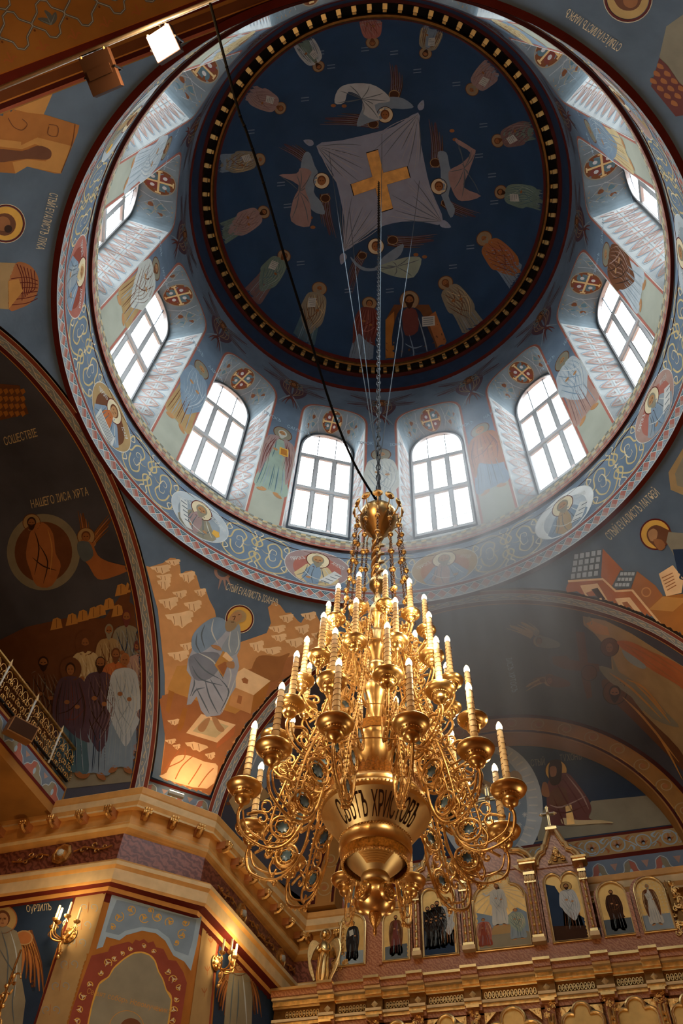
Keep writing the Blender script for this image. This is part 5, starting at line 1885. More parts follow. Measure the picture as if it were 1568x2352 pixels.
# side faces: pilaster strips, blue panels with an archangel each
f0, L0_ = seg_map(0)
n0 = f0(0, 0)[1]
pw = Paint(s_plane(n0, n0.dot(f0(0, 0)[0])), 7, off=.006, step=.002, clip=lambda q: q.x < -5.195 and q.z < 7.64)
pw.poly([(-20, 2075), (150, 2056), (170, 2062), (120, 2210), (70, 2380), (-20, 2380)], 'navy', 0)
pw.poly([(176, 2057), (246, 2044), (150, 2380), (72, 2380), (130, 2205)], 'tan', 1)
pw.stroke([(174, 2055), (128, 2205), (70, 2385)], 5, 'dkred', 2, smooth=False)
pw.stroke([(-20, 2078), (172, 2052)], 6, 'red', 2, smooth=False)
for k, (x, y) in enumerate(((205, 2085), (190, 2125), (178, 2165), (160, 2215), (140, 2265), (118, 2320))):
    for s_ in (-1, 1):
        pw.stroke(spiral(x + s_ * 10, y, 2, 11, 90, 90 + s_ * 330, 12), 1.6, 'grey', 2)
    pw.stroke([(x, y - 12), (x - 3, y + 12)], 5, 'ochred', 3, taper=2)
wing(pw, 55, 2140, 70, 2290, 42, 'ochred', 'brown', 'ochre', 6, -.2)
pw.poly([(-20, 2130), (10, 2125), (40, 2140), (52, 2180), (50, 2240), (60, 2300), (50, 2380), (-20, 2380)], 'khaki', 5, smooth=False)
folds(pw, [[(5, 2140), (20, 2200), (15, 2300)], [(25, 2140), (40, 2200), (35, 2290)], [(0, 2180), (30, 2230), (45, 2240)], [(40, 2250), (30, 2300), (35, 2360)]], 3, 'greydk', 'greylt', 6)
head(pw, 8, 2113, 16, 'brown', False, 'skin', 'goldleaf', 'ochred', ly=7, hr=2.0)
pw.text('ѸРІИЛЪ', 90, 2086, 16, 'cream', 3, rot=-.08, cond=.6, mirror=-1)
pw.done('painted_archangel', walls)
f2, L2 = seg_map(2)
n2 = f2(0, 0)[1]
pw = Paint(s_plane(n2, n2.dot(f2(0, 0)[0])), 7, off=.006, step=.002, clip=lambda q: q.y > 5.17 and q.z < 7.64)
pw.poly([(470, 2090), (506, 2118), (498, 2170), (480, 2380), (430, 2380), (455, 2200)], 'tan', 0)
pw.stroke([(507, 2118), (494, 2200), (478, 2380)], 4, 'red', 1, smooth=False)
pw.poly([(512, 2125), (660, 2275), (660, 2380), (485, 2380), (498, 2200)], 'navy', 0)
pw.stroke([(508, 2128), (662, 2280)], 6, 'red', 1, smooth=False)
wing(pw, 530, 2235, 505, 2330, 26, 'ochred', 'brown', 'ochre', 5, .2)
wing(pw, 565, 2235, 580, 2340, 26, 'ochred', 'brown', 'ochre', 5, -.2)
pw.poly([(525, 2235), (570, 2235), (578, 2290), (575, 2380), (510, 2380), (518, 2280)], 'khaki', 4, smooth=False)
folds(pw, [[(535, 2240), (530, 2290), (525, 2360)], [(555, 2240), (560, 2290), (565, 2360)], [(545, 2250), (545, 2300), (540, 2360)]], 3, 'greydk', 'greylt', 5)
head(pw, 548, 2218, 12, 'brown', False, 'skin', 'ochred', 'brown', ly=6, hr=1.9)
for k, (x, y) in enumerate(((488, 2130), (483, 2165), (475, 2230), (468, 2280))):
    pw.stroke([(x - 6, y - 10), (x, y), (x + 6, y - 10)], 2, 'ochred', 1)
    pw.stroke([(x, y - 12), (x, y + 10)], 4, 'ochred', 1, taper=2)
pw.done('painted_archangel', walls)
# ================================================================== THE CHANDELIER
CX = Vector((.065, 0, 0))


def px_of(p):
    v = Vector(p) - CAM
    d = v.dot(FX)
    return 784 + FPX * v.dot(RX) / d, 1176 - FPX * v.dot(UX) / d


def axz(y):
    lo, hi = 2.0, 60.0
    for _ in range(50):
        mm = (lo + hi) / 2
        if px_of((CX.x, 0, mm))[1] > y:
            lo = mm
        else:
            hi = mm
    return lo


def prof(rows):
    out = []
    for y, r in rows:
        z = axz(y)
        dpt = (Vector((CX.x, 0, z)) - CAM).dot(FX)
        out.append((r * dpt / FPX, z))
    return out


ch = empty('chandelier', (CX.x, 0, 9.4), 'huge tiered gilt chandelier with electric candles hanging under the dome', 'chandelier')
silver = mat('worn_gilt_band', 'ecd8a4', .45, 1.0, vary=.1, scale=8)
lace = mat('gilt_openwork', 'b57a2c', .42, .9, vary=.5, scale=60, bump=.6)
mb = MB()
mb.lathe(prof([(2152, .5), (2146, 4), (2138, 5), (2134, 3.5), (2128, 6), (2120, 11), (2108, 15), (2102, 16), (2100, 9)]), CX, 'goldd', 20)
mb.done('pine_cone_finial', ch, True)
mb = MB()
mb.lathe(prof([(2102, 10), (2096, 24), (2085, 36), (2070, 42), (2055, 40), (2044, 32), (2036, 27), (2028, 28)]), CX, 'goldm', 40)
mb.done('ball_boss', ch, True)
mb = MB()
mb.lathe(prof([(2030, 27), (2026, 33), (2018, 34), (2012, 31), (1985, 62), (1972, 74)]), CX, silver, 56, caps=False)
mb.done('lower_bowl', ch, True)
mb = MB()
mb.lathe(prof([(1988, 76), (1974, 80), (1962, 82), (1958, 82)]), CX, lace, 72, caps=False)
for k in range(60):
    a = 2 * PI * k / 60
    (r_, z_) = prof([(1990, 76)])[0]
    mb.ball(CX + Vector((r_ * math.cos(a), r_ * math.sin(a), z_)), .012, 'goldd', 5)
mb.done('openwork_skirt', ch, True)
mb = MB()
mb.lathe(prof([(1974, 74), (1966, 83), (1952, 85), (1940, 83), (1934, 79)]), CX, 'goldm', 64, caps=False)
mb.done('gilt_ring', ch, True)
mb = MB()
co = prof([(1934, 79), (1878, 124)])
mb.lathe(co, CX, silver, 96, caps=False)
mb.done('inscribed_band', ch, True)
mb = MB()
mb.lathe(prof([(1880, 122), (1872, 126), (1864, 125), (1858, 118), (1850, 119), (1844, 114), (1830, 104), (1822, 98)]), CX, 'goldm', 96, caps=False)
for rw, nb in (((1868, 127), 90), ((1936, 82), 70)):
    r_, z_ = prof([rw])[0]
    for k in range(nb):
        a = 2 * PI * k / nb
        mb.ball(CX + Vector((r_ * math.cos(a), r_ * math.sin(a), z_)), .0075, 'goldm', 5)
mb.done('beaded_rim', ch, True)
mb = MB()
q = prof([(1846, 112), (1826, 103)])
n = 60
V, F = [], []
for i in range(n * 2):
    a = PI * i / n
    for r_, z_ in ((q[0][0], q[0][1]), (q[1][0], q[1][1] + (.10 if i % 2 == 0 else .05))):
        V.append(CX + Vector((r_ * math.cos(a), r_ * math.sin(a), z_)))
for i in range(n * 2):
    j = (i + 1) % (n * 2)
    F.append((2 * i, 2 * j, 2 * j + 1, 2 * i + 1))
mb.add(V, F, lace)
mb.lathe(prof([(1822, 97), (1812, 70), (1806, 50), (1800, 46)]), CX, 'goldd', 60, caps=False)
mb.done('lace_crown', ch)
mb = MB()
mb.lathe(prof([(1806, 45), (1790, 30), (1782, 24), (1774, 24), (1768, 30), (1750, 40), (1735, 46), (1722, 47), (1716, 51), (1704, 52), (1690, 48), (1686, 40)]), CX, 'goldm', 48, caps=False)
mb.lathe(prof([(1700, 53), (1688, 54), (1680, 53)]), CX, lace, 48, caps=False)
mb.done('upper_vase', ch, True)
mb = MB()
mb.lathe(prof([(1700, 12), (1650, 11), (1642, 18), (1630, 20), (1618, 26), (1604, 34), (1590, 35), (1580, 33), (1574, 22), (1560, 9), (1552, 10), (1545, 15), (1536, 20), (1528, 19), (1520, 12), (1508, 20), (1500, 29), (1486, 31), (1474, 28), (1466, 27), (1458, 24),
                (1452, 11), (1440, 9), (1430, 14), (1418, 18), (1402, 20), (1394, 14), (1386, 8), (1376, 10), (1366, 7), (1356, 12), (1348, 19), (1338, 19), (1328, 12), (1318, 7), (1250, 7), (1240, 10), (1234, 14)]), CX, 'goldm', 36)
mb.done('baluster_stem', ch, True)
mb = MB()
z0_, z1_ = axz(1332), axz(1242)
for k in range(3):
    mb.tube([CX + Vector((.055 * math.cos(t * 1.1 + k * 2.1), .055 * math.sin(t * 1.1 + k * 2.1), z0_ + (z1_ - z0_) * t / 9)) for t in range(10)], .02, 'goldd', 8)
mb.done('twisted_rope', ch, True)
mb = MB()
mb.lathe(prof([(1236, 6), (1230, 15), (1222, 20), (1212, 33), (1200, 41), (1190, 43), (1182, 41), (1176, 32), (1172, 12), (1166, 5), (1158, 3)]), CX, 'goldm', 48)
mb.done('top_bowl', ch, True)
# rosettes round the top bowl, and the bead chains below them
zt = axz(1196)
ros = None
chn = None
for k in range(12):
    a = 2 * PI * (k + .5) / 12
    if ros is None:
        mb = MB()
        mb.tube([(.20, 0, zt - .02), (.25, 0, zt + .05), (.27, 0, zt + .12)], .008, 'goldd', 6)
        ax = (Vector((0, 1, 0)), Vector((0, 0, 1)), Vector((1, 0, 0)))
        mb.lathe([(.0, .0), (.055, 0), (.062, .012), (.05, .022), (.035, .015), (.02, .03), (.0, .035)], (.265, 0, zt + .17), 'goldd', 16, ax)
        mb.tube([(.22, 0, zt - .03), (.27, 0, zt - .08), (.265, 0, zt - .14)], .007, 'goldd', 6)
        ros = mb.done('rosette', ch, True)
        ros.matrix_parent_inverse = Matrix.Identity(4)
        ros.location = (0, 0, -9.4)
        mb = MB()
        zb = 7.35
        N_ = 46
        for i in range(N_):
            t = i / (N_ - 1)
            r_ = .262 + (.36 - .262) * t ** 1.3
            z_ = (zt - .13) * (1 - t) + zb * t
            if i % 9 == 4:
                mb.ball((r_, 0, z_), .03, 'goldd', 8)
            else:
                u_ = Vector((1, 0, 0)) if i % 2 else Vector((0, 1, 0))
                mb.tube([Vector((r_, 0, z_)) + u_ * (.012 * math.cos(w_)) + Vector((0, 0, .024 * math.sin(w_))) for w_ in (0, 1.05, 2.1, 3.14, 4.2, 5.24)], .004, 'bronze', 4, smooth=False, closed=True)
        chn = mb.done('bead_chain', ch, True)
        chn.matrix_parent_inverse = Matrix.Identity(4)
        chn.location = (0, 0, -9.4)
        oo = [ros, chn]
    else:
        oo = [copy_obj(ros, ch), copy_obj(chn, ch)]
    for o in oo:
        o.rotation_euler.z = a
# inscription round the band
(r0_, za_), (r1_, zb_) = co


def s_band(u, v):
    a = math.radians(163) - u / r1_
    r = r0_ + (r1_ - r0_) * v
    return CX + Vector((r * math.sin(a), r * math.cos(a), za_ + (zb_ - za_) * v)), Vector((math.sin(a), math.cos(a), -.7)).normalized()


tp = Paint(s_band, .06, off=.0025, step=.001)
tp.T = (1, 0, 0, 1, 0, 0)


class _T:
    pass


for body, uc, wd in (('СВѢТЪ', -.235, .30), ('ХРИСТОВЪ', .19, .47)):
    vs_, fs = glyphs(body)
    mx = max(v[0] for v in vs_)
    m_ = tp.mi(P['dkbrown'])
    for f in fs:
        for k in range(1, len(f) - 1):
            tri = [vs_[f[0]], vs_[f[k]], vs_[f[k + 1]]]
            tp.tri(*[(uc + (v[0] / mx - .5) * wd, .14 + v[1] * 1.0) for v in tri], m_, 1)
tp.done('dark_inscription', ch)
# plaque on the lower bowl
(pr0, pz0), (pr1, pz1) = prof([(2010, 34), (1984, 63)])


def s_plq(u, v):
    a = math.radians(163) - u / pr1
    r = pr0 + (pr1 - pr0) * v
    return CX + Vector((r * math.sin(a), r * math.cos(a), pz0 + (pz1 - pz0) * v)), Vector((math.sin(a), math.cos(a), -.8)).normalized()


tp = Paint(s_plq, .05, off=.003, step=.001)
tp.poly([(-.10, .25), (.10, .25), (.14, .98), (-.14, .98)], 'goldp', 0)
for k in range(5):
    tp.stroke([(-.08 - .008 * k, .36 + .13 * k), (.08 + .008 * k, .36 + .13 * k)], .018, 'ochre2', 1, smooth=False)
tp.done('engraved_plaque', ch)
# relief medallions on the ball
for k in range(4):
    a = math.radians(163 + 45 + 90 * k)
    n = Vector((math.sin(a), math.cos(a), .1)).normalized()
    d = n.cross(Vector((0, 0, 1))).normalized()
    u = d.cross(n)
    rb_, zb2 = prof([(2066, 41)])[0]
    c = CX + Vector((0, 0, zb2)) + n * (rb_ - .02)
    mb = MB()
    mb.lathe([(.068, 0), (.07, .03), (.062, .038), (.054, .026), (.0, .03)], c, 'goldm', 28, (d, u, n))
    for q in range(14):
        t, rr_ = q * 2.4, .008 + .0027 * q
        mb.ball(c + d * (rr_ * math.cos(t)) + u * (rr_ * math.sin(t)) + n * .028, .009, 'goldd', 6)
    mb.done('relief_medallion', ch, True)

# arms, drip bowls, candles
TIERS = [('lowest', 5.26, 1.02, 0, .60, .135), ('second', 5.86, .84, 8, .56, .122), ('third', 6.42, .67, 0, .52, .108), ('top', 7.06, .49, 5, .47, .092)]
bulbm = mat('candle_bulb', 'fff0d0', .4, vary=0, emit='ffd9a0', es=BULB_LIGHT)
collar = mat('bulb_collar', 'cfc4a8', .5, vary=0)
for ti, (tn, tz, tr, ph, hc, rc) in enumerate(TIERS):
    protos = None
    for k in range(12):
        a = math.radians(ph + 30 * k)
        if protos is None:
            b0 = Vector((0, tr, tz - 9.4))

            def at_(r, z):
                return (0, tr * 0 + r, tz - 9.4 + z)
            mb = MB()
            s_ = rc / .135
            inr = tr * .52
            mid_ = (tr + inr) / 2
            path = [at_(tr, -.13 * s_), at_(tr + .015, -.22 * s_), at_(tr - .04, -.36 * s_), at_(mid_ + .02, -.44 * s_), at_(mid_ - .12 * s_, -.38 * s_), at_(inr + .03, -.2 * s_), at_(inr, .02)]
            mb.tube(path, .0125, 'goldd', 8, flat=.8)
            path2 = [(0, p[1] - .03, p[2] + .045) for p in path[1:6]]
            mb.tube(path2, .008, 'goldd', 6)
            mb.tube([(0, tr - .05, tz - 9.4 - .2 * s_)] + [(0, tr - .16 * s_ + .055 * s_ * (1 - t * .13) * math.cos(1.2 + t * .9), tz - 9.4 - .22 * s_ + .06 * s_ * (1 - t * .13) * math.sin(1.2 + t * .9)) for t in range(8)], .011, 'goldd', 6)
            mb.tube([(0, inr + .02, tz - 9.4 - .05)] + [(0, inr + .12 * s_ - .05 * s_ * (1 - t * .12) * math.cos(t * .9), tz - 9.4 - .08 * s_ + .06 * s_ * (1 - t * .12) * math.sin(t * .9)) for t in range(7)], .010, 'goldd', 6)
            for t in range(16):
                pc = catmull(path, False, 4)[2 + t]
                mb.ball(Vector(pc) + Vector((0, 0, -.017)), .009, 'goldm', 5)
            mb.ball((0, mid_, tz - 9.4 - .47 * s_), .02, 'goldd', 6)
            arm = link('arm', mb.V, mb.F, mb.M, mb.MI, ch, True)
            mb = MB()
            mb.lathe([(.0, -.165 * s_), (.018, -.15 * s_), (.012, -.13 * s_), (.03, -.12 * s_), (.055 * s_, -.10 * s_), (.062 * s_, -.075 * s_), (.05 * s_, -.055 * s_), (.07 * s_, -.05 * s_), (.074 * s_, -.03 * s_), (.095 * s_, -.025 * s_), (.125 * s_, -.002), (.137 * s_, .022 * s_), (.133 * s_, .03 * s_), (.09 * s_, .01), (.03, .0)], b0, 'goldm', 32)
            for q in range(24):
                t = 2 * PI * q / 24
                mb.ball(b0 + Vector((.073 * s_ * math.cos(t), .073 * s_ * math.sin(t), -.04 * s_)), .007, 'goldd', 5)
            cup = link('drip_bowl', mb.V, mb.F, mb.M, mb.MI, ch, True)
            mb = MB()
            rcd = .026
            mb.lathe([(rcd * 1.15, 0), (rcd * 1.1, hc * .3), (rcd, hc * .7), (rcd * .92, hc - .05)], b0, 'candle', 14)
            for q in range(9):
                zq = .05 + q * (hc - .12) / 9
                mb.tube([b0 + Vector((rcd * 1.16 * math.cos(t), rcd * 1.16 * math.sin(t), zq + .0045 * t)) for t in (0, 1, 2, 3, 4, 5, 6)], .0022, 'brown', 4)
            cnd = link('candle', mb.V, mb.F, mb.M, mb.MI, ch, True)
            mb = MB()
            mb.lathe([(.021, hc - .055), (.023, hc - .03)], b0, collar, 12)
            mb.lathe([(.020, hc - .03), (.026, hc - .008), (.021, hc + .02), (.009, hc + .046), (.001, hc + .056)], b0, bulbm, 12)
            blb = link('bulb', mb.V, mb.F, mb.M, mb.MI, None, True)
            blb.parent = cnd
            for o in (arm, cup, cnd):
                o.matrix_parent_inverse = Matrix.Identity(4)
            protos = (arm, cup, cnd, blb)
            oo = (arm, cup, cnd)
        else:
            oo = tuple(copy_obj(o, ch) for o in protos[:3])
            bb = copy_obj(protos[3], oo[2])
        for o in oo:
            o.rotation_euler.z = -a
# filigree between the arms
mb = MB()


def R2(r, z):
    return (0, r, z - 9.4)


star = mat('blue_enamel', '5f7f92', .3, vary=.1)
body_r = [(5.0, .80), (5.4, .72), (5.8, .56), (6.3, .43), (6.8, .33), (7.3, .25)]


def br(z):
    for (z0_, a_), (z1_, b_) in zip(body_r, body_r[1:]):
        if z <= z1_:
            t = (z - z0_) / (z1_ - z0_)
            return a_ + (b_ - a_) * max(0, t)
    return .22


mb.tube([R2(br(z) , z) for z in (4.95, 5.2, 5.5, 5.9, 6.3, 6.8, 7.3)], .011, 'goldd', 6)
mb.tube([R2(br(z) - .05, z) for z in (5.0, 5.2, 5.5, 5.9, 6.3, 6.8, 7.25)], .007, 'goldd', 6)
z = 5.0
while z < 7.2:
    mb.ball(R2(br(z) + .014, z), .010, 'goldm', 5)
    mb.tube([R2(br(z), z), R2(br(z) - .05, z)], .005, 'goldd', 4)
    z += .045
for z in (5.15, 5.5, 5.8, 6.1, 6.4, 6.7, 7.0, 7.25):
    r = br(z)
    for s_ in (-1, 1):
        mb.tube([R2(r - .05, z)] + [R2(r - .11 + .06 * (1 - t * .12) * math.cos(t * .95), z + s_ * .07 * (1 - t * .1) * math.sin(t * .95)) for t in range(7)], .008, 'goldd', 5)
        mb.tube([R2(r + .01, z)] + [R2(r + .07 - .05 * (1 - t * .12) * math.cos(t * .95), z + s_ * .06 * (1 - t * .1) * math.sin(t * .95)) for t in range(6)], .007, 'goldd', 5)
mb.tube([R2(br(5.0), 5.0), R2(br(5.0) + .03, 4.92), R2(br(5.0), 4.85), R2(br(5.0) - .03, 4.9)], .01, 'goldd', 6)
pan = link('filigree_panel', mb.V, mb.F, mb.M, mb.MI, ch, True)
pan.matrix_parent_inverse = Matrix.Identity(4)
for k in range(1, 12):
    o = copy_obj(pan, ch)
    o.rotation_euler.z = math.radians(-30 * k)
# star medallions
for zz, rr_, R_, ph in ((5.62, .46, .105, 0), (5.31, .60, .10, 0), (5.0, .70, .085, 0), (6.1, .36, .075, 0)):
    mb = MB()
    c = Vector((0, rr_, zz - 9.4))
    ax = (Vector((0, 1, 0)), Vector((0, 0, 1)), Vector((1, 0, 0)))
    N_ = 24
    mb.tube([c + ax[0] * (R_ * math.cos(2 * PI * t / N_)) + ax[1] * (R_ * math.sin(2 * PI * t / N_)) for t in range(N_)], .012, 'goldd', 8, smooth=False, closed=True)
    mb.tube([c + ax[0] * (R_ * .62 * math.cos(2 * PI * t / N_)) + ax[1] * (R_ * .62 * math.sin(2 * PI * t / N_)) for t in range(N_)], .007, 'goldd', 6, smooth=False, closed=True)
    for t in range(8):
        a = 2 * PI * t / 8
        e = ax[0] * math.cos(a) + ax[1] * math.sin(a)
        mb.tube([c + e * (R_ * .62), c + e * R_], .006, 'goldd', 5)
    V = [c]
    for t in range(16):
        a = 2 * PI * t / 16
        r_ = R_ * (.56 if t % 2 == 0 else .40)
        V.append(c + ax[0] * (r_ * math.cos(a)) + ax[1] * (r_ * math.sin(a)) + ax[2] * .006)
    V2 = [v - ax[2] * .012 for v in V]
    mb.add(V + V2, [(0, 1 + t, 1 + (t + 1) % 16) for t in range(16)] + [(17, 18 + (t + 1) % 16, 18 + t) for t in range(16)] + [(1 + t, 1 + (t + 1) % 16, 18 + (t + 1) % 16, 18 + t) for t in range(16)], star)
    V = [c + ax[0] * (R_ * (.60 if t % 2 == 0 else .43) * math.cos(2 * PI * t / 16)) + ax[1] * (R_ * (.60 if t % 2 == 0 else .43) * math.sin(2 * PI * t / 16)) + ax[2] * .008 for t in range(16)]
    mb.tube(V, .006, 'goldm', 5, smooth=False, closed=True)
    so = link('star_medallion', mb.V, mb.F, mb.M, mb.MI, ch, True)
    so.matrix_parent_inverse = Matrix.Identity(4)
    so.rotation_euler.z = math.radians(-ph)
    for k in range(1, 12):
        o = copy_obj(so, ch)
        o.rotation_euler.z = math.radians(-ph - 30 * k)
# hoops that tie the panels together
for zz in (5.42, 5.9, 6.35, 6.85, 7.3):
    mb = MB()
    r = br(zz) - .04
    mb.tube([CX + Vector((r * math.cos(2 * PI * t / 48), r * math.sin(2 * PI * t / 48), zz)) for t in range(48)], .005, 'goldd', 5, smooth=False, closed=True)
    mb.done('tie_hoop', ch, True)
# suspension chain and stay wires
mb = MB()
z = axz(1160)
i = 0
ztop = 25.70
while z < ztop:
    L_ = .155
    u_ = Vector((1, 0, 0)) if i % 2 else Vector((0, 1, 0))
    tt = (z - 9.4) / (ztop - 9.4)
    c = Vector((CX.x * (1 - tt), 0, z))
    mb.tube([c + u_ * (.028 * math.cos(w_)) + Vector((0, 0, L_ * .5 * math.sin(w_))) for w_ in (0, .8, 1.57, 2.35, 3.14, 3.94, 4.71, 5.5)], .009, 'iron', 5, smooth=False, closed=True)
    z += L_ * .78
    i += 1
mb.done('suspension_chain', ch, True)
tops = [s_dome(803, 487)[0], s_dome(963, 415)[0], s_dome(755, 347)[0], s_dome(877, 308)[0]]
foot = CX + Vector((0, 0, 10.2))
for t_ in tops:
    mb = MB()
    pts = []
    for k in range(13):
        t = k / 12
        p = Vector(t_).lerp(foot, t)
        p.z -= .25 * math.sin(PI * t)
        pts.append(p)
    mb.tube(pts, .007, 'greydk', 5, smooth=False)
    mb.done('stay_wire', ch, True)
mb = MB()
for k in range(4):
    mb.tube([foot, CX + Vector((.03 * math.cos(k * 1.57), .03 * math.sin(k * 1.57), 9.45))], .008, 'iron', 5)
mb.done('hook_wire', ch, True)
# warm light given by all the bulbs: each tier's share
for tz, tr, en in ((5.86, 1.02, 60), (6.42, .84, 45), (6.95, .67, 35), (7.5, .49, 25)):
    for k in range(4):
        a = math.radians(45 + 90 * k)
        lamp('candle_bulb_light', 'POINT', CX + Vector((tr * math.cos(a), tr * math.sin(a), tz + .06)), en / 4, (1, .76, .48), size=.05)
# ================================================================== ICONOSTASIS
XC = -.11
ico = empty('iconostasis', (XC, 7.95, 7.0), 'tall carved gilt and pink marble icon screen below the lunette', 'iconostasis')
YB = 7.95


def outline(kind, x0, x1, z0, z1, n=10):
    w_ = x1 - x0
    c = (x0 + x1) / 2

    def arc(cx, cz, r, a0, a1, k=n):
        return [(cx + r * math.cos(math.radians(a0 + (a1 - a0) * i / k)), cz + r * math.sin(math.radians(a0 + (a1 - a0) * i / k))) for i in range(k + 1)]
    if kind == 'arch':
        r = w_ / 2
        return [(x0, z0), (x1, z0)] + arc(c, z1 - r, r, 0, 180)
    if kind == 'double':
        r = w_ / 4
        return [(x0, z0), (x1, z0)] + arc(c + r, z1 - r, r, 0, 165) + [(c, z1 - r * 1.25)] + arc(c - r, z1 - r, r, 15, 180)
    if kind == 'cusp':
        r = w_ * .22
        s_ = w_ * .5 - r
        h = z1 - r
        return [(x0, z0), (x1, z0), (x1, h - r * 1.35), (x1 - s_ * .12, h - r * 1.3)] + arc(c + r * .95, h - r * 1.35, s_ + r * .05 - s_ * .12, 5, 80, 6) + [(c + r, h)] + arc(c, h, r, 0, 180) + [(c - r, h)] + \
            [(2 * c - x, z) for x, z in reversed(arc(c + r * .95, h - r * 1.35, s_ + r * .05 - s_ * .12, 5, 80, 6))] + [(x0 + s_ * .12, h - r * 1.3), (x0, h - r * 1.35)]
    r = w_ * .21
    h = z1 - r
    q = arc(c + w_ / 2 - r, h - r * 1.15, r, -20, 115, 7)
    t = arc(c, h, r, -8, 188, 12)
    return [(x0, z0), (x1, z0)] + q + t + [(2 * c - x, z) for x, z in reversed(q)]


# marble back panels: lower wall, upper bays
mb = MB()
mb.box((XC, YB + .04, 7.0), (7.6, .12, 1.3), 'marbleo')
mb.box((XC, YB + .03, 7.86), (6.2, .14, .42), 'marbleo')
for x0, x1, z1 in ((-2.72, -2.2, 8.96), (-2.17, -1.63, 8.96)):
    for s_ in (1, -1):
        a, b_ = (x0, x1) if s_ > 0 else (2 * XC - x1, 2 * XC - x0)
        mb.prism(outline('arch', a, b_, 7.9, z1 + .01), YB, YB + .1, 'marbleo')
mb.box((XC - 1.08, YB + .05, 8.6), (.78, .1, 1.45), 'marble')
mb.box((XC + 1.08, YB + .05, 8.6), (.78, .1, 1.45), 'marble')
mb.box((XC, YB + .05, 8.7), (1.35, .1, 1.7), 'marble')
mb.done('marble_panel', ico)


def moulded(mb, pts, r=.03, m='goldm', y=YB - .03):
    mb.tube([(x, y, z) for x, z in pts], r, m, 8, smooth=False)
    mb.tube([(x, y - r * .9, z) for x, z in pts], r * .4, 'moldcream', 6, smooth=False)


def gable(xc, w_, zb, za, name, steep=True):
    mb = MB()
    h = za - zb
    if steep:
        half = [(w_, 0), (w_ * .93, h * .18), (w_ * .75, h * .34), (w_ * .55, h * .40), (w_ * .50, h * .55), (w_ * .42, h * .58), (w_ * .16, h)]
    else:
        half = [(w_, 0), (w_ * .98, h * .06), (w_ * .88, h * .22), (w_ * .70, h * .32), (w_ * .52, h * .34), (w_ * .36, h * .42), (w_ * .24, h * .6), (w_ * .12, h)]
    pts = [(xc + x, zb + z) for x, z in half] + [(xc - x, zb + z) for x, z in reversed(half)]
    mb.prism([(xc + w_, zb - .05)] + pts + [(xc - w_, zb - .05)], YB - .02, YB + .1, 'marble')
    moulded(mb, pts[:len(half)], .045, 'goldm', YB - .05)
    moulded(mb, pts[len(half):], .045, 'goldm', YB - .05)
    moulded(mb, [(xc + (x - xc) * .86, zb + (z - zb) * .88) for x, z in pts[:len(half)]], .018, 'goldd', YB - .04)
    moulded(mb, [(xc + (x - xc) * .86, zb + (z - zb) * .88) for x, z in pts[len(half):]], .018, 'goldd', YB - .04)
    mb.box((xc, YB - .04, za + .02), (w_ * .5, .16, .05), 'goldm')
    mb.box((xc, YB - .04, za + .06), (w_ * .34, .12, .04), 'moldcream')
    return mb.done(name, ico)


gable(XC, .66, 9.42, 10.22, 'gable', False)
gable(XC - 1.08, .39, 9.36, 9.95, 'gable')
gable(XC + 1.06, .39, 9.36, 9.95, 'gable')


def cross(xc, z0, h, name='cross'):
    mb = MB()
    t = h * .09
    w_ = h * .30
    zc = z0 + h * .66
    for c, d in (((xc, YB - .05, z0 + h / 2), (t, .05, h)), ((xc, YB - .05, zc), (w_ * 2, .05, t))):
        mb.box(c, d, 'goldm')
        mb.box((c[0], c[1] - .03, c[2]), (d[0] * (.45 if d[0] < d[2] else .96), .02, d[2] * (.45 if d[2] < d[0] else .96)), 'white')
    for x, z in ((xc, z0 + h), (xc - w_, zc), (xc + w_, zc)):
        for a in range(3):
            t_ = a * 2 * PI / 3 + (PI / 2 if x == xc else (0 if x > xc else PI))
            mb.ball((x + t * .55 * math.cos(t_), YB - .05, z + t * .55 * math.sin(t_)), t * .5, 'moldcream', 8)
    mb.ball((xc, YB - .08, zc), t * .8, 'goldm', 8)
    mb.lathe([(t * 1.2, 0), (t * .8, h * .04), (t * .5, h * .08)], (xc, YB - .05, z0), 'goldm', 12)
    return mb.done(name, ico)


cross(XC + .02, 10.28, .74)
cross(XC - 1.08, 10.02, .40)
cross(XC + 1.05, 10.02, .40)


def relief(mb, x, y, z, w_, h, seed, m='goldd', tri=True, n=16):
    r = random.Random(seed)
    for k in range(n):
        v = r.random()
        u = (r.random() * 2 - 1) * (1 - v if tri else 1)
        c = Vector((x + u * w_ / 2, y, z + v * h))
        a0 = r.random() * 6
        R_ = min(w_, h) * r.uniform(.10, .2)
        mb.tube([c + Vector((R_ * (1 - t * .14) * math.cos(a0 + t), 0, R_ * (1 - t * .14) * math.sin(a0 + t))) for t in range(6)], R_ * .22, m, 5)
        mb.ball(c, R_ * .35, 'goldm' if k % 3 == 0 else m, 6)


for x, w_, z in ((XC - 1.08, .3, 9.38), (XC + 1.06, .3, 9.38)):
    mb = MB()
    mb.prism([(x - w_ / 2 - .02, z - .03), (x + w_ / 2 + .02, z - .03), (x, z + .3)], YB - .03, YB, 'bronze')
    relief(mb, x, YB - .05, z, w_, .28, int(x * 100))
    mb.done('gilt_relief', ico)
for s_ in (-1, 1):
    mb = MB()
    mb.prism([(XC + s_ * .28, 9.42), (XC + s_ * .5, 9.42), (XC + s_ * .5, 9.24)][::s_], YB - .03, YB, 'moldcream')
    relief(mb, XC + s_ * .42, YB - .05, 9.33, .12, .1, 5, n=6)
    mb.done('gilt_relief', ico)

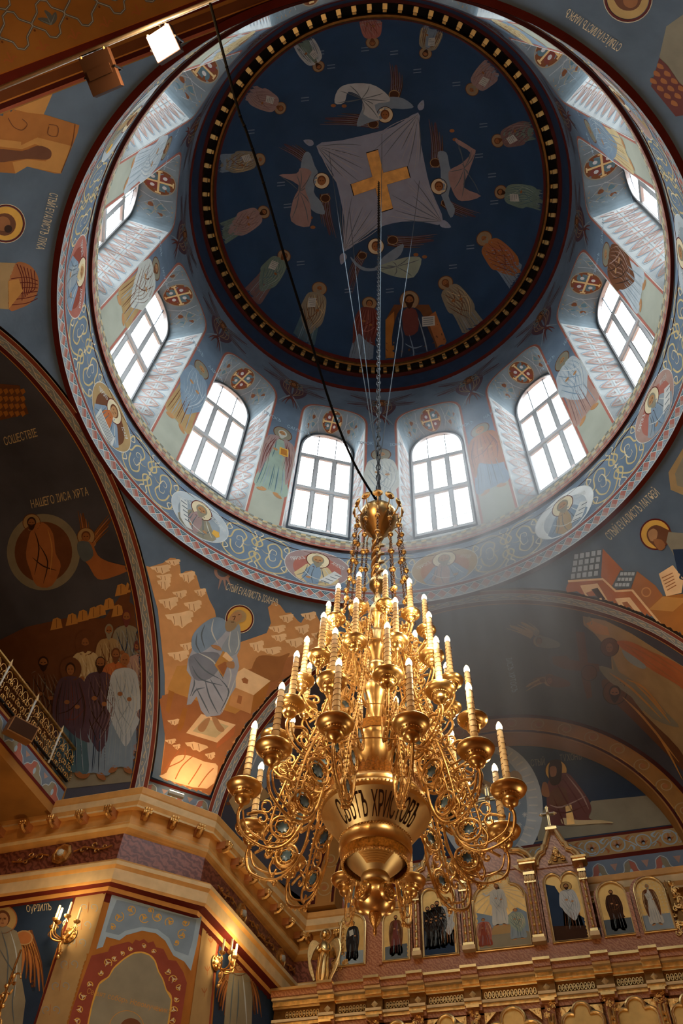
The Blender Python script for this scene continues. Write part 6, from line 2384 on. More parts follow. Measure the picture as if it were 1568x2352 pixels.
# pilasters of the upper tier
PILX = [(.56, 2, 9.30), (1.42, 1, 9.24)]
for px_, nn_, zt in PILX:
    for s_ in (-1, 1):
        x = XC + s_ * px_ * (1.0)
        mb = MB()
        w_ = .17 if nn_ == 2 else .11
        mb.box((x, YB - .05, 8.62), (w_, .1, 1.1), 'marbleo')
        for q in ((-.04, .04) if nn_ == 2 else (0,)):
            mb.tube([(x + q, YB - .12, 8.12), (x + q, YB - .12, zt - .28)], .022, 'goldm', 8)
            for k in range(7):
                mb.ball((x + q, YB - .135, 8.2 + k * .12), .027, 'goldd', 7)
        mb.box((x, YB - .08, 8.08), (w_ + .04, .16, .07), 'moldcream')
        mb.box((x, YB - .08, 8.14), (w_ + .01, .14, .04), 'goldm')
        for k in range(4 if nn_ == 2 else 3):
            mb.ball((x - w_ / 2 + w_ * (k + .5) / (4 if nn_ == 2 else 3), YB - .14, zt - .2), .028, 'moldcream', 8, 2)
        mb.box((x, YB - .07, zt - .26), (w_ + .02, .14, .03), 'goldm')
        mb.box((x, YB - .07, zt - .11), (w_ + .02, .14, .05), 'goldm')
        mb.box((x, YB - .06, zt - .04), (w_ - .02, .1, .12), 'marbleo')
        mb.lathe([(.03, 0), (.0, .05)], (x, YB - .12, zt - .04), 'moldcream', 4, (Vector((1, 0, 0)), Vector((0, 0, 1)), Vector((0, -1, 0))))
        mb.box((x, YB - .1, zt + .04), (w_ + .10, .22, .04), 'goldm')
        mb.box((x, YB - .1, zt + .08), (w_ + .14, .26, .04), 'goldd')
        mb.done('pilaster', ico)
for s_ in (-1, 1):
    for x in (XC + s_ * 2.05,):
        mb = MB()
        mb.box((x, YB - .03, 8.35), (.06, .08, .7), 'marbleo')
        mb.done('pilaster', ico)
    # pierced carved wing at the end of the upper tier
    mb = MB()
    x = XC + s_ * 2.78
    mb.prism([(x - s_ * .12, 7.98), (x + s_ * .18, 7.98), (x + s_ * .10, 8.2), (x + s_ * .02, 8.4), (x - s_ * .02, 8.7), (x - s_ * .12, 8.85)][::s_], YB - .02, YB + .02, 'bronze')
    relief(mb, x - s_ * .02, YB - .05, 7.98, .3, .8, 31, n=34, tri=True)
    mb.ball((x - s_ * .05, YB - .04, 8.78), .04, 'goldm', 8)
    mb.done('carved_wing', ico)

# entablature with breaks over each pilaster
BR = [XC + s_ * v for v in (.56, 1.42, 2.12, 2.9) for s_ in (-1, 1)]
mb = MB()


def ent(x0, x1, y, m2='marbleo'):
    c, w_ = (x0 + x1) / 2, x1 - x0
    for z0_, z1_, dy, m in ((7.66, 7.70, .30, 'goldm'), (7.58, 7.66, .26, m2), (7.545, 7.58, .22, 'moldcream'), (7.48, 7.545, .15, 'goldd'), (7.45, 7.48, .12, 'goldm'), (7.29, 7.45, .06, 'bronze'), (7.25, 7.29, .14, 'moldcream'), (7.20, 7.25, .11, 'goldd'), (7.13, 7.20, .08, m2)):
        mb.box((c, y - dy / 2 + .1, (z0_ + z1_) / 2), (w_ + dy * .0, dy + .2, z1_ - z0_), m)


ent(XC - 3.85, XC + 3.85, YB)
for x in BR:
    ent(x - .13, x + .13, YB - .10)
mb.done('entablature', ico)
for x in BR:
    mb = MB()
    mb.lathe([(.055, 0), (.0, .05)], (x, YB - .16, 7.37), 'moldcream', 4, (Vector((1, 0, 0)), Vector((0, 0, 1)), Vector((0, -1, 0))))
    mb.done('diamond_boss', ico)
xs = sorted(BR + [XC - 3.8, XC + 3.8])
for a, b_ in zip(xs, xs[1:]):
    mb = MB()
    n = max(3, int((b_ - a - .3) / .055))
    for k in range(n):
        x = a + .16 + (b_ - a - .32) * (k + .5) / n
        mb.tube([(x + .02 * math.cos(t), YB - .08, 7.37 + .045 * math.sin(t)) for t in (0, 1.05, 2.1, 3.14, 4.2, 5.24)], .008, 'goldm', 5, closed=True)
        mb.ball((x, YB - .08, 7.37), .014, 'moldcream', 6)
    mb.done('gilt_rosette_band', ico)
# lower tier columns
for x in BR:
    mb = MB()
    y = YB - .12
    mb.box((x, y - .02, 6.95), (.14, .06, .5), 'marbleo')
    for q in (-.03, .03):
        mb.tube([(x + q, y - .07, 6.2), (x + q, y - .07, 6.98)], .026, 'goldm', 8)
    for k in range(9):
        mb.ball((x, y - .09, 6.3 + k * .07), .03, 'goldd', 7)
    relief(mb, x, y - .09, 6.95, .16, .18, int(x * 50) + 9, tri=False, n=14)
    mb.box((x, y - .07, 7.16), (.2, .16, .035), 'goldm')
    mb.done('column', ico)

# the icons themselves
ICONS = [('arch', XC - 2.55, .42, 8.06, 8.90, 'upper', 'black robed saint with a white scroll'), ('arch', XC - 1.79, .43, 8.06, 8.90, 'upper', 'saint in a brown robe with a red stripe'),
         ('double', XC - 1.04, .54, 8.06, 9.17, 'upper', 'bearded prophet among dark robed men'), ('cusp', XC, .86, 8.06, 9.31, 'upper', 'risen figure in white between two angels'),
         ('double', XC + 1.06, .54, 8.06, 9.15, 'upper', 'figure in grey beside a dark blue rock'), ('arch', XC + 1.80, .43, 8.06, 8.90, 'upper', 'dark robed monk on a gold ground'), ('arch', XC + 2.39, .43, 8.06, 8.90, 'upper', 'bishop in white stole on a patterned gold ground'),
         ('quatre', XC - 2.52, .52, 6.3, 7.10, 'lower', 'two dim heads at the far left'), ('quatre', XC - 1.78, .52, 6.3, 7.10, 'lower', 'pair of dim faces on bright gold'), ('quatre', XC - 1.0, .56, 6.3, 7.12, 'lower', 'two men, one raising a dark staff'),
         ('quatre', XC, .80, 6.3, 7.14, 'lower', 'mother and child under a pale ribbon'), ('quatre', XC + 1.0, .56, 6.3, 7.12, 'lower', 'two men in wine red and blue'), ('quatre', XC + 1.76, .56, 6.3, 7.12, 'lower', 'two bearded men in green and brown'),
         ('quatre', XC + 2.5, .52, 6.3, 7.10, 'lower', 'rounded gold frame at the right edge')]
goldbg = mat('icon_gold_ground', 'd2ac62', .5, .4, vary=.15, scale=6)
for kind, c, w_, z0, z1, tier, desc in ICONS:
    yb = YB if tier == 'upper' else YB - .06
    ic = empty('icon', (c, yb - .05, z0), ('%s tier icon of ' % tier) + desc, 'icon', 'icons of the %s tier' % tier)
    ol = outline(kind, c - w_ / 2, c + w_ / 2, z0, z1)
    mb = MB()
    mb.prism(ol, yb - .045, yb - .01, goldbg)
    mb.done('panel', ic)
    mb = MB()
    big = [(c + (x - c) * 1.07, (z0 + z1) / 2 + (z - (z0 + z1) / 2) * 1.035) for x, z in ol]
    mb.tube([(x, yb - .05, z) for x, z in big], .021 if tier == 'upper' else .03, 'goldm', 8, smooth=False, closed=True)
    mb.tube([(x, yb - .068, z) for x, z in ol], .008, 'moldcream', 6, smooth=False, closed=True)
    mb.done('frame', ic, False)
    hh = z1 - z0

    def inside(q, ol=ol):
        x, z = q.x, q.z
        ins = False
        j = len(ol) - 1
        for i in range(len(ol)):
            if (ol[i][1] > z) != (ol[j][1] > z) and x < (ol[j][0] - ol[i][0]) * (z - ol[i][1]) / (ol[j][1] - ol[i][1]) + ol[i][0]:
                ins = not ins
            j = i
        return ins
    pt = Paint(lambda u, v, yy=yb - .046: (Vector((u, yy, v)), Vector((0, -1, 0))), .05, off=.001, step=.0007, clip=inside)
    x0, x1 = c - w_ / 2, c + w_ / 2

    def man(x, zt, zb, wk=1, **k):
        pt.local(x, zt, x, zb, wk, flip=-1)
        saint(pt, **k)
        pt.reset()
    if 'scroll' in desc:
        pt.poly([(x0, z0), (x1, z0), (x1, z0 + .22), (x0, z0 + .22)], 'steel', 0)
        man(c, z0 + .74, z0 + .06, robe='black', robed='dkbrown', robel='greydk', under='black', underd='dkbrown', halo=None, hair='black', kind=1, item='scroll')
    elif 'brown robe' in desc:
        pt.poly([(x0, z0), (x1, z0), (x1, z0 + .25), (x0, z0 + .22)], 'greydk', 0)
        man(c, z0 + .76, z0 + .06, robe='brown', robed='dkbrown', robel='taupe', under='wine', underd='dkred', halo=None, hair='dkbrown', kind=1)
    elif 'prophet' in desc:
        pt.poly([(x0, z0), (x1, z0), (x1, z0 + .35), (c - .05, z0 + .65), (x0, z0 + .75)], 'navy', 0)
        for i, (dx, dz) in enumerate(((-.19, .02), (-.10, .05), (-.02, .1))):
            man(c + dx, z0 + .82 + dz, z0 + .1, 1.1, robe='black', robed='dkbrown', robel='greydk', under='navy', underd='black', halo=None, hair='black')
        man(c + .13, z0 + .94, z0 + .12, robe='greylt', robed='grey', robel='white', under='skin', underd='skindk', halo='goldleaf', hair='dkbrown', kind=0)
    elif 'risen' in desc:
        for k in range(26):
            a = 2 * PI * k / 26
            pt.stroke([(c, z0 + .98), (c + .7 * math.cos(a), z0 + .98 + .7 * math.sin(a))], .012, 'cream', 0, smooth=False)
        pt.poly([(x0, z0), (x1, z0), (x1, z0 + .52), (x1 - .15, z0 + .62), (c + .1, z0 + .5), (c - .12, z0 + .52), (x0, z0 + .62)], 'greyblue', 1)
        pt.poly([(x0, z0), (x1, z0), (x1, z0 + .2), (c + .1, z0 + .34), (c - .15, z0 + .34), (x0, z0 + .2)], 'khaki', 2)
        pt.poly([(c - .2, z0 + .22), (c + .2, z0 + .22), (c + .14, z0 + .36), (c - .14, z0 + .36)], 'tan', 3)
        pt.base = 4
        man(c - .02, z0 + 1.08, z0 + .34, 1.15, robe='offwhite', robed='grey', robel='white', under='offwhite', underd='greylt', halo=None, hair='brown', kind=0)
        pt.stroke([(c - .08, z0 + .95), (c - .2, z0 + .88), (c - .26, z0 + .93)], .03, 'offwhite', 3)
        man(c - .30, z0 + .52, z0 + .04, 1.5, robe='redlt', robed='red', robel='cream', under='red', underd='wine', halo=None, hair='brown', beard=False, kind=1)
        man(c + .24, z0 + .62, z0 + .1, 1.6, robe='greenlt', robed='teal', robel='cream', under='steel', underd='teal', halo=None, hair='brown', beard=False, kind=0)
        pt.base = 0
    elif 'dark blue rock' in desc:
        pt.poly([(x0, z0), (x1, z0), (x1, z0 + .3), (c + .1, z0 + .45), (c, z0 + .6), (c - .12, z0 + .9), (x0, z0 + .95)], 'navy', 0)
        pt.poly([(x0, z0), (x1, z0), (x1, z0 + .2), (x0, z0 + .25)], 'dkbrown', 1)
        man(c + .06, z0 + .94, z0 + .12, 1.15, robe='greylt', robed='grey', robel='white', under='skindk', underd='brown', halo='goldleaf', hair='dkbrown')
    elif 'monk' in desc:
        pt.poly([(x0, z0), (x1, z0), (x1, z0 + .25), (x0, z0 + .25)], 'greydk', 0)
        man(c, z0 + .74, z0 + .06, 1.1, robe='dkbrown', robed='black', robel='brown', under='dkbrown', underd='black', halo=None, hair='dkbrown', kind=2)
    elif 'bishop' in desc:
        for i in range(8):
            for j in range(12):
                pt.poly([(x0 + .03 + i * .055, z0 + .25 + j * .055), (x0 + .045 + i * .055, z0 + .265 + j * .055), (x0 + .03 + i * .055, z0 + .28 + j * .055), (x0 + .015 + i * .055, z0 + .265 + j * .055)], 'sand', 0)
        pt.poly([(x0, z0), (x1, z0), (x1, z0 + .25), (x0, z0 + .25)], 'steel', 1)
        pt.base = 2
        man(c - .02, z0 + .76, z0 + .08, 1.0, robe='brown', robed='dkbrown', robel='sand', under='offwhite', underd='grey', halo=None, hair='khaki', kind=1, item='scroll')
        pt.base = 0
    elif 'mother' in desc:
        pt.stroke([(c - .34, z0 + .35), (c - .26, z0 + .52), (c, z0 + .60), (c + .26, z0 + .52), (c + .34, z0 + .35)], .05, 'greylt', 0)
        man(c - .05, z0 + .55, z0 - .4, 1.0, robe='wine', robed='dkred', robel='redlt', under='navy', underd='black', halo=None, hair='wine', beard=False, kind=2)
        man(c + .10, z0 + .40, z0 - .1, .9, robe='ochre', robed='ochre2', robel='sand', under='teal', underd='navy', halo=None, hair='brown', beard=False)
    else:
        cs = {'two dim': ('brown', 'ochre2'), 'pair of': ('ochre2', 'brown'), 'two men, one': ('offwhite', 'dkbrown'), 'two men in': ('wine', 'greyblue'), 'two bearded': ('teal', 'brown'), 'rounded': ('navy', 'brown')}
        cc = [v for k_, v in cs.items() if desc.startswith(k_)][0]
        for i, sx in enumerate((-1, 1)):
            man(c + sx * .12, z0 + .48, z0 - .42, 1.0, robe=cc[i], robed='dkbrown', robel='khaki', under='navy' if i else 'wine', underd='black', halo=None, hair=('brown', 'khaki')[i], kind=0, item='book' if i == 0 else None)
        if 'staff' in desc:
            pt.stroke([(c, z0), (c + .01, z0 + .5)], .016, 'black', 12, smooth=False)
        for k in range(90):
            pass
    pt.done('painting', ic)
    if tier == 'lower':
        for s_ in (-1, 1):
            mb = MB()
            xx = c + s_ * (w_ / 2 + .0)
            mb.prism([(xx - s_ * .16, z1 - .02), (xx + s_ * .02, z1 - .02), (xx + s_ * .02, z1 - .18)][::s_], yb - .04, yb, 'goldd')
            relief(mb, xx - s_ * .03, yb - .05, z1 - .1, .1, .08, int(c * 40) + s_, n=5, tri=False)
            mb.done('gilt_spandrel', ico)

# gilt angel standing on the left end of the screen
an = empty('angel_statue', (-3.1, 7.72, 7.72), 'gilt winged angel statue standing on the left end of the icon screen', 'statue')
mb = MB()
A0 = Vector((-3.1, 7.72, 7.72))
SCL = 1.02


def ap(x, y, z):
    return A0 + Vector((x, y, z)) * SCL


mb.lathe([(.05, 0), (.085, .02), (.10, .12), (.085, .28), (.09, .40), (.105, .50), (.095, .60), (.05, .67), (.03, .70)], A0, 'goldm', 20)
for k in range(12):
    a = 2 * PI * k / 12
    mb.tube([ap(.085 * math.cos(a), .085 * math.sin(a), .03), ap(.10 * math.cos(a + .1), .10 * math.sin(a + .1), .15), ap(.085 * math.cos(a + .2), .085 * math.sin(a + .2), .32), ap(.085 * math.cos(a + .5), .085 * math.sin(a + .5), .48)], .012, 'goldd', 5)
for s_ in (-1, 1):
    mb.tube([ap(s_ * .08, -.01, .60), ap(s_ * .12, -.05, .50), ap(s_ * .05, -.11, .47), ap(s_ * .01, -.12, .50)], .026, 'goldm', 8)
mb.done('body', an, True)
mb = MB()
mb.ball(ap(0, -.01, .78), .058, 'goldm', 14, 1.15)
for k in range(9):
    a = PI * k / 8
    mb.ball(ap(.055 * math.cos(a), .01, .79 + .05 * math.sin(a)), .022, 'goldd', 6)
mb.ball(ap(0, -.07, .775), .012, 'goldm', 6)
mb.done('head', an, True)
mb = MB()
ax = (Vector((1, 0, 0)), Vector((0, 0, 1)), Vector((0, -1, 0)))
mb.lathe([(.085, 0), (.105, .0), (.105, .012), (.085, .012)], ap(0, .05, .80), 'goldm', 24, ax, caps=False)
mb.done('halo', an)
for s_ in (-1, 1):
    mb = MB()
    for k in range(9):
        t = k / 8
        mb.tube([ap(s_ * (.05 + .03 * t), .03, .60 - .05 * t), ap(s_ * (.17 + .04 * (1 - t)), .02, .70 - .12 * t), ap(s_ * (.27 - .03 * t), .01, .50 - .18 * t), ap(s_ * (.21 - .08 * t), .0, .30 - .24 * t)], .026, 'goldd' if k % 2 else 'goldm', 5, flat=.6)
    mb.done('wing', an, True)
# ================================================================== SCONCES, GALLERY, LAMPS, CABLE
HAZE = 1.1
flame = mat('flame_bulb', 'fff0d0', .4, vary=0, emit='ffcf90', es=55)
SP_ = []


def sconce(p, n, label, cands):
    n = Vector(n).normalized()
    d = Vector((-n.y, n.x, 0))
    u = Vector((0, 0, 1))
    s_ = empty('wall_sconce', p, label, 'sconce', 'gilt wall sconces on the piers')
    mb = MB()
    mb.lathe([(.10, 0), (.11, .02), (.07, .04), (.05, .06), (.0, .07)], p, 'goldd', 20, (d, u, n))
    for k in range(9):
        a = 2 * PI * k / 9
        mb.ball(p + d * (.08 * math.cos(a)) + u * (.08 * math.sin(a)) + n * .04, .022, 'goldd', 6)
    mb.tube([p + n * .05, p + n * .12 - u * .10, p + n * .16 - u * .22, p + n * .12 - u * .30], .018, 'goldd', 7)
    for k in range(10):
        a = k * .8
        mb.ball(p + n * .13 - u * (.12 + .02 * k) + d * (.035 * math.cos(a)), .022, 'goldd', 6)
    mb.ball(p + n * .12 - u * .34, .03, 'goldm', 8)
    mb.done('backplate', s_, True)
    for (du, dn, dz) in cands:
        c = p + d * du + n * dn + u * dz
        mb = MB()
        mb.tube([p + n * .10 - u * .10, p + d * du * .35 + n * (dn * .7) - u * .13, p + d * du * .8 + n * dn * .98 - u * .12 + u * dz * .3, c - u * .07, c - u * .02], .012, 'goldd', 7)
        mb.tube([c - u * .05 + d * (.035 * math.cos(t)) + u * (.035 * math.sin(t) - .03) for t in (0, 1, 2, 3, 4, 5)], .007, 'goldd', 5)
        mb.lathe([(.006, -.03), (.02, -.02), (.045, .0), (.05, .015), (.02, .01)], c, 'goldd', 16)
        mb.done('arm', s_, True)
        mb = MB()
        mb.lathe([(.017, .01), (.016, .20)], c, 'candle', 12)
        cd_ = mb.done('candle', s_, True)
        mb = MB()
        mb.lathe([(.012, .20), (.019, .225), (.015, .26), (.002, .30)], c, flame, 12)
        o = link('bulb', mb.V, mb.F, mb.M, mb.MI, None, True)
        o.parent = cd_
        o.matrix_parent_inverse = Matrix.Translation(p).inverted()
    q = p + n * .38 + u * .16
    lamp('sconce_light', 'POINT', q, 26, (1, .70, .36), size=.10)
    return s_


p1 = on_plane(163, 2150, (0, 1, 0), 4.275)
p1.y = 4.26
sconce(p1, (0, -1, 0), 'gilt five candle wall sconce left of the painted pier niche', [(.20, .22, .05), (.08, .30, .10), (-.03, .32, .02), (-.13, .26, .10), (-.20, .18, .04)])
p2 = on_plane(492, 2212, n2, n2.dot(f2(0, 0)[0]))
sconce(p2 + n2 * .01, n2, 'gilt candle wall sconce right of the painted pier niche', [(-.20, .22, .02), (-.10, .30, .06), (.02, .32, .04), (.12, .26, -.02), (.2, .18, .06)])

# --- singers' gallery in the left arm
XG = -6.55
mb = MB()
mb.box((XG - .7, 0, 9.31), (1.4, 8.5, .58), pat_brown)
gal = structure(mb.done('wall_gallery'))
gal['label'] = 'gallery front in the left arm with a painted palmette strip'
gp = Paint(lambda u, v: (Vector((XG, 4.2 - u, v)), Vector((1, 0, 0))), .5, off=.004)
palmettes(gp, 8.4, 9.22, 9.50, .55)
gp.poly([(0, 9.16), (8.4, 9.16), (8.4, 9.22), (0, 9.22)], 'dkred', 0)
gp.done('painted_palmettes', gal)
gp = empty('gallery_railing', (XG, 0, 9.6), 'ornate wrought metal railing along the singers gallery', 'railing')
mb = MB()
mb.box((XG + .02, 0, 10.24), (.05, 8.3, .03), 'goldd')
mb.box((XG + .02, 0, 9.66), (.04, 8.3, .025), 'iron')
mb.done('rail', gp)
post = None
infill = None
ys = [3.56 - .82 * k for k in range(10)]
for i, y in enumerate(ys):
    if post is None:
        mb = MB()
        mb.tube([(0, 0, 0), (0, 0, .64)], .016, 'white', 8)
        mb.lathe([(.02, .60), (.026, .62), (.026, .66), (.016, .68), (.012, .72), (.002, .76)], (0, 0, 0), 'moldcream', 10)
        post = link('post', mb.V, mb.F, mb.M, mb.MI, gp, True)
        mb = MB()
        r = random.Random(4)
        for k in range(5):
            yy = -.08 - .16 * k
            for zz in (.12, .27, .42):
                for s_ in (-1, 1):
                    mb.tube([(0, yy + s_ * (.02 + .05 * (1 - t * .13) * (1 - math.cos(t))), zz + .06 * (1 - t * .12) * math.sin(t)) for t in range(7)], .007, 'goldd', 4)
                for q in range(5):
                    mb.ball((.01, yy + r.uniform(-.07, .07), zz + r.uniform(-.07, .07)), .011, 'goldm', 5)
            mb.tube([(0, yy - .07, .46), (0, yy - .05, .54), (0, yy, .57), (0, yy + .05, .54), (0, yy + .07, .46)], .008, 'goldd', 5)
            mb.tube([(0, yy, .56), (0, yy, .66)], .006, 'bronze', 4)
            mb.ball((0, yy, .66), .012, 'goldd', 5)
        for k in range(12):
            mb.tube([(0, -.03 - .065 * k, .04), (0, -.03 - .065 * k, .5)], .004, 'bronze', 4)
        infill = link('scroll_panel', mb.V, mb.F, mb.M, mb.MI, gp, True)
        oo = [post, infill]
        for o in oo:
            o.matrix_parent_inverse = Matrix.Identity(4)
    else:
        oo = [copy_obj(post, gp), copy_obj(infill, gp)]
    oo[0].location = (.03, y, 0)
    oo[1].location = (.02, y + .82 if i == 0 else y, 0)
o = copy_obj(infill, gp)
o.location = (.02, 3.56, 0)

# monitor loudspeaker on the gallery edge
spk = on_plane(47, 1678, (1, 0, 0), XG + .25)
e = empty('wall_speaker', spk, 'brown box loudspeaker fixed to the gallery front railing', 'speaker')
mb = MB()
ax = (Vector((.82, -.5, -.28)).normalized(), Vector((.5, .86, 0)).normalized(), None)
ax = (ax[0], ax[1], ax[0].cross(ax[1]).normalized())
spm = mat('speaker_brown', '8a6030', .5, vary=.1)
mb.box(spk, (.26, .42, .24), spm, ax)
mb.done('cabinet', e)
mb = MB()
mb.box(spk + ax[0] * .135, (.012, .38, .20), 'dkbrown', ax)
mb.done('grille', e)
mb = MB()
mb.tube([spk - ax[0] * .1, spk - ax[0] * .3], .02, 'iron', 6)
mb.done('bracket', e)

# --- tie rod across the rear arch with two floodlights, and the power cable
ZR = 10.6
ra, rb2 = on_plane(-60, 228, (0, 0, 1), ZR), on_plane(500, -5, (0, 0, 1), ZR)
dr = (rb2 - ra).normalized()
e0 = ra + dr * ((-4.20 - ra.x) / dr.x)
e1 = ra + dr * ((4.20 - ra.x) / dr.x)
mb = MB()
mb.tube([e0, e1], .022, mat('steel_rod', 'b9b4a8', .3, .9, vary=.05), 10)
tr_ = structure(mb.done('trim_4', None, True))
tr_['label'] = 'thin steel tie rod across the rear arch'


def flood(corn, label, lit):
    P4 = [on_plane(x, y, (0, 0, 1), ZR - .12 + (.04 if k in (0, 1) else -.05)) for k, (x, y) in enumerate(corn)]
    c = sum(P4, Vector()) / 4
    a = (P4[1] - P4[0]).normalized()
    nrm = a.cross(P4[3] - P4[0]).normalized()
    if nrm.z > 0:
        nrm = -nrm
    b_ = nrm.cross(a)
    w_, h_ = (P4[1] - P4[0]).length, (P4[3] - P4[0]).length
    e = empty('floodlight', c, label, 'floodlight', None)
    mb = MB()
    mb.box(c - nrm * .05, (w_, h_, .09), 'dkbrown', (a, b_, nrm))
    for k in range(11):
        mb.box(c - nrm * .11 + a * (w_ * (k / 10 - .5) * .85), (.008, h_ * .9, .05), 'dkbrown', (a, b_, nrm))
    mb.done('housing', e)
    mb = MB()
    if lit:
        mb.box(c + nrm * .002, (w_ * .93, h_ * .93, .01), mat('lit_floodlight_glass', 'ffffff', .3, vary=0, emit='fff0d8', es=60), (a, b_, nrm))
    else:
        mb.box(c + nrm * .002, (w_ * .8, h_ * .25, .01), 'dkbrown', (a, b_, nrm))
    mb.done('glass', e)
    mb = MB()
    for s_ in (-1, 1):
        mb.tube([c + a * (s_ * w_ * .52), c + a * (s_ * w_ * .52) - nrm * .2 - Vector((0, .0, 0)), c - nrm * .22 + a * (s_ * .02)], .012, 'iron', 6, smooth=False)
        mb.ball(c + a * (s_ * w_ * .4) + b_ * h_ * .5, .014, 'moldcream', 6)
    mb.tube([c - nrm * .2, e0 + dr * ((c.x - e0.x) / dr.x)], .014, 'iron', 6, smooth=False)
    mb.done('bracket', e)
    return c, nrm


cf, nf = flood([(334, 82), (386, 48), (414, 124), (362, 142)], 'lit rectangular floodlight glaring under the rear arch', True)
flood([(181, 135), (246, 106), (273, 196), (214, 222)], 'unlit brown ribbed floodlight beside the lit one', False)
lamp('floodlight_light', 'SPOT', cf + nf * .05, 420, (1.0, .62, .30), cf + nf * 5 + Vector((-2, 5, 0)), .15, 160, .9)
lamp('floodlight_glow', 'POINT', cf + nf * .12, 90, (1.0, .60, .26), size=.1)

A_ = on_plane(482, 6, (0, 0, 1), ZR)
B_ = CX + Vector((0, 0, 9.42))
hd = (B_ - A_)
pn = Vector((hd.y, -hd.x, 0)).normalized()
mb = MB()
pts = [A_]
for q in ((545, 245), (566, 302), (605, 420), (652, 585), (702, 745), (760, 932), (812, 1062)):
    # the cable hangs in the vertical plane of its two ends
    t = min(max(((q[1] - 6) / (1150 - 6)) ** .8, 0), 1)
    best = min(((on_plane(q[0], q[1], (0, 0, 1), ZR + (9.42 - ZR) * tt) - (A_ + hd * tt)).length, tt) for tt in [i / 60 for i in range(61)])[1]
    pts.append(on_plane(q[0], q[1], (0, 0, 1), ZR + (9.42 - ZR) * best))
pts.append(B_)
mb.tube(pts, .014, 'blackcable', 6, sub=5)
for p in catmull([tuple(v) for v in pts], False, 5)[::3]:
    mb.ball(p, .019, 'blackcable', 6)
o = mb.done('power_cable', None, True)
o['label'] = 'black power cable from the rear arch rod to the chandelier top'
o['category'] = 'cable'

# small linear lamp on the cornice under the seated evangelist
ld = on_plane(400, 1838, nn, ddp + .12)
ld = Vector((-4.62, 4.52, 9.33))
e = empty('cornice_lamp', ld, 'small lit strip lamp lying on the cornice below the seated evangelist', 'lamp')
dv = Vector((WALL[2][0] - WALL[1][0], WALL[2][1] - WALL[1][1], 0)).normalized()
mb = MB()
mb.box(ld, (.26, .07, .05), 'offwhite', (dv, Vector((-dv.y, dv.x, 0)), Vector((0, 0, 1))))
mb.done('housing', e)
mb = MB()
mb.box(ld + Vector((0, 0, .03)), (.24, .05, .012), mat('lamp_diffuser', 'fff4e0', .4, vary=0, emit='ffe0b0', es=30), (dv, Vector((-dv.y, dv.x, 0)), Vector((0, 0, 1))))
mb.done('diffuser', e)

# gilt candelabrum branch at the lower left edge
cb = on_plane(8, 2292, (0, 1, 0), 2.4)
e = empty('hanging_lamp', cb, 'dark gilt hanging lamp at the lower left edge', 'lamp')
mb = MB()
for k in range(7):
    mb.tube([cb + Vector((.05 * math.cos(k), .0, .2 - .09 * k)) + Vector((.06 * (1 - .1 * t) * math.cos(t + k), .03, .06 * math.sin(t + k))) for t in range(6)], .010, 'goldd', 6)
    mb.ball(cb + Vector((.03 * math.cos(k * 2), 0, .22 - .1 * k)), .025, 'goldm', 8)
mb.tube([cb + Vector((0, 0, .5)), cb - Vector((0, 0, .7))], .012, 'bronze', 6)
mb.done('branch', e, True)

# warm fill lights added below the frame, no lamp bodies there
for x, y, z, en in ((-2.2, -2.4, 2.6, 150), (3.2, 1.5, 2.8, 60), (0.2, 4.6, 3.0, 60), (-2.4, 2.4, 2.4, 60)):
    lamp('nave_lamp_light', 'POINT', (x, y, z), en, (1, .72, .42), size=.35)
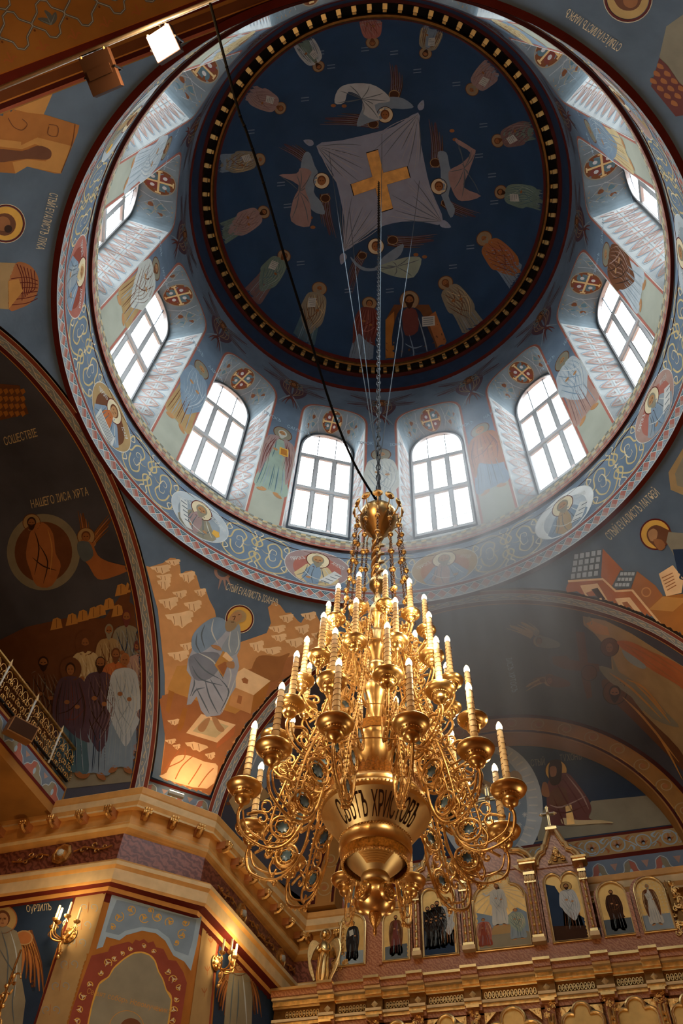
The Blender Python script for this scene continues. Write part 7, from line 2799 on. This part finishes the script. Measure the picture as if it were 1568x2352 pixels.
# ------------------------------------------------------------------ haze of incense in the dome light
hz = bpy.data.materials.new('incense_haze')
hz.use_nodes = True
hn = hz.node_tree
hn.nodes.remove(hn.nodes['Principled BSDF'])
vsn = hn.nodes.new('ShaderNodeVolumeScatter')
vsn.inputs['Anisotropy'].default_value = .2
vsn.inputs['Color'].default_value = (.96, .97, 1, 1)
tcn = hn.nodes.new('ShaderNodeTexCoord')
mpn = hn.nodes.new('ShaderNodeMapping')
mpn.inputs['Rotation'].default_value = (math.radians(-20), math.radians(12), 0)
mpn.inputs['Scale'].default_value = (1.5, 1.5, .16)  # stretched noise puts streaks like light shafts into the haze density
nzn = hn.nodes.new('ShaderNodeTexNoise')
nzn.inputs['Scale'].default_value = 1.3
nzn.inputs['Detail'].default_value = 2
hn.links.new(tcn.outputs['Object'], mpn.inputs['Vector'])
hn.links.new(mpn.outputs['Vector'], nzn.inputs['Vector'])
rpn = hn.nodes.new('ShaderNodeMapRange')
rpn.inputs['From Min'].default_value = .38
rpn.inputs['From Max'].default_value = .68
rpn.inputs['To Min'].default_value = .25
rpn.inputs['To Max'].default_value = 1.0
hn.links.new(nzn.outputs['Fac'], rpn.inputs['Value'])
# thins out away from the middle of the cloud
mp2 = hn.nodes.new('ShaderNodeMapping')
mp2.inputs['Location'].default_value = (-1.0 / 2.9, -3.2 / 2.3, -11.6 / 5.6)
mp2.inputs['Scale'].default_value = (1 / 2.9, 1 / 2.3, 1 / 5.6)
gr = hn.nodes.new('ShaderNodeTexGradient')
gr.gradient_type = 'QUADRATIC_SPHERE'
hn.links.new(tcn.outputs['Object'], mp2.inputs['Vector'])
hn.links.new(mp2.outputs['Vector'], gr.inputs['Vector'])
m1 = hn.nodes.new('ShaderNodeMath')
m1.operation = 'MULTIPLY'
hn.links.new(rpn.outputs['Result'], m1.inputs[0])
hn.links.new(gr.outputs['Fac'], m1.inputs[1])
m2 = hn.nodes.new('ShaderNodeMath')
m2.operation = 'MULTIPLY'
m2.inputs[1].default_value = HAZE
hn.links.new(m1.outputs[0], m2.inputs[0])
hn.links.new(m2.outputs[0], vsn.inputs['Density'])
hn.links.new(vsn.outputs[0], hn.nodes['Material Output'].inputs['Volume'])
mb = MB()
mb.box((1.0, 3.2, 11.6), (5.8, 4.6, 11.2), hz)
o = mb.done('incense_haze')
o['kind'] = 'stuff'
o['label'] = 'thin bright haze of incense under the drum windows'
o['category'] = 'haze'
